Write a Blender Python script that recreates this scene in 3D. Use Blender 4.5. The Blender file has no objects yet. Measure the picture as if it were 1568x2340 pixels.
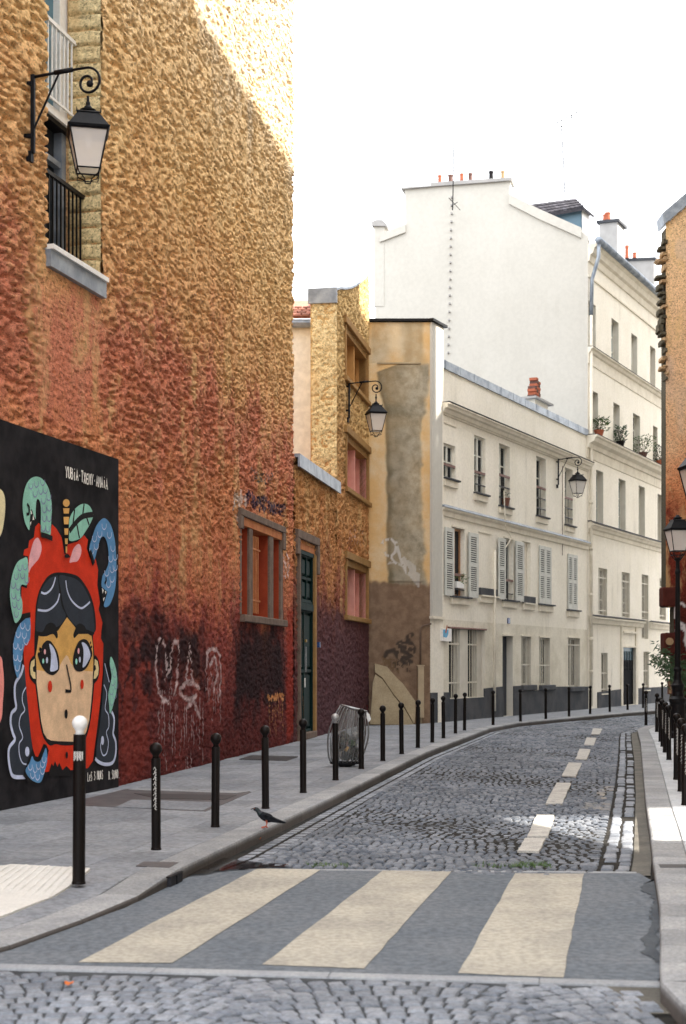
import bpy, bmesh, math, random
import numpy as np
from mathutils import Vector, Matrix

random.seed(7)
scene = bpy.context.scene
COL = scene.collection

# ------------------------------------------------------------------ camera, light, exposure
F, CX, HY, CZ = 3400.0, 784.0, 1520.0, 1.7       # focal length and horizon of a 1568 x 2340 frame, eye height
cam_data = bpy.data.cameras.new('camera'); cam = bpy.data.objects.new('camera', cam_data); COL.objects.link(cam)
cam.location = (0, 0, CZ); cam.rotation_euler = (math.pi/2, 0, 0)
cam_data.sensor_fit = 'HORIZONTAL'; cam_data.sensor_width = 36; cam_data.lens = 36*F/1568
cam_data.shift_y = (HY-1170)/1568*1.0
cam_data.clip_end = 2000; cam_data.clip_start = .1
cam_data.dof.use_dof = True; cam_data.dof.focus_distance = 22; cam_data.dof.aperture_fstop = 4.5
scene.camera = cam

SUN_H = Vector((1.0, .05, 0)).normalized(); SUN_EL = math.radians(42)
sun_dir = Vector((SUN_H.x*math.cos(SUN_EL), SUN_H.y*math.cos(SUN_EL), math.sin(SUN_EL)))
world = bpy.data.worlds.new('World'); scene.world = world; world.use_nodes = True
nt = world.node_tree; bg = nt.nodes['Background']
sky = nt.nodes.new('ShaderNodeTexSky'); sky.sky_type = 'NISHITA'; sky.sun_disc = False
sky.sun_elevation = SUN_EL; sky.sun_rotation = math.atan2(SUN_H.x, SUN_H.y)
sky.dust_density = 4; sky.air_density = 1.0
hs = nt.nodes.new('ShaderNodeHueSaturation'); hs.inputs['Saturation'].default_value = .32
mx = nt.nodes.new('ShaderNodeMix'); mx.data_type = 'RGBA'; mx.inputs[0].default_value = .62
mx.inputs[7].default_value = (9.1, 9.2, 9.4, 1)      # thin bright cloud veil
nt.links.new(sky.outputs[0], hs.inputs['Color']); nt.links.new(hs.outputs[0], mx.inputs[6])
nt.links.new(mx.outputs[2], bg.inputs['Color']); bg.inputs['Strength'].default_value = .108
sd = bpy.data.lights.new('sun', 'SUN'); sun = bpy.data.objects.new('sun', sd); COL.objects.link(sun)
sd.energy = 3.6; sd.angle = math.radians(1.0); sd.color = (1, .93, .82)
sun.rotation_euler = sun_dir.to_track_quat('Z', 'Y').to_euler()
sun.location = (20, -20, 40)
scene.view_settings.view_transform = 'Standard'; scene.view_settings.look = 'None'
scene.view_settings.gamma = 1; scene.view_settings.use_curve_mapping = False
scene.view_settings.exposure = 2.14

# ------------------------------------------------------------------ helpers
def gp(u, v, z=.1):
    Y = F*(CZ-z)/(v-HY); return ((u-CX)*Y/F, Y)

class Wall:
    """vertical plane: point (x,y), horizontal direction d, normal n towards the street"""
    def __init__(self, p, d, n=None):
        self.p = Vector((p[0], p[1])); self.d = Vector((d[0], d[1])).normalized()
        self.n = Vector((self.d.y, -self.d.x)) if n is None else Vector(n).normalized()
    def P(self, s, z, o=0):
        q = self.p + self.d*s + self.n*o
        return Vector((q.x, q.y, z))
    def s(self, u, o=0):
        k = (u-CX)/F; q = self.p+self.n*o
        return (k*q.y-q.x)/(self.d.x-k*self.d.y)
    def sz(self, u, v, o=0):
        s = self.s(u, o); y = (self.p+self.n*o).y+self.d.y*s
        return s, CZ+(HY-v)*y/F

def origin_of(o):
    v = Vector((0, 0, 0))
    while o is not None:
        v += o.location; o = o.parent
    return v

def tag(o, label=None, cat=None, group=None, kind=None):
    if label: o['label'] = label
    if cat: o['category'] = cat
    if group: o['group'] = group
    if kind: o['kind'] = kind
    return o

def thing(name, loc, label, cat, group=None):
    o = bpy.data.objects.new(name, None); COL.objects.link(o); o.location = loc
    o.empty_display_size = .2
    return tag(o, label, cat, group)

def copy_tree(o, parent=None, **kw):
    c = o.copy(); COL.objects.link(c); c.parent = parent
    for ch in list(o.children): copy_tree(ch, c)
    return c

class G:
    def __init__(self): self.v = []; self.f = []; self.col = []
    def add(self, vs, fs):
        b = len(self.v); self.v += [tuple(p) for p in vs]; self.f += [tuple(i+b for i in f) for f in fs]; return b
    def hexa(self, p):           # 8 corners: bottom 0-3, top 4-7
        self.add(p, [(3,2,1,0),(4,5,6,7),(0,1,5,4),(1,2,6,5),(2,3,7,6),(3,0,4,7)])
    def box(self, x0, x1, y0, y1, z0, z1):
        self.hexa([(x0,y0,z0),(x1,y0,z0),(x1,y1,z0),(x0,y1,z0),(x0,y0,z1),(x1,y0,z1),(x1,y1,z1),(x0,y1,z1)])
    def wbox(self, W, s0, s1, z0, z1, o0, o1):
        P = W.P
        self.hexa([P(s0,z0,o1),P(s1,z0,o1),P(s1,z0,o0),P(s0,z0,o0),P(s0,z1,o1),P(s1,z1,o1),P(s1,z1,o0),P(s0,z1,o0)])
    def wbev(self, W, s0, s1, z0, z1, o0, o1, b=.012):
        """box whose front face has a small bevel"""
        P = W.P
        A = [P(s0,z0,o0),P(s1,z0,o0),P(s1,z1,o0),P(s0,z1,o0)]
        B = [P(s0,z0,o1-b),P(s1,z0,o1-b),P(s1,z1,o1-b),P(s0,z1,o1-b)]
        C = [P(s0+b,z0+b,o1),P(s1-b,z0+b,o1),P(s1-b,z1-b,o1),P(s0+b,z1-b,o1)]
        self.add(A+B+C, [(3,2,1,0),(0,1,5,4),(1,2,6,5),(2,3,7,6),(3,0,4,7),(4,5,9,8),(5,6,10,9),(6,7,11,10),(7,4,8,11),(8,9,10,11)])
    def prism(self, W, pts, o0, o1):
        n = len(pts)
        a = [W.P(s, z, o0) for s, z in pts]; b = [W.P(s, z, o1) for s, z in pts]
        self.add(a+b, [tuple(range(n))[::-1], tuple(range(n, 2*n))]+[(i,(i+1)%n,n+(i+1)%n,n+i) for i in range(n)])
    def flat(self, W, pts, o):
        self.add([W.P(s, z, o) for s, z in pts], [tuple(range(len(pts)))])
    def tube(self, pts, r, n=7, taper=None):
        pts = [Vector(p) for p in pts]; m = len(pts); vs = []; up = Vector((0,0,1)); prev = None
        for i, p in enumerate(pts):
            t = (pts[min(i+1,m-1)]-pts[max(i-1,0)]).normalized()
            a = t.cross(up) if abs(t.z) < .95 else t.cross(Vector((1,0,0)))
            if prev is not None:
                a = prev-t*prev.dot(t)
            a.normalize(); prev = a; b = t.cross(a)
            rr = r if taper is None else r+(taper-r)*i/(m-1)
            vs += [p+(a*math.cos(2*math.pi*k/n)+b*math.sin(2*math.pi*k/n))*rr for k in range(n)]
        fs = [(i*n+k, i*n+(k+1)%n, (i+1)*n+(k+1)%n, (i+1)*n+k) for i in range(m-1) for k in range(n)]
        fs += [tuple(range(n))[::-1], tuple((m-1)*n+k for k in range(n))]
        self.add(vs, fs)
    def lathe(self, prof, cx=0, cy=0, n=16, cz=0):
        vs = []; m = len(prof)
        for r, z in prof: vs += [(cx+r*math.cos(2*math.pi*k/n), cy+r*math.sin(2*math.pi*k/n), cz+z) for k in range(n)]
        fs = [(i*n+k, i*n+(k+1)%n, (i+1)*n+(k+1)%n, (i+1)*n+k) for i in range(m-1) for k in range(n)]
        fs += [tuple(range(n))[::-1], tuple((m-1)*n+k for k in range(n))]
        self.add(vs, fs)
    def build(self, name, mat, parent=None, smooth=False, kind=None, label=None):
        me = bpy.data.meshes.new(name)
        off = origin_of(parent) if parent else Vector((0,0,0))
        vs = np.array(self.v, dtype=float).reshape(-1,3)-np.array(off)
        me.from_pydata(vs.tolist(), [], self.f); me.update()
        if smooth: me.polygons.foreach_set('use_smooth', [True]*len(me.polygons))
        me.materials.append(mat)
        o = bpy.data.objects.new(name, me); COL.objects.link(o)
        if parent: o.parent = parent
        if kind: o['kind'] = kind
        if label: o['label'] = label
        return o

def fix_normals(o):
    bm = bmesh.new(); bm.from_mesh(o.data); bmesh.ops.recalc_face_normals(bm, faces=bm.faces); bm.to_mesh(o.data); bm.free()

# ---- noise for geometry
_T = np.random.RandomState(3).rand(256, 256)
def vnoise(x, y, seed=0):
    x = np.asarray(x)+seed*17.37; y = np.asarray(y)+seed*9.71
    xi = np.floor(x).astype(int); yi = np.floor(y).astype(int); fx = x-xi; fy = y-yi
    fx = fx*fx*(3-2*fx); fy = fy*fy*(3-2*fy)
    a = _T[xi & 255, yi & 255]; b = _T[(xi+1) & 255, yi & 255]; c = _T[xi & 255, (yi+1) & 255]; d = _T[(xi+1) & 255, (yi+1) & 255]
    return (a*(1-fx)+b*fx)*(1-fy)+(c*(1-fx)+d*fx)*fy
def sstep(a, b, x):
    t = np.clip((x-a)/(b-a), 0, 1); return t*t*(3-2*t)

# ------------------------------------------------------------------ materials
def nodes_of(name):
    m = bpy.data.materials.new(name); m.use_nodes = True
    t = m.node_tree; return m, t, t.nodes['Principled BSDF']
def N(t, kind, **kw):
    n = t.nodes.new(kind)
    for k, v in kw.items(): setattr(n, k, v)
    return n
def mixc(t, a, b, fac, blend='MIX'):
    n = N(t, 'ShaderNodeMix', data_type='RGBA', blend_type=blend)
    for sock, val in ((0, fac), (6, a), (7, b)):
        if hasattr(val, 'links'): t.links.new(val, n.inputs[sock])
        else: n.inputs[sock].default_value = val if sock == 0 else (*val[:3], 1)
    return n.outputs[2]
def noise(t, scale, detail=4, rough=.55, vec=None, dist=0):
    n = N(t, 'ShaderNodeTexNoise'); n.inputs['Scale'].default_value = scale; n.inputs['Detail'].default_value = detail
    n.inputs['Roughness'].default_value = rough; n.inputs['Distortion'].default_value = dist
    if vec is not None: t.links.new(vec, n.inputs['Vector'])
    return n.outputs['Fac']
def pos(t, scale=(1,1,1)):
    g = N(t, 'ShaderNodeNewGeometry')
    if scale == (1,1,1): return g.outputs['Position']
    m = N(t, 'ShaderNodeMapping'); m.inputs['Scale'].default_value = scale
    t.links.new(g.outputs['Position'], m.inputs['Vector']); return m.outputs[0]
def rng(t, x, a, b, c=0, d=1):
    n = N(t, 'ShaderNodeMapRange', interpolation_type='SMOOTHSTEP')
    t.links.new(x, n.inputs[0])
    for i, v in enumerate((a, b, c, d)): n.inputs[i+1].default_value = v
    return n.outputs[0]
def math_(t, op, a, b=0.0):
    n = N(t, 'ShaderNodeMath', operation=op)
    for i, v in enumerate((a, b)):
        if hasattr(v, 'links'): t.links.new(v, n.inputs[i])
        else: n.inputs[i].default_value = v
    return n.outputs[0]
def bump(t, p, h, strength=.3, dist=.02):
    b = N(t, 'ShaderNodeBump'); b.inputs['Strength'].default_value = strength; b.inputs['Distance'].default_value = dist
    t.links.new(h, b.inputs['Height']); t.links.new(b.outputs[0], p.inputs['Normal'])

def mat(name, c, rough=.8, c2=None, scale=6, bumps=0, bscale=60, metal=0, spec=None, fine=0, stretch=(1,1,1), rnd=0, streak=0, wear=None, grime_shade=None):
    if spec is None: spec = .12 if rough >= .7 else .4
    m, t, p = nodes_of(name)
    p.inputs['Roughness'].default_value = rough; p.inputs['Metallic'].default_value = metal
    p.inputs['Specular IOR Level'].default_value = spec
    col = None; P_ = pos(t, stretch)
    if c2 is None: c2 = tuple(x*.82 for x in c)
    f = rng(t, noise(t, scale, 5, .6, P_), .3, .7)
    col = mixc(t, c, c2, f)
    if fine:
        g = rng(t, noise(t, scale*14, 3, .7, P_), .35, .65, 1-fine, 1+fine)
        cc = N(t, 'ShaderNodeCombineColor')
        for i in range(3): t.links.new(g, cc.inputs[i])
        col = mixc(t, col, cc.outputs[0], 1.0, 'MULTIPLY')
    if streak:
        s_ = rng(t, noise(t, 1.0, 6, .68, pos(t, (2.6,2.6,.16))), .50, .74, 0, streak)
        s2 = rng(t, noise(t, .8, 5, .6, P_), .45, .7, .15, 1)
        col = mixc(t, col, (.30,.27,.215), math_(t, 'MULTIPLY', s_, s2))
    if grime_shade:
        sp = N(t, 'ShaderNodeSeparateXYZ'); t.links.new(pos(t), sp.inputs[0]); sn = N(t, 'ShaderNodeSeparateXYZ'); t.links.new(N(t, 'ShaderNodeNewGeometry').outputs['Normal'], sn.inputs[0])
        col = mixc(t, col, (.055,.042,.034), math_(t, 'MULTIPLY', rng(t, sp.outputs[2], grime_shade[0], grime_shade[1], .85, .25), rng(t, sn.outputs[2], .4, .85, 1, 0)))  # low upright faces darkened: gutter grime plus shade put into the colour
    if wear:
        w_ = rng(t, noise(t, 9, 8, .72, P_), .60, .66, 0, .75); w2 = rng(t, noise(t, .9, 3, .5, P_), .4, .65, .05, 1)
        col = mixc(t, col, wear, math_(t, 'MULTIPLY', w_, w2))
    if rnd:
        oi = N(t, 'ShaderNodeObjectInfo'); at = N(t, 'ShaderNodeAttribute', attribute_name='rnd')
        s = math_(t, 'FRACT', math_(t, 'ADD', oi.outputs['Random'], at.outputs['Fac']))
        g = rng(t, s, 0, 1, 1-rnd, 1+rnd); cc = N(t, 'ShaderNodeCombineColor')
        for i in range(3): t.links.new(g, cc.inputs[i])
        col = mixc(t, col, cc.outputs[0], 1.0, 'MULTIPLY')
    t.links.new(col, p.inputs['Base Color'])
    if bumps: bump(t, p, noise(t, bscale, 4, .6, pos(t)), bumps, .01)
    return m

M = {}
M['black'] = mat('black_paint', (.005,.004,.005), .4, (.008,.007,.007), 8, .15, 40, spec=.14)
M['bollard'] = mat('bollard_paint', (.005,.0035,.003), .42, (.008,.005,.004), 5, .12, 30, spec=.14)
M['iron'] = mat('dark_iron', (.004,.005,.007), .5, (.008,.008,.010), 14, .2, 80, spec=.14)
M['white_paint'] = mat('white_paint', (.8,.79,.77), .45, (.72,.7,.66), 12)
M['facade'] = mat('cream_render', (.88,.83,.73), .85, (.82,.77,.66), .9, .12, 70, fine=.05, streak=.45)
M['facade_low'] = mat('grubby_cream_render', (.78,.73,.62), .88, (.64,.59,.48), 1.6, .15, 60, fine=.08, streak=.55)
M['gable'] = mat('white_gable_render', (.57,.55,.50), .9, (.535,.515,.465), .5, .06, 40, fine=.03, streak=.22)
M['trim'] = mat('cream_stone_trim', (.80,.745,.63), .8, (.69,.63,.52), 2.2, .1, 60, fine=.06, streak=.4)
M['zinc'] = mat('zinc', (.16,.19,.235), .45, (.34,.38,.43), 3, .1, 30, metal=.35)
M['zinc_blue'] = mat('blue_zinc_cladding', (.10,.17,.22), .6, (.13,.21,.27), 2, metal=.1)
M['dado'] = mat('slate_grey_dado', (.045,.05,.06), .8, (.085,.085,.09), 1.5, .15, 50, fine=.08)
M['reveal'] = mat('window_reveal', (.66,.62,.54), .88, (.58,.54,.46), 2, .1, 60)
M['inner'] = mat('dark_interior', (.035,.035,.04), .9)
M['shutter'] = mat('grey_white_shutter', (.58,.58,.53), .6, (.50,.50,.46), 5)
M['frame'] = mat('white_window_frame', (.72,.71,.64), .5, (.64,.62,.54), 6)
M['frame_tan'] = mat('tan_wood_frame', (.45,.24,.12), .55, (.38,.2,.1), 6)
M['rust'] = mat('rusty_rail', (.13,.05,.035), .6, (.2,.09,.06), 20)
M['terracotta'] = mat('terracotta', (.42,.13,.07), .8, (.33,.10,.06), 12, .2, 60)
M['pot_brown'] = mat('brown_clay', (.16,.09,.075), .8, (.11,.06,.05), 12)
M['pot_tan'] = mat('tan_clay', (.38,.26,.14), .8, (.3,.2,.12), 12)
M['chim'] = mat('grey_chimney_render', (.40,.39,.38), .9, (.33,.32,.31), 2, .15, 50)
M['tile'] = mat('roof_tiles', (.045,.045,.055), .75, (.08,.075,.085), 9, .2, 40, rnd=.35)
M['tile_red'] = mat('red_roof_tiles', (.33,.15,.10), .8, (.22,.09,.07), 10, .2, 40, rnd=.35)
M['bar_cream'] = mat('cream_iron_bars', (.62,.57,.46), .55, (.5,.45,.36), 9)
M['grey_stone'] = mat('grey_brown_stone', (.125,.09,.07), .85, (.19,.135,.105), 5, .35, 90, fine=.15)
M['ochre_trim'] = mat('ochre_painted_stone', (.34,.20,.075), .85, (.27,.15,.06), 6, .3, 60, fine=.1)
M['orange_in'] = mat('orange_red_recess', (.36,.062,.025), .8, (.28,.045,.02), 3, .15, 80, fine=.05)
M['orange_soft'] = mat('orange_lintel', (.50,.20,.075), .85, (.40,.13,.05), 4, .25, 60, fine=.08)
M['ochre_in'] = mat('ochre_recess', (.55,.30,.11), .85, (.47,.25,.09), 4, .2, 60)
M['pink_in'] = mat('pink_recess', (.80,.40,.34), .85, (.72,.33,.28), 4, .2, 60)
M['door'] = mat('dark_green_door', (.006,.020,.019), .6, (.010,.028,.026), 7, .2, 30, stretch=(1,1,.2), spec=.04)
M['blue_door'] = mat('navy_door', (.01,.016,.035), .4)
M['black_door'] = mat('black_door', (.008,.008,.010), .75, spec=.03)
M['asphalt'] = mat('asphalt', (.112,.128,.148), .85, (.145,.158,.175), 1.3, .25, 220, fine=.22, wear=(.11,.12,.135))
M['zebra'] = mat('cream_road_paint', (.42,.39,.325), .75, (.31,.29,.25), 1.6, .2, 220, fine=.16, wear=(.20,.20,.20))
M['dash'] = mat('pale_dash_paint', (.46,.44,.40), .8, (.34,.325,.30), 6, .4, 50, fine=.22, wear=(.16,.16,.17))
M['paving'] = mat('granite_paving', (.185,.195,.215), .78, (.245,.252,.265), 1.2, .2, 150, fine=.18, rnd=.12, wear=(.10,.10,.105))
M['paving_light'] = mat('pale_paving', (.38,.395,.415), .75, (.46,.47,.48), 1.2, .2, 150, fine=.12, rnd=.07)
M['sett_joint'] = mat('sandy_joint', (.040,.044,.05), .95, (.075,.08,.085), 9, .4, 90)
M['kerb'] = mat('granite_kerb', (.23,.235,.245), .75, (.31,.31,.31), 3, .25, 90, fine=.18, rnd=.12, grime_shade=(.035,.085))
M['border'] = mat('pale_border_stone', (.24,.25,.27), .75, (.31,.32,.33), 3, .25, 90, fine=.12, rnd=.06)
M['tactile'] = mat('pale_tactile_slab', (.60,.58,.54), .7, (.66,.64,.6), 3, .2, 100, fine=.06)
M['joint'] = mat('dirt_joint', (.010,.010,.010), .95, (.035,.032,.028), 9, .4, 90)
M['concrete'] = mat('gutter_concrete', (.14,.13,.11), .7, (.085,.08,.07), 2.2, .25, 120, fine=.14)
M['ground'] = mat('ground', (.10,.10,.10), .9)
M['metal_plate'] = mat('steel_plate', (.07,.065,.068), .55, (.11,.10,.10), 5, .2, 60, metal=.3, fine=.1)
M['grate'] = mat('grate_iron', (.035,.03,.03), .6)
M['beige_box'] = mat('beige_metal_box', (.46,.36,.23), .6, (.40,.31,.2), 5, fine=.05)
M['buttress'] = mat('beige_concrete', (.47,.38,.25), .88, (.38,.30,.19), 2.4, .25, 60, fine=.1)
M['leaf'] = mat('leaf_green', (.06,.12,.035), .6, (.12,.18,.06), 6, rnd=.3)
M['leaf_dark'] = mat('dark_leaf', (.03,.07,.03), .55, (.06,.11,.05), 6, rnd=.3)
M['stem'] = mat('brown_stem', (.09,.06,.035), .8)
M['shade_house'] = mat('beige_render', (.55,.50,.42), .9, (.48,.43,.36), 1)
M['stone_dark'] = mat('rubble_stone', (.10,.085,.06), .95, (.055,.05,.035), 12, .6, 40, fine=.25)
M['steel'] = mat('galvanised_wire', (.30,.30,.30), .35, (.2,.2,.2), 20, metal=.8)
M['blue_plate'] = mat('blue_enamel', (.03,.07,.22), .35)
M['pigeon'] = mat('pigeon_feathers', (.008,.009,.011), .7, (.020,.021,.025), 25, .1, 90, spec=.05)
M['pigeon_neck'] = mat('pigeon_green_neck', (.005,.022,.018), .5, (.012,.008,.02), 30)
M['pigeon_leg'] = mat('pigeon_leg_red', (.45,.09,.04), .6)

def glass_mat(name, c, rough=.1, spec=.22):
    m, t, p = nodes_of(name); p.inputs['Base Color'].default_value = (*c, 1)
    p.inputs['Roughness'].default_value = rough; p.inputs['Specular IOR Level'].default_value = spec; p.inputs['IOR'].default_value = 1.16
    bump(t, p, noise(t, 3, 2, .5, pos(t)), .08, .02)
    return m
M['glass'] = glass_mat('window_glass', (.022,.024,.027))
M['glass_blue'] = glass_mat('pale_blue_glass', (.10,.18,.22), .15)
def clear_mat(name, c, alpha, rough=.2):
    m, t, p = nodes_of(name); p.inputs['Base Color'].default_value = (*c, 1); p.inputs['Roughness'].default_value = rough
    tr = N(t, 'ShaderNodeBsdfTransparent'); mxs = N(t, 'ShaderNodeMixShader'); mxs.inputs[0].default_value = alpha
    out = t.nodes['Material Output']
    t.links.new(tr.outputs[0], mxs.inputs[1]); t.links.new(p.outputs[0], mxs.inputs[2]); t.links.new(mxs.outputs[0], out.inputs['Surface'])
    return m
M['lamp_glass'] = clear_mat('frosted_lamp_glass', (.78,.74,.70), .62, .35)
M['lamp_glass_white'] = clear_mat('milky_lamp_glass', (.9,.9,.88), .85, .3)
M['bag'] = clear_mat('clear_bin_bag', (.22,.22,.21), .36, .25)
M['wet'] = mat('soaked_dirt', (.012,.011,.010), .9, (.03,.03,.03), 14, .3, 60, spec=.1)
M['damp'] = mat('damp_asphalt', (.06,.068,.08), .85, (.09,.10,.11), 3, .2, 120, fine=.12)
M['water'] = clear_mat('wet_film', (.015,.013,.012), .8, .04)

def cobble_mat(name, c, c2, rough, rnd):
    m, t, p = nodes_of(name); P_ = pos(t)
    oi = N(t, 'ShaderNodeObjectInfo'); at = N(t, 'ShaderNodeAttribute', attribute_name='rnd')
    s = math_(t, 'FRACT', math_(t, 'ADD', oi.outputs['Random'], at.outputs['Fac']))
    col = mixc(t, c, c2, s)
    g = rng(t, noise(t, 30, 4, .7, P_), .3, .7, .72, 1.28)
    big = rng(t, noise(t, .55, 3, .5, P_), .35, .65, .82, 1.2)
    cc = N(t, 'ShaderNodeCombineColor'); g2 = math_(t, 'MULTIPLY', g, big)
    for i in range(3): t.links.new(g2, cc.inputs[i])
    col = mixc(t, col, cc.outputs[0], 1.0, 'MULTIPLY')
    pt = N(t, 'ShaderNodeAttribute', attribute_name='worn')
    col = mixc(t, col, (.36,.32,.26), pt.outputs['Fac'])
    t.links.new(col, p.inputs['Base Color'])
    t.links.new(rng(t, noise(t, 5, 3, .6, P_), .35, .65, rough-.13, rough+.15), p.inputs['Roughness'])
    bump(t, p, noise(t, 45, 4, .65, P_), .5, .012)
    return m
M['cobble'] = cobble_mat('cobble_granite', (.060,.072,.094), (.150,.160,.18), .72, .4)
M['sett'] = cobble_mat('light_sett_granite', (.125,.142,.172), (.225,.24,.268), .65, .4)

# painted roughcast: limewash bands with height, paler stops for the sunlit top, weathering and sprayed marks (attribute)
def rough_mat(name, stops, low_break=True):
    m, t, p = nodes_of(name); P_ = pos(t)
    sep = N(t, 'ShaderNodeSeparateXYZ'); t.links.new(P_, sep.inputs[0])
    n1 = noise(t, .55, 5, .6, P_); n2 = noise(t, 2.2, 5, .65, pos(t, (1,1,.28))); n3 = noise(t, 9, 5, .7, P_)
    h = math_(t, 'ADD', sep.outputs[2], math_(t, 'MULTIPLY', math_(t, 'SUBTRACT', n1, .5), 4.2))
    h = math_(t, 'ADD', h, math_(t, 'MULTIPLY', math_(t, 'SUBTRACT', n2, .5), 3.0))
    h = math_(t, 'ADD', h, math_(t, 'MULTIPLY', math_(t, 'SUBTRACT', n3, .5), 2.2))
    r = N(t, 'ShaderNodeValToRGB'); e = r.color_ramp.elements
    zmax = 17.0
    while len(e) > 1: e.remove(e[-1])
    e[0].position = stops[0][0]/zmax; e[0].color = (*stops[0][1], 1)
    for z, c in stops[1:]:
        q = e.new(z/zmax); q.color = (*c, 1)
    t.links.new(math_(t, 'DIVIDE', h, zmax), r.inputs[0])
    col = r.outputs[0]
    v = rng(t, noise(t, 22, 6, .8, P_), .28, .72, .6, 1.35); cc = N(t, 'ShaderNodeCombineColor')
    for i in range(3): t.links.new(v, cc.inputs[i])
    col = mixc(t, col, cc.outputs[0], 1.0, 'MULTIPLY')
    sp_ = rng(t, noise(t, 26, 4, .65, pos(t, (1,.42,1.3))), .53, .62, 1, .30); c3 = N(t, 'ShaderNodeCombineColor')  # dark specks: grime grain, deepened to paint in shadows under the lumps
    for i in range(3): t.links.new(sp_, c3.inputs[i])
    col = mixc(t, col, c3.outputs[0], .8, 'MULTIPLY')
    # washed-out pale drifts
    pw = rng(t, noise(t, 1.6, 5, .7, pos(t, (1,1,.35))), .50, .66, 0, .55)
    col = mixc(t, col, (.70,.47,.22), math_(t, 'MULTIPLY', pw, rng(t, sep.outputs[2], 2.2, 3.4, 0, 1)))
    # pale mineral flecks low down
    fl = rng(t, noise(t, 38, 3, .6, P_), .66, .74, 0, .42)
    lo = rng(t, sep.outputs[2], 4.5, 2.0, 0, 1)
    col = mixc(t, col, (.55,.36,.33), math_(t, 'MULTIPLY', fl, lo))
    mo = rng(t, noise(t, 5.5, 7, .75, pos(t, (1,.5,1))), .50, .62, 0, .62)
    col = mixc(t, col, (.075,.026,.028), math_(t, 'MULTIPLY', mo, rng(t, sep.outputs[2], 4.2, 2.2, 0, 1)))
    at = N(t, 'ShaderNodeAttribute', attribute_name='paint')
    al = N(t, 'ShaderNodeAttribute', attribute_name='paint_amount')
    col = mixc(t, col, at.outputs['Color'], al.outputs['Fac'])
    t.links.new(col, p.inputs['Base Color']); p.inputs['Roughness'].default_value = .92
    p.inputs['Specular IOR Level'].default_value = .05
    bump(t, p, noise(t, 24, 6, .8, pos(t, (1,.55,1.3))), .8, .035)
    return m
M['rough'] = rough_mat('orange_roughcast', [(0,(.11,.026,.024)),(1.3,(.18,.040,.035)),(2.2,(.32,.075,.058)),(3.0,(.54,.17,.09)),(4.1,(.64,.26,.12)),(5.4,(.60,.21,.125)),(5.9,(.60,.23,.14)),(7.0,(.74,.40,.185)),(9.2,(.82,.53,.25)),(11.2,(.84,.60,.33)),(12.5,(.76,.61,.42)),(16,(.74,.63,.48))])  # topmost stops paled: sunlight on the wall head put into the colour
M['rough_tower'] = rough_mat('ochre_roughcast', [(0,(.12,.055,.06)),(2.0,(.15,.06,.062)),(3.3,(.28,.09,.06)),(4.6,(.56,.25,.10)),(6.5,(.60,.33,.14)),(9,(.64,.43,.19)),(14,(.68,.48,.24))])
M['rough_stone'] = rough_mat('bare_stone_quoins', [(0,(.36,.2,.09)),(5.5,(.74,.46,.22)),(7,(.80,.62,.33)),(14,(.84,.70,.42))])
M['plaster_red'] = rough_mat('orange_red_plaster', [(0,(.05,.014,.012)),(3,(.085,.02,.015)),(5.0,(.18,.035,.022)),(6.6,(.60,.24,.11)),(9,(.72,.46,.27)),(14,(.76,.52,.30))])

# ------------------------------------------------------------------ plan lines
PY0 = (-2.963, 19.64)
WM = Wall(PY0, (.2577, 1.0)); WB = Wall(PY0, (.1721, 1.0))          # street wall on the left: mural stretch, then the rest
WA = Wall((2.4, 41.0), (.491, 1.0))                                 # cream houses after the bend
WC = Wall((.62, 41.0), (1.0, 0.0))                                  # corner wall that faces down the street
KL = [(-3.4,6.4),(-2.02,8.75),(-1.52,10.4),(-1.27,11.83),(-1.02,13.2),(.18,19.8),(1.54,27.5),(3.1,34.9),(3.75,38.0),(4.86,41.4),(7.8,46.9),(11.2,53.0),(15.5,60.5),(21,70)]
KR = [(3.5,5.0),(2.4,5.5),(1.85,6.1),(1.66,6.6),(1.605,7.0),(1.61,7.6),(1.76,8.25),(2.14,10.06),(2.53,12.14),(2.97,14.4),(3.5,17.2),(4.83,24),(6.2,31),(7.35,37.2),(7.9,39.0),(8.9,41.0),(11.6,45.6),(15.0,51),(19,57),(26,67)]

def interp(line, y):
    for (x0, y0), (x1, y1) in zip(line, line[1:]):
        if y <= y1: break
    t = (y-y0)/(y1-y0); return x0+(x1-x0)*t
def resample(line, step):
    pts = [Vector(p) for p in line]; out = [pts[0].copy()]; acc = 0
    for a, b in zip(pts, pts[1:]):
        L = (b-a).length; d = (b-a)/L; t = step-acc
        while t <= L: out.append(a+d*t); t += step
        acc = (acc+L) % step
    return out
def zkerb(y): return .035+.065*float(sstep(10.3, 11.7, y))

# ------------------------------------------------------------------ ground and carriageway
g = G(); g.add([(-400,-300,-.09),(600,-300,-.09),(600,900,-.09),(-400,900,-.09)], [(0,1,2,3)])
tag(g.build('ground', M['ground']), kind='structure')
g = G(); g.add([(-9,-12,-.016),(14,-12,-.016),(14,14,-.016),(40,75,-.016),(5,75,-.016),(-9,20,-.016)], [(0,1,2,3,4,5)])
road = tag(g.build('road', M['joint']), kind='structure')

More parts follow.
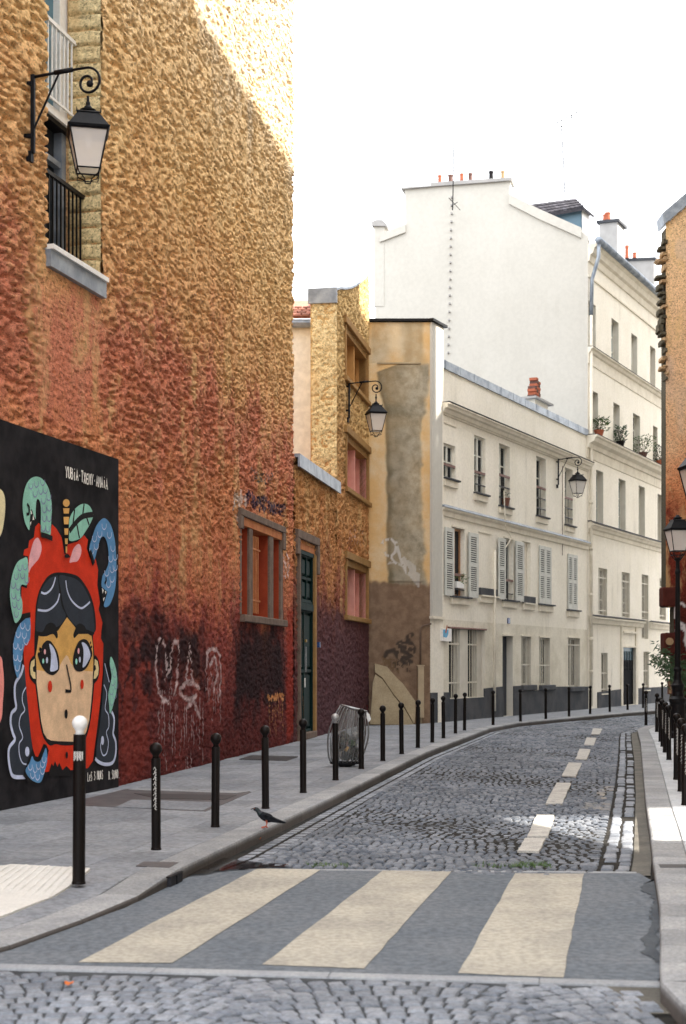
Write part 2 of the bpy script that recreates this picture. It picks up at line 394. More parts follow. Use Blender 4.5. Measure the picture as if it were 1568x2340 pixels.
def stone(gm, c, ex, ey, hgt, rn, inset=.012, tilt=(0,0), base=-.03, rounded=True):
    """c centre, ex/ey half-extent vectors in plan; a sett with a worn, slightly domed head"""
    vs = []
    def pt(a, b, z): return (c.x+ex.x*a+ey.x*b, c.y+ex.y*a+ey.y*b, z+tilt[0]*a+tilt[1]*b)
    J = [(-1,-1),(1,-1),(1,1),(-1,1)]
    jt = .3 if inset < .006 else 1
    j = [(a*(1-random.random()*.09*jt*(ex.length < .3)), b*(1-random.random()*.10*jt)) for a, b in J]
    k = 1-inset/max(ex.length, .01); k2 = 1-inset/max(ey.length, .01)
    vs += [pt(a, b, base) for a, b in j]
    vs += [pt(a, b, hgt-.014) for a, b in j]
    vs += [pt(a*k, b*k2, hgt-.003) for a, b in j]
    vs += [pt(a*k*.6, b*k2*.6, hgt+.001) for a, b in j]
    fs = []
    for q in range(3):
        for i in range(4): fs.append((q*4+i, q*4+(i+1)%4, q*4+4+(i+1)%4, q*4+4+i))
    fs.append((12,13,14,15))
    gm.add(vs, fs); gm.col += [rn]*16
def build_stones(stones, name_one, name_many, material, parent, nmax, worn=None):
    """the stones that show largest become objects, the rest one part"""
    stones.sort(key=lambda s: s[0].y)
    many = G(); worns = []
    for i, st in enumerate(stones):
        gm = G() if i < nmax else many
        stone(gm, *st[:5], **st[5])
        w = worn(st[0].x, st[0].y) if worn else 0
        if i < nmax:
            o = gm.build(name_one, material, parent, smooth=False)
            a = o.data.attributes.new('worn', 'FLOAT', 'POINT'); a.data.foreach_set('value', [w]*len(gm.v))
        else: worns += [w]*16
    if many.v:
        o = many.build(name_many, material, parent, kind='stuff')
        a = o.data.attributes.new('rnd', 'FLOAT', 'POINT'); a.data.foreach_set('value', many.col)
        a = o.data.attributes.new('worn', 'FLOAT', 'POINT'); a.data.foreach_set('value', worns)
        return o

def inside(poly, x, y):
    c = False; n = len(poly)
    for i in range(n):
        x0, y0 = poly[i]; x1, y1 = poly[(i+1) % n]
        if (y0 > y) != (y1 > y) and x < (x1-x0)*(y-y0)/(y1-y0)+x0: c = not c
    return c
def zo8(x, y): return (x*.35625+1191.7, y*.35625+1505)
ARROW = [gp(*zo8(x, y), z=0) for x, y in [(475,905),(500,850),(488,840),(565,812),(610,845),(560,850),(520,905)]]
ARROW2 = [gp(*zo8(x, y), z=0) for x, y in [(380,960),(430,925),(540,925),(650,965),(640,985)]]
def worn(x, y):
    return .65*random.random() if inside(ARROW, x, y) else (.35*random.random() if inside(ARROW2, x, y) else 0)

# matching stations along both kerbs for the cobbled carriageway
SL = [(-1.2,12.33),(-.95,13.2),(.18,19.8),(1.54,27.5),(3.1,34.9),(3.75,38.0),(4.86,41.4),(7.8,46.9),(11.2,53.0),(15.5,60.5)]
SR = [(2.47,12.05),(2.72,13.2),(4.0,19.6),(5.43,27),(6.8,34.3),(7.4,37.4),(8.2,39.6),(10.9,44.5),(14.2,50),(18.5,57)]
st_l = [Vector(p) for p in SL]; st_r = [Vector(p) for p in SR]
stones = []; gutter = []
cum = [0]
for i in range(len(SL)-1): cum.append(cum[-1]+((st_l[i+1]-st_l[i]).length+(st_r[i+1]-st_r[i]).length)/2)
def station(d):
    for i in range(len(cum)-1):
        if d <= cum[i+1] or i == len(cum)-2:
            t = (d-cum[i])/(cum[i+1]-cum[i]); return st_l[i].lerp(st_l[i+1], t), st_r[i].lerp(st_r[i+1], t)
d = .06
while d < cum[-1]:
    near = d < 26
    rowd = random.uniform(.098, .122) if d < 11 else (random.uniform(.125, .145) if near else .20)
    a, b = station(d); a2, b2 = station(d+.5)
    Wd = (b-a).length; ac = (b-a)/Wd; al = ((a2+b2)/2-(a+b)/2).normalized()
    x = .29; gl = .42
    while x < Wd-gl:
        w = random.uniform(.078, .112) if d < 11 else (random.uniform(.095, .13) if near else random.uniform(.13, .19))
        if Wd-gl-x-w < .07: w = Wd-gl-x
        xm = x+w/2
        bow = .16*math.sin(xm/Wd*math.pi*2.0+d*.35)+.05*math.sin(xm*4.1+d*1.7)
        c = a+ac*xm+al*(bow+rowd/2)
        h = random.uniform(-.006, .008)+.012*math.sin(d*.9+xm)
        stones.append((c, ac*(w/2-.007), al*(rowd/2-.010), h, random.random(), dict(tilt=(random.uniform(-.004,.004), random.uniform(-.005,.005)))))
        x += w
    d += rowd
for side in (0, 1):
    d = .05
    while d < 34:
        Ls = random.uniform(.2, .3) if side else random.uniform(.16, .24); a, b = station(d+Ls/2); a2, b2 = station(d+Ls/2+.3)
        ac = (b-a).normalized(); al = ((b2-b) if side else (a2-a)).normalized()
        if side == 0:
            for k in range(2): gutter.append((a+ac*(.08+.14*k), ac*.063, al*(Ls/2-.007), -.012, random.random(), dict(tilt=(0, random.uniform(-.003,.003)))))
        else:
            for k, pr in ((.345, .9), (.21, .6 if d > 4 else 1)):
                if random.random() < pr: gutter.append((b-ac*k+al*random.uniform(-.03,.03)+ac*random.uniform(-.008,.008), ac*random.uniform(.052,.062), al*(Ls/2-.006), -.004+random.uniform(-.004,.004), random.random(), {}))
        d += Ls
cr = G(); cr.add([(-1.4,12.2,-.024),(2.7,11.95,-.024),(3.0,13,-.024)], [(0,1,2)])
carriage = tag(cr.build('cobbled_street', M['joint']), kind='structure')
build_stones(stones, 'cobblestone', 'cobblestones', M['cobble'], carriage, 300, worn)
g = G(); g.add([(-1.3,12.3,-.022),(-1.1,12.3,-.022),(-1.1,13,-.022)], [(0,1,2)])
gut = tag(g.build('gutter', M['joint']), kind='structure')
build_stones(gutter, 'gutter_sett', 'gutter_setts', M['sett'], gut, 110)
# concrete channel by the right kerb
gc = G()
for i in range(60):
    a, b = station(i*.5); a2, b2 = station(i*.5+.5); ac = (b-a).normalized()
    gc.add([(*(b-ac*.14), -.012),(*(b+ac*.02), -.005),(*(b2+ac*.02), -.005),(*(b2-ac*.14), -.012)], [(0,1,2,3)])
gc.build('gutter_channel', M['concrete'], gut)

# raised asphalt table with the crossing
def P0(u, v, z=0): return (*gp(u, v, z), z)
near_l, near_r = gp(0, 2201, 0), gp(1503, 2242, 0)
far_r, far_l = gp(1461, 1996, 0), gp(560, 1988, 0)
g = G()
tab = [(-3.1,8.5),near_l,near_r,(1.9,8.9),(2.14,10.1),(2.42,11.6),far_r,far_l,(-1.20,12.32),(-1.24,11.8),(-1.5,10.4),(-2.02,8.75)]
tab = [(-2.6,8.45),near_l,near_r,(1.80,8.3),(2.16,10.06),(2.44,11.6),far_r,far_l,(-1.17,12.36),(-1.26,11.83),(-1.53,10.4),(-2.04,8.75)]
n = len(tab)
g.add([(x, y, -.02) for x, y in tab]+[(x, y, .001) for x, y in tab], [tuple(range(n, 2*n))]+[(i,(i+1)%n,n+(i+1)%n,n+i) for i in range(n)])
table = tag(g.build('crossing_table', M['asphalt']), kind='structure')
def z4(x, y): return (x*.52, y*.52+1724.8)
def z5(x, y): return (x*.6+627, y*.6+1819)
STR = [[z4(340,915),z4(760,918),z4(1410,507),z4(1130,503)],
       [z4(1155,926),z5(340,660),z5(675,290),z5(415,286)],
       [z5(700,678),z5(1100,695),z5(1180,298),z5(917,297)]]
for q in STR:
    p = [Vector(gp(*c, z=0)) for c in q]
    # slightly uneven painted edge
    def edge(a, b, m=14): return [a.lerp(b, i/m)+Vector((random.uniform(-.006,.006), random.uniform(-.006,.006))) for i in range(m)]
    pts = edge(p[0], p[1])+edge(p[1], p[2])+edge(p[2], p[3])+edge(p[3], p[0])
    g = G(); g.add([(a.x, a.y, .005) for a in pts], [tuple(range(len(pts)))])
    o = g.build('zebra_stripe', M['zebra'], table); fix_normals(o)
# pale stone bands along both ends of the crossing
def band(a, b, w, name, step):
    a = Vector(a); b = Vector(b); L = (b-a).length; d = (b-a)/L; nn = Vector((d.y, -d.x)); s = 0
    while s < L:
        l = min(step*random.uniform(.85, 1.15), L-s)
        c = a+d*(s+l/2)+nn*w/2
        gm = G(); stone(gm, c, d*(l/2+.0), nn*(w/2), .002, 0, inset=.003)
        gm.build(name, M['border'], table); s += l
band((-4.2,8.55), near_l, .13, 'border_stone', 1.0)
band(near_l, (near_r[0]+.08, near_r[1]+.0), .13, 'border_stone', 1.0)
band((far_l[0]-.0, far_l[1]+.10), (far_r[0], far_r[1]+.10), .09, 'edging_stone', .6)

# small setts laid in shallow arcs in the foreground
def yband(x): return 8.42-.115-.12*(x+1.96)
pitch, per, arch = .122, 1.45, .36
def arc(x): t = ((x/per+.37) % 1)*2-1; return arch*math.sqrt(max(0, 1-.86*t*t))
KRP = [(p[0]-.01, p[1]) for p in KR if p[1] < 9]
def krx(y):
    for (x0, y0), (x1, y1) in zip(KRP, KRP[1:]):
        if y0 <= y <= y1: return x0+(x1-x0)*(y-y0)/(y1-y0)
    return 9 if y < KRP[0][1] else KRP[-1][0]
fs = []
for r in range(48):
    x = -4.6+random.random()*.05
    while x < 4.2:
        d = (arc(x+.02)-arc(x-.02))/.04
        w = random.uniform(.09, .128); dx = w/math.sqrt(1+d*d); xm = x+dx/2
        yy = 4.2+r*pitch+arc(xm)-arch*.3+random.uniform(-.004, .004)
        d = (arc(xm+.02)-arc(xm-.02))/.04; tv = Vector((1, d)).normalized(); nv = Vector((-tv.y, tv.x))
        x += dx
        if yy > yband(xm)-.045 or yy < 4.9 or xm > krx(yy)-.05: continue
        ph = pitch/math.sqrt(1+d*d)
        fs.append((Vector((xm, yy)), tv*(w/2-.003), nv*(ph/2-.0045), random.uniform(-.004,.004), random.random(),
                   dict(inset=.009, tilt=(random.uniform(-.003,.003), random.uniform(-.003,.003)))))
g = G(); g.add([(1.36,7.3,-.0105),(1.66,7.3,-.0105),(1.80,8.35,-.0105),(1.36,8.15,-.0105)], [(0,1,2,3)]); g.build('corner_patch', M['concrete'], gut)
g = G(); g.add([(-4.5,4.9,-.012),(1.5,4.9,-.012),(1.5,8.2,-.012),(-4.5,8.4,-.012)], [(0,1,2,3)])
fore = tag(g.build('junction_paving', M['sett_joint']), kind='structure')
fs.sort(key=lambda s: abs(s[0].y-7.4))
near = [f for f in fs if f[0].y > 6.85 and abs(f[0].x) < f[0].y*.245][:300]
ids = set(id(f) for f in near)
build_stones(near, 'small_sett', 'small_setts', M['sett'], fore, 300)
build_stones([f for f in fs if id(f) not in ids], 'small_sett', 'small_setts', M['sett'], fore, 0)

# centre dashes
DASH = [[(460,447),(518,449),(502,485),(448,485)],[(418,505),(482,508),(465,555),(403,552)],[(373,577),(445,582),(420,645),(348,643)],
        [(303,665),(390,670),(350,755),(262,750)],[(225,795),(320,797),(262,930),(155,930)],[(100,1000),(212,1002),(172,1140),(35,1140)],[(25,1150),(152,1150),(115,1235),(-25,1232)]]
for q in DASH:
    p = [Vector(gp(*zo8(*c), z=.02)) for c in q]
    pts = edge(p[0], p[1], 8)+edge(p[1], p[2], 10)+edge(p[2], p[3], 8)+edge(p[3], p[0], 10)
    n = len(pts)
    g = G(); g.add([(a.x, a.y, .02) for a in pts]+[(a.x, a.y, 0) for a in pts], [tuple(range(n))]+[(i,(i+1)%n,n+(i+1)%n,n+i) for i in range(n)])
    o = g.build('centre_dash', M['dash'], carriage); fix_normals(o)

# wet gutter on the left and a puddle at the edge of the crossing table
def blob(name, pts, z, mat_, parent, jit=.02, m=5):
    P_ = [Vector(p) for p in pts]; out = []
    for a, b in zip(P_, P_[1:]+P_[:1]):
        for i in range(m): out.append(a.lerp(b, i/m)+Vector((random.uniform(-jit, jit), random.uniform(-jit, jit))))
    g = G(); g.add([(p.x, p.y, z) for p in out], [tuple(range(len(out)))])
    o = g.build(name, mat_, parent); fix_normals(o); return o
pud = thing('puddle', (-.7, 12.8, 0), 'dark wet puddle against the left kerb at the edge of the zebra crossing', 'puddle')
blob('water_film', [gp(*z4(*c), z=0) for c in [(805,540),(840,510),(970,455),(1060,470),(1180,482),(1262,488),(1265,497),(1130,505),(1000,512),(900,530)]], .012, M['water'], pud)
pud = thing('puddle', (2.3, 10, 0), 'wet patch along the right kerb beside the zebra crossing', 'puddle')
blob('water_film', [gp(u, v, 0) for u, v in [(1504,2010),(1464,2022),(1470,2040),(1488,2046),(1492,2075),(1484,2085),(1486,2110),(1468,2150),(1470,2178),(1497,2195),(1509,2205),(1505,2120)]], .006, M['damp'], pud, .025)

# ------------------------------------------------------------------ pavements
def wallx(y): return -8.024+.2577*y if y < 19.64 else -6.343+.1721*y
def slab(gm, q, z, thick=.09, gap=.004):
    c = sum((Vector(p) for p in q), Vector((0,0)))/4
    vs = []
    for p, zz in zip(q, z):
        p = Vector(p); dd = (c-p); dd.normalize(); vs.append((p+dd*gap*1.4, zz))
    b = [(p.x, p.y, zz-thick) for p, zz in vs]; a = [(p.x, p.y, zz-.006) for p, zz in vs]
    t = [(p.x+(c.x-p.x)*.02, p.y+(c.y-p.y)*.02, zz) for p, zz in vs]
    gm.add(b+a+t, [(i,(i+1)%4,4+(i+1)%4,4+i) for i in range(4)]+[(4+i,4+(i+1)%4,8+(i+1)%4,8+i) for i in range(4)]+[(8,9,10,11)])
def pavement(name, inner, outer, rows, step, kz, mats, limit=300, z=.1):
    """inner/outer: functions t-> point; slabs between them"""
    base = G(); count = 0; rest = G(); rc = 0
    root = None; cells = []
    T = 0; tmax = 1.0
    ni = len(inner)
    g0 = G()
    for i in range(ni-1):
        g0.add([(*inner[i], min(kz(inner[i].y), z)-.03),(*inner[i+1], min(kz(inner[i+1].y), z)-.03),(*outer[i+1], z-.03),(*outer[i], z-.03)], [(0,1,2,3)])
    root = tag(g0.build(name, M['joint']), kind='structure')
    for i in range(ni-1):
        for r in range(rows):
            sh = .5 if r % 2 else 0
            def pt(ii, a):
                ii = min(max(ii, 0), ni-1); i0 = min(int(ii), ni-2); f = ii-i0
                return (inner[i0].lerp(inner[i0+1], f)).lerp(outer[i0].lerp(outer[i0+1], f), a)
            if i+1+sh > ni-1: continue
            q = [pt(i+sh, r/rows), pt(i+1+sh, r/rows), pt(i+1+sh, (r+1)/rows), pt(i+sh, (r+1)/rows)]
            zz = []
            for p_, a in zip(q, (r/rows, r/rows, (r+1)/rows, (r+1)/rows)):
                k = kz(p_.y); zz.append(k+(z-k)*min(1, a*2.2))
            cells.append((q, zz))
    cells.sort(key=lambda c: sum(p.y for p in c[0]))
    for k, (q, zz) in enumerate(cells):
        j = random.uniform(-.0015, .0015); zz = [a+j for a in zz]
        if k < limit:
            gm = G(); slab(gm, q, zz); gm.build('paving_slab', mats, root)
        else: slab(rest, q, zz)
    if rest.v: rest.build('paving_slabs', mats, root, kind='stuff')
    return root
KW = .28
def offset_line(pts, w, side):
    out = []
    for i, p in enumerate(pts):
        t = (pts[min(i+1, len(pts)-1)]-pts[max(i-1, 0)]).normalized(); nn = Vector((t.y, -t.x))*side
        out.append(p+nn*w)
    return out
kl = resample(KL, .75); kr = resample(KR, .55)
inner = offset_line(kl, KW, -1); outer = []
for p, q in zip(kl, inner):
    i = kl.index(p); t = (kl[min(i+1, len(kl)-1)]-kl[max(i-1, 0)]).normalized(); nn = Vector((-t.y, t.x))
    if p.y < 38.5:
        y = q.y+1.0*(1.2 if p.y < 12 else .55); outer.append(Vector((wallx(y)-.05, y)))
    else:
        # project on the facade line of the cream houses
        w = WA.p; s = (q-w).dot(WA.d); outer.append(w+WA.d*max(s, -.2 if p.y > 40 else -1.6)+WA.n*-.05)
pav_l = pavement('left_pavement', inner, outer, 7, .75, zkerb, M['paving'], 300)
inner_r = offset_line(kr, KW, 1); outer_r = offset_line(kr, 2.6, 1)
pav_r = pavement('right_pavement', inner_r, outer_r, 4, .55, lambda y: .1, M['paving_light'], 260)
# apron in front of the camera, left of the crossing
g = G(); g.add([(-9,-12,.06),(-5.5,-12,.06),(-3.7,6.2,.06),(-9,6.6,.06)], [(0,1,2,3)])
tag(g.build('near_pavement', M['paving']), kind='structure')

def kerb(line, side, root, label_name, zf, limit):
    pts = line; n = 0; st = 1 if side < 0 else 1
    i = 0; far = G()
    while i < len(pts)-st:
        a, b = pts[i], pts[i+st]
        t = (b-a).normalized(); nn = Vector((t.y, -t.x))*side
        za, zb = zf(a.y), zf(b.y)
        gm = G() if n < limit else far
        A = a+t*.003; B = b-t*.003; ch = .022
        prof = [(0, -.05), (0, 'z', -ch), (ch*.35, 'z', -ch*.3), (ch, 'z', 0), (KW-.004, 'z', 0), (KW-.004, -.05)]
        vs = []
        for p, zz in ((A, za), (B, zb)):
            for e in prof:
                o = p+nn*e[0]; z = e[1] if len(e) == 2 else zz+e[2]
                vs.append((o.x, o.y, z))
        m = len(prof)
        gm.add(vs, [(k, k+1, m+k+1, m+k) for k in range(m-1)]+[tuple(range(m)), tuple(range(m, 2*m))[::-1]])
        if n < limit:
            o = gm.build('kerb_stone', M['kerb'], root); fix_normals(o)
        n += 1; i += st
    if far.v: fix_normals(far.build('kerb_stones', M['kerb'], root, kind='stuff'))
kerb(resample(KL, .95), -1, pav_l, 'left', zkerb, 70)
kerb(resample(KR, .5), 1, pav_r, 'right', lambda y: .1, 70)

# ------------------------------------------------------------------ roughcast street wall (heightfield along the wall line)
def rough_height(s, z, amp=1.0, seed=0, edge=None):
    w = vnoise(s*1.3, z*1.3, 5+seed)*.5
    zz = z+.10*vnoise(s*2.1, z*2.3, 11+seed)
    a = vnoise(s/.125+w, zz/.042, 1+seed); b = vnoise(s/.08, zz/.033+w, 2+seed); c = vnoise(s/.05, zz/.025, 3+seed)
    a2 = vnoise(s/.40, zz/.13-w, 15+seed)
    dens = .05*(vnoise(s/1.1, z/.8, 21+seed)-.5)*2
    pit = np.clip((.40+dens-a)/.10, 0, 1)+.8*np.clip((.30+dens-b)/.10, 0, 1)
    h = .020-.050*np.clip(pit, 0, 1.1)+.016*(b-.5)+.014*(c-.5)+.022*(a2-.5)
    h += .03*(vnoise(s/.9, z/.7, 4+seed)-.5)
    smooth = .009*(b-.5)+.007*(c-.5)+.006*(a-.5)+.02*(vnoise(s/.9, z/.7, 4+seed)-.5)
    return h*amp+smooth*(1-amp)

def seg_dist(S, Z, pts):
    d = np.full(S.shape, 9.0)
    for (x0, y0), (x1, y1) in zip(pts, pts[1:]):
        dx, dy = x1-x0, y1-y0; L = dx*dx+dy*dy+1e-9
        t = np.clip(((S-x0)*dx+(Z-y0)*dy)/L, 0, 1)
        d = np.minimum(d, np.hypot(S-(x0+t*dx), Z-(y0+t*dy)))
    return d

def plan_left(s):
    """point and normal on the bent wall line; s = 0 at the end of the mural"""
    s = np.asarray(s, dtype=float); k = sstep(-.15, .15, s)
    dM, dB, nM, nB = WM.d, WB.d, WM.n, WB.n
    x = np.where(s < 0, PY0[0]+dM.x*s, PY0[0]+dB.x*s); y = np.where(s < 0, PY0[1]+dM.y*s, PY0[1]+dB.y*s)
    return x, y, nM.x*(1-k)+nB.x*k, nM.y*(1-k)+nB.y*k

def rough_grid(name, sarr, zarr, hfun, holes, material, parent, top=None, paint=None, plan=plan_left):
    S, Z = np.meshgrid(sarr, zarr)
    H = hfun(S, Z); x, y, nx, ny = plan(S)
    V = np.stack([x+nx*H, y+ny*H, Z], -1).reshape(-1, 3)
    m, n = S.shape
    I = np.arange(m*n).reshape(m, n)
    q = np.stack([I[:-1,:-1], I[:-1,1:], I[1:,1:], I[1:,:-1]], -1).reshape(-1, 4)
    sc = ((S[:-1,:-1]+S[1:,1:])/2).ravel(); zc = ((Z[:-1,:-1]+Z[1:,1:])/2).ravel()
    keep = np.ones(len(q), bool)
    for a, b, c, d in holes: keep &= ~((sc > a) & (sc < b) & (zc > c) & (zc < d))
    if top is not None: keep &= zc < top(sc)
    q = q[keep]
    me = bpy.data.meshes.new(name)
    me.vertices.add(len(V)); me.vertices.foreach_set('co', (V-np.array(origin_of(parent) if parent else (0,0,0))).ravel())
    me.loops.add(len(q)*4); me.loops.foreach_set('vertex_index', q.ravel().astype(np.int32))
    me.polygons.add(len(q)); me.polygons.foreach_set('loop_start', np.arange(0, len(q)*4, 4, dtype=np.int32))
    me.update(calc_edges=True)
    me.polygons.foreach_set('use_smooth', np.ones(len(q), bool))
    col = np.zeros((m, n, 4)); col[..., 3] = 1; amt = np.zeros((m, n))
    if paint: paint(S, Z, H, col, amt)
    a = me.attributes.new('paint', 'FLOAT_COLOR', 'POINT'); a.data.foreach_set('color', col.reshape(-1))
    a = me.attributes.new('paint_amount', 'FLOAT', 'POINT'); a.data.foreach_set('value', amt.reshape(-1))
    me.materials.append(material); me.validate()
    o = bpy.data.objects.new(name, me); COL.objects.link(o)
    if parent: o.parent = parent
    return o

def u2s(u): return (WM if u < 271 else WB).s(u)
def V2(u, v): return (WM if u < 271 else WB).sz(u, v)

END1 = 11.43; LOWTOP = 6.05; SC = WB.s(767); STE = WB.s(843)
# openings in the street wall: (s0, s1, z0, z1)
REC = (WM.s(105), WM.s(229), 6.60, 15.2)
W1S, W1E = WB.s(552), WB.s(641)
WIN1 = (W1S, W1E, 2.60, 4.19)
DOOR = (WB.s(681), WB.s(718.5), .1, 4.15)
TW = [(WB.s(789), WB.s(837.5), 2.95, 4.32), (WB.s(789), WB.s(838.5), 6.15, 7.45), (WB.s(787.5), WB.s(837), 8.9, 10.15)]

def stroke(S, Z, col, amt, pts, w, c, a=1.0, rough=.5):
    pts = [V2(*p) for p in pts]
    d = seg_dist(S, Z, pts)
    e = w*(.75+.6*vnoise(S/.05, Z/.05, 8))
    k = a*(1-sstep(e*.6, e, d))*(1-rough*(vnoise(S/.03, Z/.035, 9) > .55))
    m = k > amt*.6
    for i in range(3): col[..., i] = np.where(m, c[i], col[..., i])
    amt[:] = np.where(m, np.maximum(k, amt*.6), amt)
def patch(S, Z, col, amt, box, c, a=.9, soft=.3, seed=20, dens=.5):
    """irregular scrubbed-over paint patch; box in frame units u0,u1,v0,v1"""
    u0, u1, v0, v1 = box
    s0, s1 = u2s(u0), u2s(u1); z1 = V2((u0+u1)/2, v0)[1]; z0 = V2((u0+u1)/2, v1)[1]
    n = vnoise(S/.35, Z/.35, seed)*.6+vnoise(S/.12, Z/.14, seed+1)*.4
    inn = np.minimum(np.minimum(S-s0, s1-S), np.minimum(Z-z0, z1-Z))
    k = sstep(-soft, soft, inn+(n-.5)*soft*2.6)*a*sstep(dens-.28, dens+.12, vnoise(S/.07, Z/.08, seed+2)*.6+.35)
    m = k > amt
    for i in range(3): col[..., i] = np.where(m, c[i], col[..., i])
    amt[:] = np.maximum(amt, k)

def drips(S, Z, col, amt, us, v0, v1, c, a=.6, w=.012, seed=1):
    rs = random.Random(seed)
    for u in us:
        vv = v0+rs.random()*(v1-v0)*.3; ve = vv+(v1-vv)*rs.uniform(.4, 1)
        stroke(S, Z, col, amt, [(u, vv), (u+rs.uniform(-1, 1), (vv+ve)/2), (u+rs.uniform(-1.5, 1.5), ve)], w, c, a, .4)

WHT = (.62,.50,.50); NAVY = (.02,.03,.07); BLK = (.022,.014,.016)
def paint1(S, Z, H, col, amt):
    patch(S, Z, col, amt, (285, 462, 1432, 1560), BLK, .93, .34, 20, .36)
    patch(S, Z, col, amt, (535, 650, 1425, 1620), BLK, .93, .30, 24, .34)
    patch(S, Z, col, amt, (300, 470, 1480, 1640), (.10,.03,.03), .5, .5, 33, .5)
    patch(S, Z, col, amt, (655, 684, 1400, 1690), (.30,.035,.02), .7, .12, 40, .2)      # red band by the door
    patch(S, Z, col, amt, (275, 350, 1420, 1790), (.26,.045,.03), .45, .3, 44, .3)
    # thin black arch line
    stroke(S, Z, col, amt, [(538,1545),(532,1500),(531,1470),(538,1448),(550,1440),(562,1446),(568,1462)], .025, BLK, .9)
    stroke(S, Z, col, amt, [(545,1560),(552,1640),(549,1700)], .02, BLK, .8)
    # big white letters with runs
    for p in ([(374,1465),(366,1462),(358,1480),(355,1520),(360,1570),(372,1600),(384,1605)], [(374,1465),(380,1500),(384,1540),(390,1530),(392,1480),(397,1467),(405,1468),(408,1500),(404,1560),(398,1585)],
              [(432,1470),(436,1520),(438,1560)], [(432,1470),(428,1520),(424,1560)], [(412,1575),(424,1560),(440,1560),(455,1572)], [(410,1585),(430,1600),(447,1590)],
              [(470,1530),(472,1490),(482,1483),(495,1485),(502,1500),(504,1560),(498,1600)], [(478,1520),(490,1500),(496,1540),(486,1580)], [(425,1620),(440,1600),(455,1640)]):
        stroke(S, Z, col, amt, p, .045, WHT, .82, .45)
    drips(S, Z, col, amt, [358,362,368,374,378,384,388,392,398,404,412,420,424,430,436,441,448,455,462], 1590, 1770, WHT, .62, .014, 3)
    drips(S, Z, col, amt, [470,474,478,482,486,490,494,498,503], 1500, 1660, WHT, .6, .014, 4)
    for u in range(362, 405, 5): stroke(S, Z, col, amt, [(u, 1480+(u % 3)*8), (u+1, 1640)], .010, WHT, .45, .4)
    # scrawls above the window
    rs = random.Random(12)
    def scrawl(u0, u1, v0, v1, n, c, w, a, lean=0, slope=.3):
        for i in range(n):
            u = u0+(u1-u0)*(i+.5)/n; dv = (u-u0)*slope; p = []
            for k in range(5): p.append((u+rs.uniform(-1, 1)*(u1-u0)/n*.7, v0+dv+(v1-v0)*(k/4 if k % 2 else rs.random())))
            stroke(S, Z, col, amt, p, w, c, a, .35)
    scrawl(570, 622, 1066, 1100, 8, (.03,.14,.16), .018, .75, slope=.25)
    scrawl(562, 652, 1118, 1158, 16, NAVY, .06, .95, slope=.33)
    scrawl(532, 560, 1115, 1165, 5, (.66,.60,.56), .05, .75, slope=.2)
    stroke(S, Z, col, amt, [(552,1170),(546,1190),(540,1180)], .05, (.66,.60,.56), .7)
    stroke(S, Z, col, amt, [(648,1170),(652,1200),(649,1225)], .035, NAVY, .85)
    scrawl(641, 661, 1250, 1340, 5, (.72,.60,.58), .025, .85, slope=.1)
    scrawl(612, 650, 1586, 1604, 7, (.72,.32,.12), .04, .9, slope=-.1)
    drips(S, Z, col, amt, [616,621,626,631,636,641,646], 1600, 1690, (.72,.32,.12), .75, .02, 8)

def amp1(S, Z):
    lo = .30+.70*sstep(3.7, 5.2, Z+1.4*(vnoise(S/1.6, Z/1.2, 30)-.5)+.12*(S > 9)*np.clip(S-9, 0, 3))
    under = sstep(0, .5, np.maximum(np.maximum(REC[0]-S, S-REC[1]+.15), Z-REC[2]))         # smooth patch under the tall recess
    under = np.where((Z < REC[2]) & (Z > 4.6), np.clip(under, .12, 1), 1)
    return lo*under
bld = thing('roughcast_building', (-3.4, 22, .1), 'tall building with orange and ochre roughcast wall on the left of the street', 'building')
sarr = np.concatenate([np.arange(-4.7, END1, .034), [END1]])
zarr = np.concatenate([np.arange(.05, 4.0, .024), np.arange(4.0, 17.1, .0175)])
holes = [REC, WIN1]
def hf1(S, Z):
    h = rough_height(S, Z, amp1(S, Z))
    # round the free vertical corner, keep the edges of stone frames flush
    return h-.05*sstep(END1-.09, END1, S)
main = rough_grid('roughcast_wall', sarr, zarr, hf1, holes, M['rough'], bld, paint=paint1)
# jagged corner and end face of the tall part
def plan_end(s):
    s = np.asarray(s, dtype=float)
    p = WB.P(END1, 0, 0); d = -WB.n; nn = WB.d
    return p.x+d.x*s, p.y+d.y*s, np.full(s.shape, nn.x), np.full(s.shape, nn.y)
rough_grid('end_wall', np.arange(.04, 1.6, .05), np.arange(6.0, 17.1, .05), lambda S, Z: rough_height(S, Z, 1, 50)*.8, [], M['rough'], bld, plan=plan_end)
g = G()
g.wbox(WB, .0, END1-.03, .1, WIN1[2], -9, -.62); g.wbox(WB, .0, END1-.03, WIN1[3], 17.1, -9, -.62); g.wbox(WB, 0, W1S, WIN1[2], WIN1[3], -9, -.62); g.wbox(WB, W1E, END1-.03, WIN1[2], WIN1[3], -9, -.62)
g.wbox(WB, W1S-.2, W1E+.2, WIN1[2]-.2, WIN1[3]+.2, -9, -1.3)
g.wbox(WM, -14, -.02, .1, 17.1, -9, -1.05)
g.wbox(WM, -14, -4.66, .1, 17.1, -1.05, 0)
g.wbox(WM, -4.7, REC[0], .1, 17.1, -1.05, -.06); g.wbox(WM, REC[1]+.01, -.02, .1, 17.1, -1.05, -.06); g.wbox(WM, REC[0], REC[1], .1, REC[2]-.02, -1.05, -.06)
g.wbox(WB, 0.0, W1S-.01, .1, 17.1, -.62, -.06); g.wbox(WB, W1E+.01, END1-.05, .1, 17.1, -.62, -.06)
g.wbox(WB, W1S-.01, W1E+.01, .1, WIN1[2]-.02, -.62, -.06); g.wbox(WB, W1S-.01, W1E+.01, WIN1[3]+.02, 17.1, -.62, -.06)
g.build('masonry_core', M['rough'], bld)

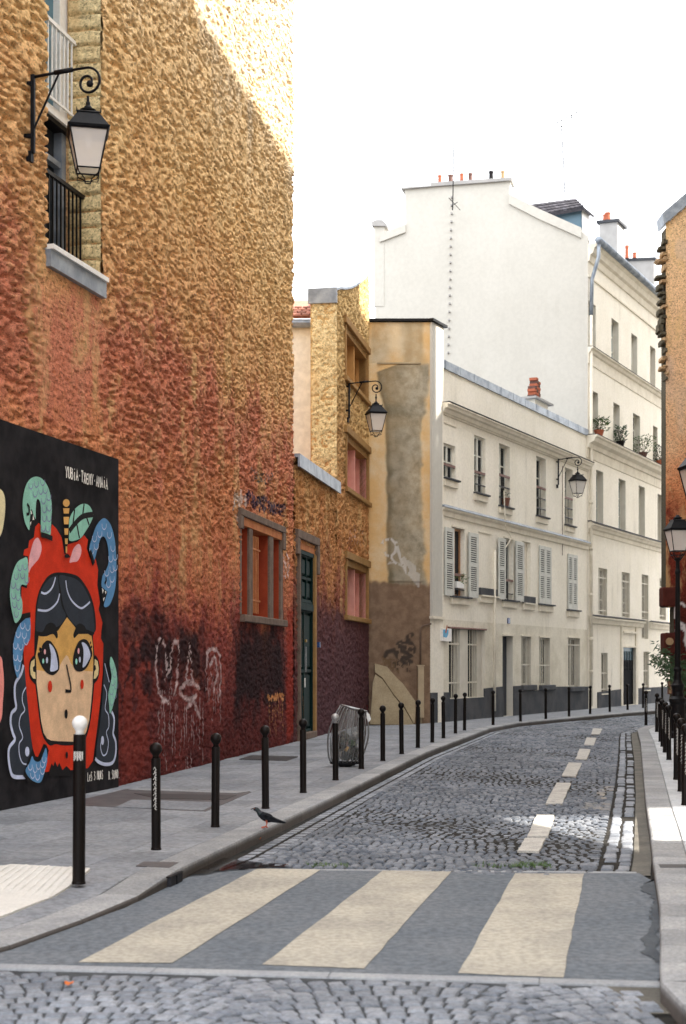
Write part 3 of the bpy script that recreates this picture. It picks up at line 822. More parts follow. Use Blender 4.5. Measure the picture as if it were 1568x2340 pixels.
# tall recess with stone jamb
s0, s1, z0, z1 = REC
def plan_jamb(s):
    s = np.asarray(s, dtype=float); p = WM.P(s1, 0, .02); d = -WM.n; nn = -WM.d
    return p.x+d.x*s, p.y+d.y*s, np.full(s.shape, nn.x), np.full(s.shape, nn.y)
def hj(S, Z):
    course = .21; k = np.floor(Z/course+.35*vnoise(S*2, Z*.0+3, 6)); fz = Z/course+.25*vnoise(S*3, Z, 6)
    fr = fz-np.floor(fz); gap = np.clip(1-np.minimum(fr, 1-fr)/.10, 0, 1)
    return .035-.095*gap+.03*(vnoise(k*3.3, S/.25, 7)-.5)+.02*(vnoise(S/.06, Z/.05, 8)-.5)
rough_grid('stone_jamb', np.arange(0, .46, .02), np.arange(z0, 16.5, .022), hj, [], M['rough_stone'], bld, plan=plan_jamb)
rec = G(); rec.wbox(WM, s0-.02, s0, z0, 17, -1.0, -.03); rec.build('recess_side', M['rough'], bld)
DEP = -.44
win = G(); win.wbox(WM, s0, s1, z0-.02, 17, -1.04, -1.0); win.build('recess_back', M['inner'], bld)
zl = WM.sz(104, 238, DEP)[1]                       # ledge between the two windows
win = G(); win.wbox(WM, s0, s1+.1, zl-.10, zl, DEP-.2, DEP+.06); win.build('window_ledge', M['white_paint'], bld)
win = G(); win.wbox(WM, s0, s1+.06, zl-.16, zl-.10, DEP-.2, DEP+.02); win.build('ledge_flashing', M['black'], bld)
up = G(); up.wbox(WM, s1-.22, s1+.02, zl, 17, DEP-.12, DEP-.02); up.wbox(WM, s0, s0+.1, zl, 17, DEP-.12, DEP-.02); up.wbox(WM, s0+.74, s0+.82, zl, 17, DEP-.12, DEP-.01)
wu = up.build('window', M['white_paint'], bld, label='tall white framed window above the ledge')
pg = G(); pg.wbox(WM, s0+.1, s1-.2, zl, 17, DEP-.14, DEP-.11); pg.build('pane', M['glass_blue'], wu)
lw = G(); lw.wbox(WM, s0+.72, s0+.80, z0, zl-.16, DEP-.14, DEP-.04); lw.wbox(WM, s1-.12, s1+.02, z0, zl-.16, DEP-.16, DEP-.04)
lw.wbox(WM, s0, s1, zl-.62, zl-.55, DEP-.14, DEP-.05)
wl = lw.build('window', M['zinc'], bld, label='dark window below the ledge')
pg = G(); pg.wbox(WM, s0, s1-.1, z0, zl-.16, DEP-.2, DEP-.15); pg.build('pane', M['glass'], wl)
for (za, zb, mt, lab) in ((zl+.04, zl+1.02, 'white_paint', 'white railing'), (z0+.1, z0+1.12, 'black', 'black railing')):
    r = G(); oo = DEP+.22 if mt == 'black' else DEP+.10
    r.wbox(WM, s0, s1-.02, zb-.05, zb, oo-.025, oo+.025)
    rl = r.build('railing', M[mt], bld, label=lab)
    r = G(); r.wbox(WM, s0, s1-.02, za, za+.03, oo-.012, oo+.012); r.build('lower_rail', M[mt], rl)
    k = 0; s = s0+.06
    while s < s1-.05:
        b = G(); b.wbox(WM, s, s+.02, za, zb-.05, oo-.01, oo+.01); b.build('baluster', M[mt], rl); s += .115
sl = G(); sl.wbox(WM, s0-.02, s1+.03, z0-.20, z0+.0, -.02, .075); sl.build('sill_flashing', M['zinc'], bld)
sl = G(); sl.wbox(WM, s0-.02, s1+.03, z0+.002, z0+.06, -.46, .11); sl.build('window_sill', M['white_paint'], bld)
sl = G(); sl.wbox(WM, s1-.35, s1, z0+.062, z0+.16, -.46, -.16); sl.build('lead_corner', M['zinc'], bld)

# triple window with stone surround
a, b, c, d = WIN1
wt = G()
wt.wbev(WB, a-.26, b+.28, d+.15, d+.28, -.05, .06); wt.wbev(WB, a-.26, a-.04, d-.08, d+.148, -.05, .06); wt.wbev(WB, b+.06, b+.28, d-.18, d+.148, -.05, .06)
lin = wt.build('stone_lintel', M['grey_stone'], bld)
wt = G(); wt.wbox(WB, a-.04, b+.06, d, d+.148, -.3, .02); wt.build('lintel_beam', M['orange_soft'], bld)
wt = G(); wt.wbev(WB, a-.10, b+.30, c-.13, c, -.5, .09); wt.build('window_sill', M['grey_stone'], bld)
for ua, ub in ((547.5,551.5), (569.5,577), (616,624), (641,646)):
    ss, se = WB.s(ua), WB.s(ub); wt = G(); wt.wbox(WB, ss, se, c, d, -.52, -.035); mo = wt.build('mullion', M['orange_in'], bld)
    wt = G(); wt.wbev(WB, ss-.004, se+.004, c, d, -.035, .01); wt.build('stone_face', M['grey_stone'], mo)
wt = G(); wt.wbox(WB, a-.2, b+.2, c-.2, d+.2, -.56, -.52)
wt.wbox(WB, b-.002, b+.05, c, d, -.52, -.02); wt.wbox(WB, a-.05, a, c, d, -.52, -.02); wt.build('recess', M['orange_in'], bld)
wt = G(); wt.wbox(WB, WB.s(570)+.17, WB.s(616.5), c, d-.05, -.515, -.5)
w2 = wt.build('window', M['orange_in'], bld)
gr = G(); sa, sb_ = WB.s(577.5), WB.s(598)
gr.wbox(WB, sa, sb_, c+.28, c+.31, -.05, -.025); gb = gr.build('window_grille', M['orange_soft'], bld)
gr = G(); gr.wbox(WB, sa, sb_, d-.36, d-.33, -.05, -.025); gr.build('cross_bar', M['orange_soft'], gb)
for i in range(5):
    gr = G(); ss = WB.s(580+i*3.4); gr.wbox(WB, ss, ss+.035, c+.06, d-.1, -.045, -.03); gr.build('bar', M['orange_soft'], gb)

# ------------------------------------------------------------------ mural panel
PANEL_TOP = (WM.sz(0, 959.5)[1]+WM.sz(270, 1054.5)[1])/2
mur = thing('mural_panel', tuple(WM.P(-1.6, .1, .05)), 'black mural panel of a wide-eyed girl in a red apple with blue and green worms', 'mural')
OB = .055
g = G(); g.wbox(WM, -8.5, WM.s(271, OB), .06, PANEL_TOP, -.04, OB)
mat_mural_black = mat('mural_black', (.005,.0045,.006), .9, (.02,.018,.02), 3, .12, 90)
g.build('panel', mat_mural_black, mur)
def flatmat(n, c): return mat('paint_'+n, c, .75, tuple(x*.78 for x in c), 5, .25, 70, fine=.10, spec=.1)
MC = {k: flatmat(k, c) for k, c in dict(red=(.62,.035,.010), teal=(.28,.58,.46), blue=(.105,.27,.50), navy=(.030,.037,.050), ltblue=(.55,.60,.78), skin=(.78,.53,.33), skin2=(.68,.38,.11),
      pink=(.82,.42,.45), cream=(.80,.70,.42), ear=(.78,.62,.32), black=(.010,.009,.010), purple=(.24,.22,.42), salmon=(.85,.30,.26), white=(.82,.79,.74), orange=(.72,.40,.12), ltteal=(.35,.75,.62)).items()}
def z2c(x, y): return (x*.201, y*.201+1034.9)
def z3c(x, y): return (x*.1877, y*.1877+1442.6)
lay = [OB]
def smooth_pts(P_, closed=True, m=5):
    n = len(P_); out = []
    for i in range(n if closed else n-1):
        p0, p1, p2, p3 = [np.array(P_[(i+k-1) % n] if closed else P_[min(max(i+k-1, 0), n-1)]) for k in range(4)]
        for j in range(m):
            t = j/m
            out.append(tuple(.5*((2*p1)+(-p0+p2)*t+(2*p0-5*p1+4*p2-p3)*t*t+(-p0+3*p1-3*p2+p3)*t**3)))
    if not closed: out.append(tuple(P_[-1]))
    return out
def shape(name, conv, pts, c, smooth=True, smax=WM.s(270, OB)):
    lay[0] += .0003
    P_ = smooth_pts(pts) if smooth else pts
    sz = [WM.sz(*conv(*p), OB) for p in P_]; sz = [(min(s, smax), z) for s, z in sz]
    g = G(); g.flat(WM, sz, lay[0]); o = g.build(name, MC[c], mur); fix_normals(o); return o
def ell(name, conv, cx, cy, rx, ry, c, tilt=0):
    pts = []
    for k in range(20):
        t = 2*math.pi*k/20; x, y = rx*math.cos(t), ry*math.sin(t); pts.append((cx+x*math.cos(tilt)-y*math.sin(tilt), cy+x*math.sin(tilt)+y*math.cos(tilt)))
    return shape(name, conv, pts, c, False)
def ribbon(g, W, P_, w, o, w2=None):
    P_ = [np.array(p) for p in P_]; L = []; R = []; n = len(P_)
    for i, p in enumerate(P_):
        t = P_[min(i+1, n-1)]-P_[max(i-1, 0)]; t = t/(np.hypot(*t)+1e-9); nn = np.array([-t[1], t[0]])
        ww = w if w2 is None else w+(w2-w)*i/(n-1)
        L.append(p+nn*ww/2); R.append(p-nn*ww/2)
    vs = [W.P(a[0], a[1], o) for a in L]+[W.P(a[0], a[1], o) for a in R]
    g.add(vs, [(i, i+1, n+i+1, n+i) for i in range(n-1)])
def lines(name, conv, strokes, c, w, smooth=True, w2=None):
    lay[0] += .0003; g = G(); o = None; many = 'scales' in name
    for st in strokes:
        P_ = smooth_pts(st, False, 4) if smooth and len(st) > 2 else st
        ribbon(g, WM, [WM.sz(*conv(*p), OB) for p in P_], w, lay[0], w2)
        if not many: o = g.build(name, MC[c], mur); g = G()
    return g.build(name, MC[c], mur, kind='stuff') if many else o

# neighbouring figure running off to the left
shape('painted_shape', z2c, [(-200,380),(-20,400),(45,470),(60,600),(45,780),(0,950),(-150,1100)], 'cream')
shape('painted_shape', z3c, [(-200,250),(0,300),(35,440),(48,620),(35,850),(0,1110),(-200,1250)], 'salmon')
# red apple hood
def t3(L): return [(x*.9338, y*.9338+2028.4) for x, y in L]
shape('apple_hood', z2c, [(440,795),(400,840),(385,960),(330,1000),(320,1080),(275,1100),(265,1165),(320,1175),(318,1400),(305,1540),(245,1520),(240,1830),(330,1850),(345,2110),(290,2160)]+t3([(285,200),(290,350),(303,600),(320,780),(345,1000),(372,1250),(400,1430),(430,1520),(460,1530),(500,1440),(530,1370),(560,1380),(570,1450),(550,1600),(545,1715),(590,1710),(640,1690),(760,1700),(880,1690),(1000,1680),(1070,1665),(1130,1580),(1180,1200),(1220,850),(1250,500),(1258,150),(1228,90),(1232,0)])+[(1165,1930),(1120,1780),(1135,1700),(1105,1500),(1115,1330),(1085,1200),(1055,1290),(985,1090),(1000,990),(955,935),(880,1010),(770,1040),(750,1150),(730,1150),(700,960),(640,860),(590,810),(560,950)], 'red', False)
# bites along the hood
# apple shines
shape('shine', z2c, [(430,965),(465,1030),(470,1110),(440,1200),(400,1250),(350,1310),(325,1360),(330,1210),(350,1110),(385,1000)], 'pink')
shape('shine', z2c, [(890,1035),(920,1070),(920,1150),(880,1230),(830,1240),(790,1245),(810,1160),(840,1080)], 'pink')
# outlined hair cap
shape('hair_outline', z2c, [(640,1360),(760,1365),(880,1400),(960,1490),(1030,1620),(1075,1790),(1090,2000)]+t3([(1130,60),(1150,300),(1148,600),(1128,860),(1103,1080),(1070,1230),(1015,1350),(900,1385),(760,1390),(680,1375),(610,1392),(560,1345),(515,1260),(482,1100),(452,850),(424,600),(415,350),(418,60)])+[(395,2000),(405,1750),(440,1580),(500,1460),(560,1390)], 'black')
shape('face', z2c, [(760,1870),(850,1980),(900,2060)]+t3([(1110,30),(1128,160),(1135,350),(1130,600),(1110,850),(1085,1080),(1050,1220),(1000,1315),(890,1345),(700,1338),(620,1330),(570,1305),(530,1240),(500,1100),(470,850),(440,600),(432,300),(450,200),(470,50)])+[(560,2070),(660,2020),(700,1960)], 'skin', False)
shape('forehead', z2c, [(760,1870),(850,1980),(900,2060)]+t3([(1110,30),(1128,160),(1135,350),(1128,490),(1020,480),(900,430),(860,390),(830,310),(805,290),(770,340),(730,410),(700,480),(560,490),(440,470),(432,300),(450,200),(470,50)])+[(560,2070),(660,2020),(700,1960)], 'skin2', False)

shape('hair', z2c, [(640,1395),(560,1430),(500,1500),(450,1600),(425,1720),(412,1850),(408,2020),(480,2050),(530,2030),(620,1990),(690,1950),(745,1850),(700,1740),(670,1560),(655,1410)], 'navy')
shape('hair', z2c, [(668,1400),(770,1405),(870,1440),(940,1510),(1000,1620),(1045,1740),(1065,1880),(1070,2030),(990,2010),(900,1990),(820,1930),(760,1840),(715,1720),(690,1560)], 'navy')
shape('brow', z2c, [(410,2030),(480,2035),(520,1960),(570,1930),(620,1950),(640,2000),(655,2080),(640,2110),(600,2060),(520,2085),(440,2080)], 'black')
shape('brow', z2c, [(1070,2040),(990,2030),(960,1970),(910,1940),(870,1960),(850,2010),(830,2070),(845,2105),(890,2060),(960,2040),(1040,2080)], 'black')
lines('hair_highlight', z2c, [[(628,1415),(600,1510),(560,1570),(510,1600),(465,1585)], [(675,1600),(650,1690),(590,1760),(520,1795),(425,1785)], [(745,1450),(760,1560),(800,1660),(860,1730),(920,1765),(970,1740),(1020,1695)]], 'ltblue', .026)
# ears
shape('ear_outline', z3c, [(430,315),(370,340),(350,440),(360,560),(400,620),(440,625)], 'black')
shape('ear', z3c, [(418,335),(375,370),(362,450),(370,530),(400,575),(430,580),(425,500),(400,490),(395,440),(415,420)], 'ear', False)
shape('ear_outline', z3c, [(1145,310),(1190,340),(1210,440),(1195,560),(1160,620),(1125,625)], 'black')
shape('ear', z3c, [(1150,335),(1185,365),(1198,450),(1190,530),(1160,575),(1135,580),(1145,490),(1165,460),(1160,420),(1145,410)], 'ear', False)
# eyes
shape('eye', z3c, [(560,115),(610,120),(650,170),(690,240),(715,340),(718,450),(690,500),(640,535),(570,510),(510,440),(465,330),(455,270),(500,240),(510,170)], 'black')
shape('eye_white', z3c, [(595,155),(640,190),(675,270),(695,370),(700,450),(680,475),(640,490),(605,480),(612,400),(615,280)], 'ltblue')
shape('eye', z3c, [(1010,95),(1060,115),(1095,180),(1120,270),(1100,340),(1060,430),(1000,485),(930,485),(890,430),(883,350),(905,230),(950,130)], 'black')
shape('eye_white', z3c, [(990,138),(1035,150),(1075,210),(1095,300),(1060,380),(1030,425),(1000,435),(1010,330),(1010,220)], 'ltblue')
for cx, cy, rx, ry, c in ((540,250,13,32,'pink'),(519,362,12,30,'ltteal'),(566,352,13,38,'ltblue'),(950,240,12,36,'pink'),(923,368,12,36,'ltteal'),(965,345,12,36,'ltblue')): ell('eye_glint', z3c, cx, cy, rx, ry, c)
lines('eyelash', z3c, [[(510,230),(475,210),(490,250)],[(480,280),(455,270)],[(1090,150),(1100,130)],[(1100,200),(1115,180)]], 'black', .03)
ell('cheek', z3c, 602, 672, 26, 72, 'red'); ell('cheek', z3c, 992, 645, 20, 58, 'red'); ell('mouth', z3c, 797, 1007, 19, 57, 'black')
lines('nose', z3c, [[(802,405),(825,520),(850,640),(857,720)]], 'black', .03)
shape('nose_tip', z3c, [(788,705),(850,715),(862,730),(850,748),(788,748)], 'black', False)
ell('chin_mark', z3c, 805, 1508, 14, 42, 'black')
shape('bite', z3c, [(590,1700),(620,1610),(640,1640),(660,1580),(690,1650),(715,1600),(750,1690),(800,1640),(850,1690),(850,1760),(590,1760)], 'black', False)
# long curls of hair either side
shape('curl', z3c, [(290,420),(230,520),(180,640),(175,800),(185,930),(140,980),(115,1100),(140,1230),(170,1320),(110,1400),(90,1500),(110,1680),(150,1760),(270,1760),(330,1700),(390,1500),(370,1300),(340,1000),(310,700)], 'navy', False)
shape('curl', z3c, [(1262,400),(1330,600),(1300,800),(1330,1000),(1375,980),(1385,1100),(1365,1240),(1400,1330),(1405,1480),(1370,1600),(1270,1620),(1160,1580),(1165,1400),(1200,1200),(1230,900),(1250,600)], 'navy', False)
lines('curl_outline', z3c, [[(275,410),(245,520),(175,640),(170,800),(185,930),(130,1000),(118,1120),(145,1240),(170,1320),(105,1410),(92,1520),(115,1690),(160,1770),(300,1775)], [(1350,980),(1380,1060),(1375,1180),(1368,1250),(1400,1350),(1398,1500),(1360,1600),(1270,1620),(1190,1590),(1150,1550)]], 'ltblue', .045)
lines('curl_line', z3c, [[(305,680),(265,760),(262,860),(290,960),(240,1030),(222,1150),(265,1290),(222,1370),(225,1500),(260,1600),(310,1620)], [(1265,390),(1320,620)], [(1255,650),(1290,760),(1270,940),(1310,1020),(1315,1160),(1285,1230),(1310,1350),(1290,1480),(1245,1510),(1215,1420),(1225,1330)]], 'ltblue', .018)
ell('curl_eye', z3c, 320, 1465, 26, 60, 'ltblue'); ell('curl_eye', z3c, 1238, 1330, 18, 55, 'ltblue')
# worms
def worm(name, conv, pts, c): return shape(name, conv, pts, c)
worm('worm', z2c, [(395,270),(460,290),(520,360),(560,470),(578,620),(570,800),(560,940),(510,930),(455,915),(455,700),(450,590),(430,530),(405,540),(395,640),(390,770),(350,640),(335,720),(325,860),(310,870),(270,780),(248,650),(250,520),(280,380),(330,300)], 'teal')
shape('worm_mouth', z2c, [(340,640),(395,760),(380,790),(330,850),(325,780)], 'black', False)
for q in ([(340,650),(355,690),(340,700)], [(365,700),(378,760),(358,765)], [(345,780),(335,830),(328,790)]): shape('tooth', z2c, q, 'white', False)
worm('worm', z2c, [(1160,745),(1215,770),(1260,850),(1295,1000),(1310,1200),(1310,1420),(1290,1580),(1240,1720),(1190,1755),(1170,1730),(1190,1650),(1205,1580),(1145,1520),(1155,1400),(1195,1330),(1222,1250),(1222,1120),(1200,1000),(1165,950),(1130,980),(1100,1080),(1060,1230),(1050,1240),(1005,1100),(1040,950),(1090,820)], 'blue')
shape('worm_mouth', z2c, [(1145,1525),(1210,1580),(1190,1650),(1170,1720),(1150,1640)], 'black', False)
for q in ([(1148,1535),(1168,1560),(1155,1600)], [(1180,1565),(1198,1580),(1188,1610)], [(1180,1640),(1165,1690),(1160,1655)]): shape('tooth', z2c, q, 'white', False)
worm('worm', z2c, [(300,1210),(240,1205),(180,1250),(130,1370),(100,1540),(105,1700),(130,1840),(165,1935),(230,1850),(240,1700),(215,1600),(230,1500),(300,1485)], 'teal')
worm('worm', z2c, [(325,1860),(270,1890),(190,1980),(140,2150),(135,2330),(150,2450),(185,2560),(210,2500),(240,2300),(270,2180),(328,2110)], 'blue')
worm('worm', z3c, [(1340,310),(1375,380),(1405,500),(1412,640),(1390,800),(1330,1000),(1315,900),(1305,770),(1330,640),(1345,540),(1325,430),(1325,350)], 'teal')
shape('worm_outline', z3c, [(545,1375),(515,1410),(480,1520),(455,1560),(415,1560),(375,1440),(320,1580),(265,1760),(290,1790),(330,1850),(500,1860),(580,1450)], 'black', False)
worm('worm', z3c, [(545,1420),(515,1480),(480,1570),(440,1590),(400,1570),(375,1520),(345,1600),(295,1690),(330,1770),(400,1830),(480,1835),(530,1700),(560,1560)], 'blue')
def scales(conv, pts, c, w=.012, nm='worm_scales', rx=24, ry=42):
    ss = []
    for x, y in pts: ss.append([(x-rx, y-ry*.6), (x-rx*.9, y+ry*.4), (x, y+ry), (x+rx*.9, y+ry*.4), (x+rx, y-ry*.6)])
    lines(nm, conv, ss, c, w)
scales(z2c, [(335,370),(400,350),(470,330),(385,460),(450,430),(500,420),(480,540),(540,500),(490,640),(545,620),(490,740),(545,740),(480,850),(530,860)], 'purple')
scales(z2c, [(210,1300),(270,1290),(170,1400),(240,1390),(290,1440),(135,1500),(190,1520),(140,1620),(190,1640),(150,1720),(200,1740),(170,1830)], 'purple')
scales(z2c, [(1120,920),(1060,970),(1170,830),(1230,930),(1080,1060),(1030,1110),(1270,1080),(1245,1200),(1295,1180),(1260,1320),(1200,1360),(1295,1300),(1260,1430),(1220,1490)], 'ltblue')
scales(z2c, [(240,1960),(300,1980),(190,2060),(260,2070),(160,2190),(220,2200),(280,2140),(160,2320),(210,2330),(180,2440)], 'ltblue')
scales(z3c, [(350,1650),(410,1680),(380,1750),(450,1640),(500,1700),(440,1770),(520,1560),(500,1620)], 'ltblue')
scales(z3c, [(1350,430),(1380,520),(1360,620),(1395,660),(1340,730),(1380,780),(1345,860)], 'purple', .008)
lines('worm_eye', z2c, [[(292,580),(315,620),(312,690),(285,695)], [(1188,1415),(1192,1450),(1175,1490)]], 'black', .035)
lines('worm_base', z2c, [[(450,930),(510,945),(580,975)], [(1010,1110),(1055,1260)], [(240,1860),(330,1840)]], 'black', .06)
# stalk and leaf
ell('stalk_tip', z2c, 737, 570, 38, 44, 'orange')
for i, (y, h, w) in enumerate(((660,30,36),(770,42,32),(895,36,24),(1005,32,17),(1100,36,9))): shape('stalk', z2c, [(737-w, y-h), (737+w, y-h), (737+w*.8, y+h), (737-w*.8, y+h)], 'orange', False)
shape('stalk_foot', z2c, [(720,1160),(745,1148),(772,1165),(775,1190),(720,1190)], 'black')
shape('leaf', z2c, [(775,1000),(768,900),(770,760),(810,670),(870,605),(935,578),(995,600),(1030,660),(1040,720),(1010,800),(950,900),(890,975)], 'teal')
lines('leaf_vein', z2c, [[(770,890),(830,810),(920,725),(1040,700)]], 'black', .07)
lines('leaf_vein', z2c, [[(830,640),(812,800)],[(938,580),(920,720)],[(855,815),(885,970)],[(965,730),(995,820)]], 'black', .035, smooth=False)

# hand-painted letters
GLY = {'Y':[[(0,1),(.5,.45),(1,1)],[(.5,.5),(.45,0)]],'U':[[(0,1),(.05,.15),(.5,0),(.95,.15),(1,1)]],'B':[[(0,0),(0,1),(.8,.85),(.7,.55),(0,.5)],[(.7,.55),(1,.25),(.7,0),(0,0)]],
 'I':[[(.5,0),(.5,.75)],[(.45,.98),(.55,1.02)]],'A':[[(0,0),(.5,1),(1,0)],[(.2,.35),(.85,.35)]],'T':[[(0,1),(1,1)],[(.5,1),(.5,0)]],'X':[[(0,1),(1,0)],[(0,0),(1,1)]],
 'E':[[(1,.95),(.3,.9),(0,.5),(.3,.05),(1,.05)],[(.05,.5),(.8,.5)]],'M':[[(0,0),(.1,1),(.5,.4),(.9,1),(1,0)]],'L':[[(0,1),(0,0),(.8,.05)]],'e':[[(.1,.35),(.8,.4),(.7,.7),(.2,.65),(.1,.2),(.7,0)]],
 'S':[[(.9,.9),(.4,1),(.1,.75),(.8,.35),(.6,0),(.05,.08)]],'3':[[(.1,.95),(.8,.85),(.4,.55),(.9,.3),(.5,0),(.05,.1)]],'R':[[(.1,0),(.1,1),(.8,.85),(.6,.5),(.1,.5)],[(.5,.5),(.9,0)]],
 'O':[[(.5,1),(.1,.7),(.15,.15),(.55,0),(.9,.3),(.85,.8),(.5,1)]],'.':[[(.35,.02),(.55,.04)]],'·':[[(.35,.5),(.6,.52)]],' ':[]}
def letters(W, o, text, s0, s1, z0, h, w, m, parent, name='lettering', jitter=.06, slope=0, stepw=None):
    g = G(); n = len(text); cw = (s1-s0)/n; rs = random.Random(len(text))
    for i, ch in enumerate(text):
        dz = rs.uniform(-jitter, jitter)*h
        for st in GLY.get(ch, []):
            pts = [(s0+i*cw+x*cw*.74, z0+dz+y*h+slope*(i/n)) for x, y in st]
            ribbon(g, W, pts, w, o)
    return g.build(name, m, parent)
sA, zA = WM.sz(145.5, 1086, OB); sB, zB = WM.sz(243, 1117, OB)
letters(WM, lay[0]+.004, 'YUBIA·TXEMY·AMAIA', sA, sB, (zA+zB)/2-.02, .135, .022, MC['white'], mur)
sA, zA = WM.sz(*z3c(1045,1850), OB); sB, zB = WM.sz(*z3c(1235,1830), OB)
letters(WM, lay[0]+.004, 'LeS 3 MURS', sA, sB, (zA+zB)/2+.03, .11, .016, MC['white'], mur)
sA, zA = WM.sz(*z3c(1300,1820), OB); sB, zB = WM.sz(*z3c(1440,1800), OB)
letters(WM, lay[0]+.004, 'R.SUMO.', sA, sB, (zA+zB)/2+.02, .11, .016, MC['white'], mur)

# ------------------------------------------------------------------ low wall and gabled tower beyond the tall building
low = thing('roughcast_low_wall', tuple(WB.P(14, .1, 0)), 'low orange roughcast wall with zinc capping around the green door', 'wall')
sarr = np.arange(END1+.005, SC+.005, .034); zarr = np.arange(.05, LOWTOP, .034)
DOORH = (DOOR[0]-.02, DOOR[1]+.02, .0, DOOR[3]+.16)
def amp2(S, Z): return sstep(3.3, 4.6, Z+1.2*(vnoise(S/1.1, Z/.9, 31)-.5))
def paint2(S, Z, H, col, amt):
    patch(S, Z, col, amt, (720, 775, 1380, 1700), (.10,.05,.058), .75, .25, 60, .45)
    patch(S, Z, col, amt, (676, 720, 1590, 1700), (.12,.045,.035), .6, .2, 66, .3)
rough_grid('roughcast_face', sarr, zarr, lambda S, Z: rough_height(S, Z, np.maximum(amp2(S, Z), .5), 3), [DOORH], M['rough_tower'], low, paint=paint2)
g = G(); g.wbox(WB, END1, DOOR[0]-.03, .1, LOWTOP, -.62, -.04); g.wbox(WB, DOOR[1]+.03, SC+.05, .1, LOWTOP, -.62, -.04); g.wbox(WB, DOOR[0]-.03, DOOR[1]+.03, DOOR[3]+.16, LOWTOP, -.62, -.04)
g.build('masonry_core', M['rough_tower'], low)
g = G(); g.wbox(WB, END1+.02, SC+.02, LOWTOP-.02, LOWTOP+.05, -.75, .13); g.wbox(WB, END1+.02, SC+.02, LOWTOP-.22, LOWTOP-.02, .085, .13); g.build('zinc_capping', M['zinc'], low)
# door
a, b, c, d = DOOR
dr = thing('street_door', tuple(WB.P((a+b)/2, .1, 0)), 'tall dark green panelled door with transom in the roughcast wall', 'door')
g = G(); g.wbev(WB, a-.30, b+.34, d+.22, d+.40, -.05, .07); g.wbev(WB, a-.30, a-.06, d-.12, d+.218, -.05, .07); g.wbev(WB, b+.12, b+.34, d-.42, d+.218, -.05, .07); g.build('stone_lintel', M['grey_stone'], dr)
g = G(); g.wbox(WB, a-.04, b+.05, d+.02, d+.218, -.3, .0); g.build('lintel_beam', M['orange_soft'], dr)
g = G(); g.wbev(WB, a-.10, a, .1, d, -.3, .07); g.build('door_jamb', M['grey_stone'], dr)
g = G(); g.wbev(WB, b, b+.16, .1, d, -.3, .03); g.build('door_jamb', M['ochre_trim'], dr)
o0 = -.06
g = G(); g.wbox(WB, a, b, .22, d+.02, -.3, o0-.06)
g.wbox(WB, a, a+.08, .22, d, o0-.06, o0+.03); g.wbox(WB, b-.08, b, .22, d, o0-.06, o0+.03); g.wbox(WB, a, b, d-.07, d+.02, o0-.06, o0+.05)
g.build('door_frame', M['door'], dr)
zt = 2.88
g = G(); g.wbev(WB, a+.08, b-.08, zt, zt+.16, o0-.06, o0+.06); g.wbev(WB, a+.08, b-.08, zt+.16, zt+.22, o0-.06, o0+.03); g.build('transom_bar', M['door'], dr)
mid = (a+b)/2
def panels(za, zb, nm, cols, rows, parent):
    w = (b-a-.16)/cols; h = (zb-za)/rows
    fr = G()
    for i in range(cols+1): fr.wbev(WB, a+.08+i*w-(.035 if 0 < i < cols else 0), a+.08+i*w+.045, za, zb, o0-.06, o0+.012)
    for k in range(rows+1): fr.wbev(WB, a+.10, b-.10, za+k*h-.035, za+k*h+.035, o0-.06, o0+.010)
    f = fr.build(nm, M['door'], parent)
    for i in range(cols):
        for k in range(rows):
            p = G(); p.wbev(WB, a+.08+i*w+.085, a+.08+(i+1)*w-.075, za+k*h+.08, za+(k+1)*h-.08, o0-.06, o0-.012, .02); p.build('door_panel', M['door'], f)
panels(zt+.22, d-.07, 'transom_panels', 3, 2, dr)
panels(.26, zt, 'door_leaf', 2, 2, dr)
g = G(); g.lathe([(.028,0),(.03,.01),(.02,.02)], n=10)
hs_ = G(); hs_.wbox(WB, mid+.10, mid+.14, 1.55, 2.1, o0+.01, o0+.03); hs_.build('door_pull', M['steel'], dr)
hs_ = G(); hs_.wbox(WB, mid+.02, mid+.10, 1.22, 1.42, o0+.01, o0+.02); hs_.build('notice_sticker', M['white_paint'], dr)
hs_ = G(); hs_.wbox(WB, a+.30, a+.52, 1.66, 1.70, o0+.01, o0+.025); hs_.build('letter_slot', M['steel'], dr)
hs_ = G(); hs_.wbox(WB, mid+.08, mid+.13, 2.2, 2.26, o0+.01, o0+.05); hs_.build('door_knob', mat('brass', (.45,.28,.08), .35, metal=.8), dr)
# bare timber scratches on the lower leaf
gsc = G(); rs = random.Random(5)
for i in range(16):
    s = rs.uniform(a+.22, mid-.05); z = rs.uniform(.5, 2.5); ribbon(gsc, WB, [(s, z), (s+rs.uniform(-.05,.06), z+.12), (s+rs.uniform(-.04,.05), z+.3)], rs.uniform(.008, .018), o0+.018)
gsc.build('scratches', mat('bare_wood', (.16,.09,.05), .8), dr)
g = G(); g.wbev(WB, a-.02, b+.04, .1, .24, -.3, .06); g.build('door_step', M['grey_stone'], dr)
g = G(); g.wbox(WB, b+.33, b+.42, 2.1, 2.22, .0, .06); tag(g.build('house_number', M['blue_plate']), 'small blue house number plate right of the green door', 'plaque')

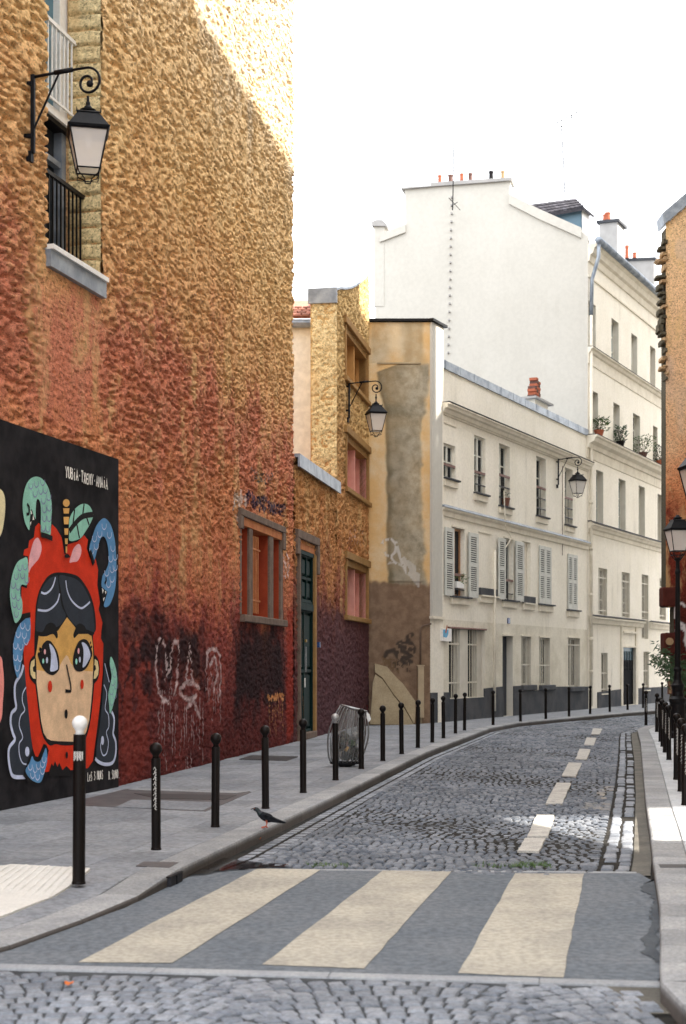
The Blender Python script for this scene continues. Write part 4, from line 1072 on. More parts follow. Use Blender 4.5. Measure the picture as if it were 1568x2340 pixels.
# tower
tow = thing('roughcast_tower', tuple(WB.P(19, .1, 0)), 'narrow ochre roughcast gabled house with three stacked windows', 'building')
def ttop(s):
    t = np.clip((s-SC)/(STE-SC), 0, 1); return 10.78+1.75*(t*.55+t*t*.45)
sarr = np.concatenate([np.arange(SC+.005, STE, .036), [STE]]); zarr = np.arange(.05, 12.7, .036)
def paint3(S, Z, H, col, amt):
    patch(S, Z, col, amt, (760, 852, 1405, 1700), (.10,.05,.056), .8, .25, 70, .42)
    patch(S, Z, col, amt, (838, 852, 1500, 1700), (.16,.02,.02), .7, .1, 74, .3)
    rs = random.Random(2)
    for i in range(6): stroke(S, Z, col, amt, [(796+i*6+rs.uniform(-3,3), 1195+rs.uniform(0,20)), (798+i*6, 1225), (795+i*7, 1248+rs.uniform(-8,8))], .03, (.5,.42,.42), .55)
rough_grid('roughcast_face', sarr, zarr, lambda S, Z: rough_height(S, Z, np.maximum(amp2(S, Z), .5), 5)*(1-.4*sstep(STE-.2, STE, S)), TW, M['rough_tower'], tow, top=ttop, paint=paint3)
def plan_ret(s):
    s = np.asarray(s, dtype=float); p = WB.P(SC, 0, .03); d = -WB.n; nn = -WB.d
    return p.x+d.x*s, p.y+d.y*s, np.full(s.shape, nn.x), np.full(s.shape, nn.y)
RETW = .62
def hret(S, Z):
    return .6*rough_height(S*1.4, Z*.8, 1, 9)+.03*(vnoise(S/.4, Z/.16, 14)-.5)-.03*sstep(RETW-.05, RETW, S)
rough_grid('stone_return', np.arange(0, RETW+.01, .026), np.arange(5.5, 10.75, .03), hret, [], M['rough_stone'], tow, plan=plan_ret)
g = G()
tops = [(SC+.02, 10.70)]+[(float(s), float(ttop(s))-.03) for s in np.linspace(SC+.5, STE, 9)]
g.prism(WB, [(STE, .1), (SC+.02, .1)]+tops, -RETW, -.56)
for (sa, sb) in ((SC+.02, min(t[0] for t in TW)-.02), (max(t[1] for t in TW)+.02, STE)): g.wbox(WB, sa, sb, .1, 10.65, -.56, -.03)
g.wbox(WB, min(t[0] for t in TW)-.02, max(t[1] for t in TW)+.02, .1, 2.93, -.56, -.03); g.wbox(WB, TW[0][0], TW[0][1], 4.34, 6.13, -.56, -.03); g.wbox(WB, TW[0][0], TW[0][1], 7.47, 8.88, -.56, -.03); g.wbox(WB, TW[0][0], TW[0][1], 10.17, 10.7, -.56, -.03)
g.build('masonry_core', M['rough_tower'], tow)
g = G()
ln = [(SC-.03, 10.72)]+[(float(s), float(ttop(s))) for s in np.linspace(SC+.5, STE+.03, 9)]
for (sa, za), (sb, zb) in zip(ln, ln[1:]):
    g.hexa([WB.P(sa,za,.05),WB.P(sb,zb,.05),WB.P(sb,zb,-RETW-.05),WB.P(sa,za,-RETW-.05),WB.P(sa,za+.05,.05),WB.P(sb,zb+.05,.05),WB.P(sb,zb+.05,-RETW-.05),WB.P(sa,za+.05,-RETW-.05)])
g.wbox(WB, SC-.06, SC+.02, 10.42, 10.78, -RETW-.05, .04)
g.build('zinc_coping', M['zinc'], tow)
sets = [(TW[0], 'ochre_trim', 'pink_in', 'lowest window, pink inside with a dark grille'), (TW[1], 'ochre_trim', 'pink_in', 'middle window, pink inside'), (TW[2], 'ochre_trim', 'ochre_in', 'top window, ochre inside')]
for (a, b, c, d), ms, mi, lab in sets:
    w = G(); w.wbox(WB, a-.1, b+.1, c-.1, d+.1, -.60, -.50); w.wbox(WB, a-.06, a, c, d, -.5, -.02); w.wbox(WB, b, b+.06, c, d, -.5, -.02); w.wbox(WB, a, b, d, d+.04, -.5, -.02)
    wo = w.build('window', M[mi], tow, label=lab)
    l = G(); l.wbev(WB, a-.28, b+.2, d+.04, d+.22, -.05, .10); l.wbox(WB, a-.05, b+.05, d-.12, d+.038, -.25, .01); l.build('lintel', M[ms], wo)
    l = G(); l.wbev(WB, a-.20, b+.25, c-.12, c, -.45, .11); l.build('sill', M[ms], wo)
    l = G(); l.wbev(WB, a-.10, a, c, d+.03, -.2, .06); l.wbev(WB, b, b+.10, c, d+.03, -.2, .06); l.build('jamb', M[ms], wo)
    mm = (a+b)/2+.1
    l = G(); l.wbox(WB, mm-.05, mm+.05, c, d-.12, -.5, -.06); l.build('mullion', M[mi], wo)
    if lab.startswith('lowest'):
        for i in range(9):
            l = G(); s = a+.12+i*.15; l.wbox(WB, s, s+.03, c+.35, d-.35, -.2, -.17); l.build('bar', M['iron'], wo)
    if lab.startswith('lowest'):
        l = G(); l.wbox(WB, a+.1, mm-.05, c+.3, d-.3, -.49, -.46); l.build('pane', M['glass'], wo)

# pale house behind the low wall, with tiled eaves
ph = thing('pale_house', (-3.6, 38.6, .1), 'cream house with red tiled eaves glimpsed between the roughcast walls', 'building')
g = G(); xl, xr = -6.5, -.62; g.box(xl, xr, 38.3, 40.2, .1, 10.55); g.build('wall', mat('warm_white_render', (.90,.86,.77), .9), ph)
g = G(); g.tube([(xl, 38.17, 10.47), (xr+.05, 38.17, 10.47)], .11, 8); g.build('gutter', M['zinc'], ph)
rf = G(); rf.hexa([(xl,38.1,10.58),(xr,38.1,10.58),(xr,40.2,11.5),(xl,40.2,11.5),(xl,38.1,10.63),(xr,38.1,10.63),(xr,40.2,11.55),(xl,40.2,11.55)])
rfo = rf.build('roof', M['tile_red'], ph)
for r in range(5):
    for i in range(9):
        x = xr-.02-i*.22-(.11 if r % 2 else 0)
        if x > xr-.02: continue
        t = G(); y0, y1 = 38.02+r*.24, 38.30+r*.24; z = 10.62+r*.105
        t.hexa([(x-.2,y0,z),(x,y0,z),(x,y1,z+.11),(x-.2,y1,z+.11),(x-.19,y0,z+.05),(x-.01,y0,z+.05),(x-.01,y1,z+.14),(x-.19,y1,z+.14)])
        t.build('roof_tile', M['tile_red'], rfo)

# ------------------------------------------------------------------ corner wall facing down the street
def corner_mat():
    m, t, p = nodes_of('stained_ochre_render'); P_ = pos(t); sep = N(t, 'ShaderNodeSeparateXYZ'); t.links.new(P_, sep.inputs[0])
    n1 = noise(t, .9, 6, .65, P_); n2 = noise(t, 4, 6, .7, P_)
    base = mixc(t, (.66,.42,.18), (.70,.56,.36), rng(t, n1, .35, .65))
    sooty = mixc(t, (.20,.175,.115), (.40,.355,.27), rng(t, math_(t, 'ADD', math_(t, 'MULTIPLY', n2, .55), math_(t, 'MULTIPLY', n1, .45)), .38, .62))
    h = math_(t, 'ADD', sep.outputs[2], math_(t, 'MULTIPLY', math_(t, 'SUBTRACT', n2, .5), .7))
    at = N(t, 'ShaderNodeAttribute', attribute_name='soot')
    at3 = N(t, 'ShaderNodeAttribute', attribute_name='streak')
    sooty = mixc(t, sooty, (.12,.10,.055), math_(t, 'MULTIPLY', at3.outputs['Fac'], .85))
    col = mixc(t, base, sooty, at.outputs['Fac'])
    low_ = mixc(t, (.17,.105,.065), (.25,.165,.105), rng(t, n2, .35, .65))
    at2 = N(t, 'ShaderNodeAttribute', attribute_name='brown')
    col = mixc(t, col, low_, at2.outputs['Fac'])
    for nm in ('paint',):
        a1 = N(t, 'ShaderNodeAttribute', attribute_name='paint'); a2 = N(t, 'ShaderNodeAttribute', attribute_name='paint_amount')
        col = mixc(t, col, a1.outputs['Color'], a2.outputs['Fac'])
    v = rng(t, noise(t, 60, 4, .7, P_), .3, .7, .84, 1.15); cc = N(t, 'ShaderNodeCombineColor')
    for i in range(3): t.links.new(v, cc.inputs[i])
    col = mixc(t, col, cc.outputs[0], 1, 'MULTIPLY')
    t.links.new(col, p.inputs['Base Color']); p.inputs['Roughness'].default_value = .9
    bump(t, p, noise(t, 22, 5, .65, P_), .3, .015); return m
cw = thing('corner_wall', (1.6, 41, .1), 'ochre wall with a sooty column of stained render and brown base facing down the street', 'wall')
XL, XR = .60, 2.40
xs = np.arange(0, XR-XL+.001, .03); zs = np.arange(.05, 11.17, .03)
def plan_c(s): s = np.asarray(s, dtype=float); return XL+s, 41.0+0*s, 0*s, 0*s-1
UL = lambda s, z: ((XL+s)*F/41+CX, HY-(z-CZ)*F/41)
def hc(S, Z):
    U, Vv = UL(S, Z)
    # shallow half-round shaft between the corner and the pier
    left = np.interp(Vv, [800, 850, 900, 950, 1300, 1320], [900, 860, 872, 882, 884, 884]); right = np.interp(Vv, [830, 1650], [964, 972])
    t = (U-left)/(right-left); on = (t > 0) & (t < 1) & (Vv > 835) & (Vv < 1330)
    return np.where(on, -.10*np.sqrt(np.clip(1-(np.clip(t, 0, 1)*2-1)**2, 0, 1))*.35, 0)*-1+.006*(vnoise(S/.12, Z/.12, 3)-.5)
soot_arr = []
def paintc(S, Z, H, col, amt):
    U, Vv = UL(S, Z)
    n = vnoise(S/.25, Z/.3, 5); n2 = vnoise(S/.07, Z/.08, 6)
    rs = random.Random(9)
    def st(pts, w, c, a):
        pp = [((u-CX)*41/F-XL, CZ+(HY-v)*41/F) for u, v in pts]; d = seg_dist(S, Z, pp)
        k = a*(1-sstep(w*.4, w, d))*(n2 > .3); m = k > amt
        for i in range(3): col[..., i] = np.where(m, c[i], col[..., i])
        amt[:] = np.maximum(amt, k)
    W_ = (.62,.60,.57)
    st([(880,1262),(872,1245),(878,1234),(895,1232),(905,1245),(903,1262),(893,1272),(882,1268)], .05, W_, .8)
    st([(893,1272),(898,1280),(905,1288)], .05, W_, .75); st([(905,1240),(915,1275),(925,1300),(930,1310)], .06, W_, .7)
    for i in range(9): st([(918+i*5, 1270+i*4), (924+i*4, 1300+i*5)], .05, W_, .5)
    st([(885,1288),(900,1284),(925,1296)], .05, W_, .5)
    # dark smudged paste-up and tag (shapes of old paper)
    B_ = (.03,.022,.018)
    for p in ([(905,1478),(912,1470),(925,1466),(940,1470),(947,1482),(943,1496),(930,1504),(915,1500),(905,1488)], [(912,1478),(930,1480),(944,1488)], [(920,1500),(932,1508),(940,1512)], [(880,1500),(885,1490),(900,1486),(908,1500),(925,1515)], [(934,1466),(932,1456),(942,1450)]): st(p, .085, B_, .88)
    st([(910,1482),(925,1490),(940,1496)], .10, B_, .9)
    for i in range(7): st([(876+i*5, 1500+i*2), (880+i*5, 1518+i*3)], .05, (.12,.07,.03), .7)
    for p in ([(902,1512),(904,1530)], [(897,1516),(912,1512)], [(908,1530),(908,1514),(914,1522)], [(924,1515),(918,1522),(926,1528),(919,1533)], [(930,1514),(931,1534)], [(936,1513),(937,1535)], [(930,1524),(936,1523)]): st(p, .02, B_, .95)
corner = rough_grid('front_face', xs, zs, hc, [], corner_mat(), cw, plan=plan_c, paint=paintc)
S, Z = np.meshgrid(xs, zs); U, Vv = UL(S, Z); n = vnoise(S/.35, Z/.35, 41); n2 = vnoise(S/.12, Z/.12, 42)
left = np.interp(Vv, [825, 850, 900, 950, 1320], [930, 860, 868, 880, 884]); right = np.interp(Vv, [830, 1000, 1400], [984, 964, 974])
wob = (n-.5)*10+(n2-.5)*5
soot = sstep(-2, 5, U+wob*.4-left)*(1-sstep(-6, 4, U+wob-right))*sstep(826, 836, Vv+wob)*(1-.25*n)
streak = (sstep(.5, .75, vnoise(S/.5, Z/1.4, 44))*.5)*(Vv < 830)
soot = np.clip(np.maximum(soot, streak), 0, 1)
brown = sstep(1322, 1336, Vv+wob*1.6)
me = corner.data
a = me.attributes.new('soot', 'FLOAT', 'POINT'); a.data.foreach_set('value', soot.ravel())
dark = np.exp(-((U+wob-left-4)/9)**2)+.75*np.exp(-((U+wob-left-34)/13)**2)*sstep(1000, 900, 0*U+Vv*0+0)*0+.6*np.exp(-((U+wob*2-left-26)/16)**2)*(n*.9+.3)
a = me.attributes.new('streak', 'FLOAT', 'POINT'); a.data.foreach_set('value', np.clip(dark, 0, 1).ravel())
a = me.attributes.new('brown', 'FLOAT', 'POINT'); a.data.foreach_set('value', brown.ravel())
g = G(); g.add([(XL, 41.03, .1), (XR+.02, 41.03, .1), (XR+.42, 41.72, .1), (XL, 41.72, .1), (XL, 41.03, 11.15), (XR+.02, 41.03, 11.15), (XR+.42, 41.72, 11.15), (XL, 41.72, 11.15)], [(3,2,1,0),(4,5,6,7),(0,1,5,4),(1,2,6,5),(2,3,7,6),(3,0,4,7)])
g.build('wall_core', M['facade'], cw)
g = G(); g.wbox(WA, -.01, .72, 3.05, 11.15, .0, .07); g.build('white_pier', M['gable'], cw)
g = G(); g.wbox(WA, -.05, .78, 2.98, 3.05, .0, .11); g.build('pier_ledge', M['trim'], cw)
g = G(); g.box(XL-.05, XR+.06, 40.92, 41.8, 11.17, 11.24); g.wbox(WA, -.1, .95, 11.172, 11.238, -.5, .14); g.build('zinc_capping', M['black'], cw)
# thin projecting pieces: soot ledge, cable, pipe
g = G(); g.box(XL+.34, XR-.25, 40.955, 40.99, 10.0, 10.04); g.build('render_ledge', M['buttress'], cw)
# sloped beige buttress at its foot
bt = thing('concrete_buttress', (1.2, 40.8, .1), 'beige concrete wedge with a diagonal crack at the foot of the corner wall', 'buttress')
def xz(u, v): return ((u-CX)*40.85/F, CZ+(HY-v)*40.85/F)
def plane(name, pts, y, depth, m, parent):
    g = G(); p = [xz(*q) for q in pts]; n = len(p)
    g.add([(x, y+max(0, (z-.1))*.06, z) for x, z in p]+[(x, 41.05, z) for x, z in p], [tuple(range(n))]+[(i,n+i,n+(i+1)%n,(i+1)%n) for i in range(n)])
    o = g.build(name, m, parent); fix_normals(o); return o
plane('lower_wedge', [(846,1655),(852,1560),(858,1541),(874,1552),(900,1590),(925,1620),(945,1656)], 40.72, .3, M['buttress'], bt)
plane('upper_wedge', [(857,1516),(885,1524),(908,1550),(921,1562),(935,1582),(949,1602),(950,1620),(948,1650),(946,1654),(926,1617),(900,1587),(875,1549),(857,1536)], 40.80, .3, M['buttress'], bt)
# meter cabinet with conduit
mb = thing('meter_cabinet', (2.15, 40.9, .6), 'tall beige electricity cabinet on the brown base of the corner wall', 'cabinet')
x0, z1 = xz(955, 1522); x1, z0 = xz(969, 1640)
g = G(); g.box(x0, x1, 40.78, 41, z0, z1); g.build('cabinet_body', M['beige_box'], mb)
g = G(); g.box(x0+.02, x1-.02, 40.765, 40.78, z0+.03, z1-.03); g.build('cabinet_door', M['beige_box'], mb)
g = G(); g.box(x0-.02, x1+.02, 40.76, 41, z1, z1+.03); g.build('cabinet_top', M['beige_box'], mb)
xc, zc = xz(961.5, 1430)
g = G(); g.tube([(xc, 40.93, z1+.03), (xc, 40.93, zc-.1), (xc+.06, 40.93, zc), (xc+.3, 40.93, zc+.06)], .022, 7); g.build('conduit', M['grey_stone'], mb, smooth=True)
g = G(); g.box(x0+.05, x0+.08, 40.9, 40.95, .1, z0); g.box(x1-.08, x1-.05, 40.9, 40.95, .1, z0); g.build('conduit', M['beige_box'], mb)

# ------------------------------------------------------------------ facades with real openings
def facade_sheet(g, W, s0, s1, z0, z1, holes, o=0):
    S = sorted(set([s0, s1]+[v for h in holes for v in h[:2] if s0 < v < s1])); Z = sorted(set([z0, z1]+[v for h in holes for v in h[2:4] if z0 < v < z1]))
    for a, b in zip(S, S[1:]):
        for c, d in zip(Z, Z[1:]):
            m, n = (a+b)/2, (c+d)/2
            if any(h[0] < m < h[1] and h[2] < n < h[3] for h in holes): continue
            g.add([W.P(a,c,o), W.P(b,c,o), W.P(b,d,o), W.P(a,d,o)], [(0,1,2,3)])
def reveal(g, W, h, dep):
    a, b, c, d = h[:4]
    for q in (((a,c),(b,c)),((b,c),(b,d)),((b,d),(a,d)),((a,d),(a,c))):
        g.add([W.P(*q[0], 0), W.P(*q[1], 0), W.P(*q[1], -dep), W.P(*q[0], -dep)], [(0,1,2,3)])
def win_hole(W, u0, u1, vt, vb, o=0):
    s0, z1 = W.sz(u0, vt); z0 = W.sz(u0, vb)[1]; s1 = W.s(u1); return (s0, s1, z0, z1)
def casement(W, h, parent, dep, fm='frame', rows=3, pane='glass', label=None, fw=.06, lights=2):
    a, b, c, d = h; g = G(); o1 = -dep+.06
    g.wbox(W, a, a+fw, c, d, -dep, o1); g.wbox(W, b-fw, b, c, d, -dep, o1); g.wbox(W, a+fw, b-fw, c, c+fw, -dep, o1); g.wbox(W, a+fw, b-fw, d-fw, d, -dep, o1)
    w = (b-a)/lights
    for i in range(1, lights): g.wbox(W, a+i*w-fw*.6, a+i*w+fw*.6, c+fw, d-fw, -dep, o1+.01)
    f = g.build('window', M[fm], parent, label=label)
    g = G()
    for i in range(1, rows):
        z = c+(d-c)*i/rows; g.wbox(W, a+fw, b-fw, z-.018, z+.018, -dep+.02, o1-.01)
    if rows > 1: g.build('glazing_bars', M[fm], f)
    for i in range(lights):
        g = G(); g.add([W.P(a+i*w+.02, c+.02, -dep+.02), W.P(a+(i+1)*w-.02, c+.02, -dep+.02), W.P(a+(i+1)*w-.02, d-.02, -dep+.02), W.P(a+i*w+.02, d-.02, -dep+.02)], [(0,1,2,3)])
        g.build('pane', M[pane], f)
    return f
def rail(W, h, f, zs, m='rust', o=-.02):
    a, b, c, d = h
    for i, z in enumerate(zs):
        g = G(); t = .035 if i == 0 else .014
        g.wbox(W, a, b, z-t, z+t, o-.03, o+.02); g.build('rail', M['rust'] if i == 0 else M['iron'], f)
    g = G(); g.wbox(W, (a+b)/2-.01, (a+b)/2+.01, c+.01, zs[0], o-.015, o+.005); g.build('rail_post', M['iron'], f)
def sill(W, h, f, ext=.14, right=None):
    a, b, c, d = h; right = ext if right is None else right
    g = G(); g.wbox(W, a-ext*.5, b+right, c-.045, c, -.2, .12); g.build('sill', M['dado'], f)
    g = G(); g.wbev(W, a-ext*.3, b+right-.08, c-.24, c-.047, -.01, .07); g.build('sill_moulding', M['trim'], f)
_slat = {}
def shutter(W, s0, s1, z0, z1, o, parent, nsl=22, gap=None):
    g = G(); t = .035; fw = (s1-s0)*.17; zm = z0+(z1-z0)*.5
    g.wbev(W, s0, s0+fw, z0, z1, o, o+t, .004); g.wbev(W, s1-fw, s1, z0, z1, o, o+t, .004)
    g.wbox(W, s0+fw, s1-fw, z0, z0+.17, o, o+t-.003); g.wbox(W, s0+fw, s1-fw, z1-.12, z1, o, o+t-.003); g.wbox(W, s0+fw, s1-fw, zm-.05, zm+.05, o, o+t-.003)
    sh = g.build('shutter', M['shutter'], parent)
    g = G(); g.wbox(W, s0+fw, s1-fw, z0+.17, z1-.12, o, o+.004); g.build('dark_gap', M['inner'], sh)
    for lo, hi in ((z0+.17, zm-.05), (zm+.05, z1-.12)):
        n = nsl//2; st = (hi-lo)/n
        for i in range(n):
            z = lo+i*st; key = (round(s1-s0, 3), round(st, 4), id(W))
            if key not in _slat:
                c0 = W.P(0, 0, 0)
                g = G(); a, b = fw, s1-s0-fw
                g.hexa([W.P(a,0,t-.002),W.P(b,0,t-.002),W.P(b,st*.30,.006),W.P(a,st*.30,.006),W.P(a,st*.34,t-.002),W.P(b,st*.34,t-.002),W.P(b,st*.62,.006),W.P(a,st*.62,.006)])
                g.v = [tuple(Vector(p)-c0) for p in g.v]
                me = bpy.data.meshes.new('slat'); me.from_pydata(g.v, [], g.f); me.materials.append(M['shutter']); _slat[key] = me
            ob = bpy.data.objects.new('slat', _slat[key]); COL.objects.link(ob); ob.parent = sh
            ob.location = W.P(s0, z+st*.05, o)-origin_of(sh)
    g = G(); g.lathe([(.022,0),(.022,.03),(.0,.04)], n=8)
    return sh
def bars(W, h, parent, n, o=-.08, m='bar_cream', cross=(.22, .78), name='window_grille', th=.014):
    a, b, c, d = h; r = None
    for f in cross:
        g = G(); z = c+(d-c)*f; g.wbox(W, a, b, z-.022, z+.022, o-.012, o+.012)
        q = g.build('cross_bar' if r else name, M[m], r or parent); r = r or q
    for i in range(n):
        s = a+(b-a)*(i+.5)/n; g = G(); g.wbox(W, s-th, s+th, c, d, o-.009, o+.009); g.build('bar', M[m], r)
    return r
def moulding(W, s0, s1, z, prof, name, m, parent):
    """prof: list of (z offset, projection) swept along the wall"""
    g = G(); n = len(prof)
    va = [W.P(s0, z+dz, o) for dz, o in prof]; vb = [W.P(s1, z+dz, o) for dz, o in prof]
    g.add(va+vb, [(i, (i+1) % n, n+(i+1) % n, n+i) for i in range(n)]+[tuple(range(n)), tuple(range(n, 2*n))[::-1]])
    o = g.build(name, M[m], parent); fix_normals(o); return o

# --- low cream house (A) and the tall one next to it (B), both on the line WA
SA0 = WA.s(1003); SA1 = WA.s(1343); SB0 = SA1+.02; SB1 = WA.s(1600)
A = thing('cream_house', tuple(WA.P(6, .1, 0)), 'low cream rendered house with louvred shutters and grey base where the street bends', 'building')
A_TOP = WA.sz(1003, 836)[1]
ups = [win_hole(WA,1013.8,1041,1011,1090), win_hole(WA,1084,1109.6,993,1124), win_hole(WA,1140.7,1165.8,1012,1154), win_hole(WA,1225.8,1248,1041,1177), win_hole(WA,1291,1309.4,1067,1198)]
fst = [win_hole(WA,1032.5,1062,1204,1361), win_hole(WA,1151,1173,1229,1370)]
blind1 = win_hole(WA,1193,1213,1236,1376); panel0 = win_hole(WA,1013,1041,966,1004); panel1 = win_hole(WA,1093.6,1122,1216,1358)
gf = [win_hole(WA,1026,1107.7,1436,1596), win_hole(WA,1148.7,1172,1453,1637), win_hole(WA,1191.6,1214,1454,1566), win_hole(WA,1233,1257,1457,1566), win_hole(WA,1299,1325.4,1457.7,1570)]
gf[1] = (gf[1][0], gf[1][1], .1, gf[1][3])
zstr = WA.sz(1005.4, 1160)[1]
clos = [win_hole(WA,1231,1257.8,1246,1379), win_hole(WA,1296.5,1317.8,1265,1392)]
g = G(); allh = ups+fst+gf+[blind1]
SAL = WA.s(983.5)
facade_sheet(g, WA, .70, SA1, 2.99, A_TOP, allh)
g.wbox(WA, blind1[0], blind1[1], blind1[2], blind1[3], -.16, -.13)
g.build('wall', M['facade'], A)
def reveals(W, hs, dep, m, parent):
    for h in hs: q = G(); reveal(q, W, h, dep); q.build('window_reveal', m, parent)
reveals(WA, ups+fst, .32, M['facade'], A); reveals(WA, [blind1], .13, M['facade'], A)
g = G(); facade_sheet(g, WA, SAL, SA1, .1, 2.99, gf, 0)
g.build('ground_floor_wall', M['facade_low'], A)
reveals(WA, gf, .42, M['reveal'], A)
g = G(); g.prism(WA, [(SAL+.02,.1),(SA1,.1),(SA1,A_TOP-.01),(.75,A_TOP-.01),(.75,3),(SAL+.02,3)], -3.0, -.46); g.build('rear_walls', M['inner'], A)
g = G(); g.wbox(WA, .72, SA1-.05, A_TOP, A_TOP+.03, -3.0, -.02); g.build('roof', M['zinc'], A)
g = G(); g.wbox(WA, .72, SA1-.03, A_TOP-.015, A_TOP+.22, -.10, .05); zc = g.build('zinc_parapet', M['zinc'], A)
for i in range(12):
    s = 1.0+i*(SA1-1.2)/12; q = G(); q.wbox(WA, s, s+.03, A_TOP-.02, A_TOP+.23, -.10, .058); q.build('zinc_seam', M['zinc'], zc)
# mouldings
zco = WA.sz(1001.6, 918)[1]
moulding(WA, .74, SA1-.02, zco, [(0,-.02),(.0,.26),(-.035,.26),(-.06,.22),(-.13,.20),(-.16,.13),(-.25,.10),(-.27,.05),(-.30,.05),(-.31,-.02)], 'cornice', 'trim', A)
moulding(WA, .74, SA1-.02, zco+.006, [(.0,-.02),(.03,.275),(.01,.275),(-.002,-.02)], 'cornice_flashing', 'dado', A)
zs1 = WA.sz(1005.4, 1150)[1]
moulding(WA, .74, SA1-.05, zs1, [(.02,-.02),(-.08,.15),(-.10,.15),(-.10,-.02)], 'string_flashing', 'zinc', A)
moulding(WA, .74, SA1-.05, zs1-.103, [(0,-.02),(0,.13),(-.05,.12),(-.10,.06),(-.22,.05),(-.24,.02),(-.24,-.02)], 'string_course', 'trim', A)
for k, h in enumerate(ups):
    f = casement(WA, h, A, (.15, .15, .22, .26, .28)[k], rows=2 if k == 0 else 3, label='small upper window beside the corner' if k == 0 else None)
    zz = [h[2]+.38] if k == 0 else ([h[2]+.62, h[2]+.26] if k == 1 else [h[2]+.95, h[2]+.6, h[2]+.26])
    rail(WA, h, f, zz); sill(WA, h, f)
g = G(); g.wbox(WA, panel0[0]-.02, panel0[1]+.02, panel0[3], panel0[3]+.03, 0, .03); g.wbox(WA, panel1[0], panel1[1], panel1[3], panel1[3]+.03, 0, .03); g.build('panel_moulding', M['trim'], A)
for k, h in enumerate(fst):
    f = casement(WA, h, A, .19, fm='frame_tan' if k == 0 else 'frame', rows=1); rail(WA, h, f, [h[2]+.62, h[2]+.2]); sill(WA, h, f, .3, .34)
    ob = G(); ob.wbox(WA, h[0]-.02, h[1], h[3], h[3]+.05, -.02, .03); ob.build('lintel_moulding', M['trim'], f)
shs = [(1012,1032.5,1204,1361.5), (1067,1088,1216,1365), (1134.6,1150.8,1228,1369), (1174.5,1193,1236,1374)]
for u0, u1, vt, vb in shs:
    h = win_hole(WA, u0, u1, vt, vb, 0); shutter(WA, h[0], h[1], max(h[2], fst[0][2]-.02) if u0 < 1100 else h[2], h[3], .05, A, 24)
for h in clos:
    m_ = (h[0]+h[1])/2
    shutter(WA, h[0], m_-.008, h[2], h[3], .012, A, 22); shutter(WA, m_+.008, h[1], h[2], h[3], .012, A, 22)
    sl_ = G(); sl_.wbox(WA, h[0]-.08, h[1]+.22, h[2]-.05, h[2]-.005, -.01, .13); so = sl_.build('sill', M['dado'], A)
    sl_ = G(); sl_.wbev(WA, h[0]-.03, h[1]+.12, h[2]-.26, h[2]-.052, -.01, .08); sl_.build('sill_moulding', M['trim'], so)
for h, e in ((panel1, .35), (blind1, .25)):
    sl_ = G(); sl_.wbox(WA, h[0]-.03, h[1]+e, h[2]-.01, h[2]+.20, .01, .09); so = sl_.build('blue_sill_box', M['dado'], A)
    sl_ = G(); sl_.wbox(WA, h[0]+.05, h[1]+e+.15, h[2]-.055, h[2]-.012, -.01, .12); sl_.wbev(WA, h[0], h[1]+e, h[2]-.24, h[2]-.057, -.01, .07); sl_.build('sill_moulding', M['trim'], so)
# ground floor openings
h = gf[0]; sp0, sp1 = WA.s(1053), WA.s(1070)
g = G(); g.wbox(WA, h[0], h[1], h[2], h[3], -.30, -.25); bk = g.build('double_window', M['glass'], A, label='wide ground floor opening with two barred windows')
g = G(); g.wbox(WA, sp0, sp1, h[2], h[3], -.42, -.02); g.build('pillar', M['reveal'], bk)
g = G(); g.wbox(WA, h[1]-.42, h[1], h[2], h[3], -.42, -.10); g.build('pillar', M['reveal'], bk)
g = G(); g.wbox(WA, h[0]-.01, h[0]+.06, h[2], h[3], -.40, -.34); g.wbox(WA, sp0-.06, sp0, h[2], h[3], -.40, -.34); g.wbox(WA, h[0], h[1], h[3]-.08, h[3], -.40, -.34); g.build('frame', M['frame'], bk)
bars(WA, (h[0], sp0, h[2], h[3]), A, 4, -.06); bars(WA, (sp1, h[1]-.42, h[2], h[3]), A, 5, -.06)
g = G(); g.wbev(WA, h[0]-.1, h[1]+.06, h[3], h[3]+.05, -.3, .06); g.build('lintel', M['rust'], A)
h = gf[1]; g = G(); g.wbox(WA, h[0], h[1], .1, h[3], -.25, -.21); dd = g.build('door', M['blue_door'], A)
g = G(); g.wbox(WA, h[0], h[0]+.06, .1, h[3], -.21, -.02); g.build('door_leaf', M['blue_door'], dd)
g = G(); g.wbox(WA, h[0]-.05, h[1]+.06, h[3], h[3]+.06, -.1, .05); g.build('lintel', M['trim'], A)
for k in (2, 3, 4):
    h = gf[k]; f = casement(WA, h, A, .20, rows=1); bars(WA, h, A, 6 if k < 4 else 7, -.05, cross=(.42,) if k < 4 else (.86,))
    g = G(); g.wbev(WA, h[0]-.06, h[1]+.30, h[2]-.17, h[2], -.1, .12, .02); g.build('sill', M['dado'], f)
    g = G(); g.wbox(WA, h[0]-.06, h[1]+.06, h[3], h[3]+.05, -.1, .03); g.build('lintel', M['trim'], f)
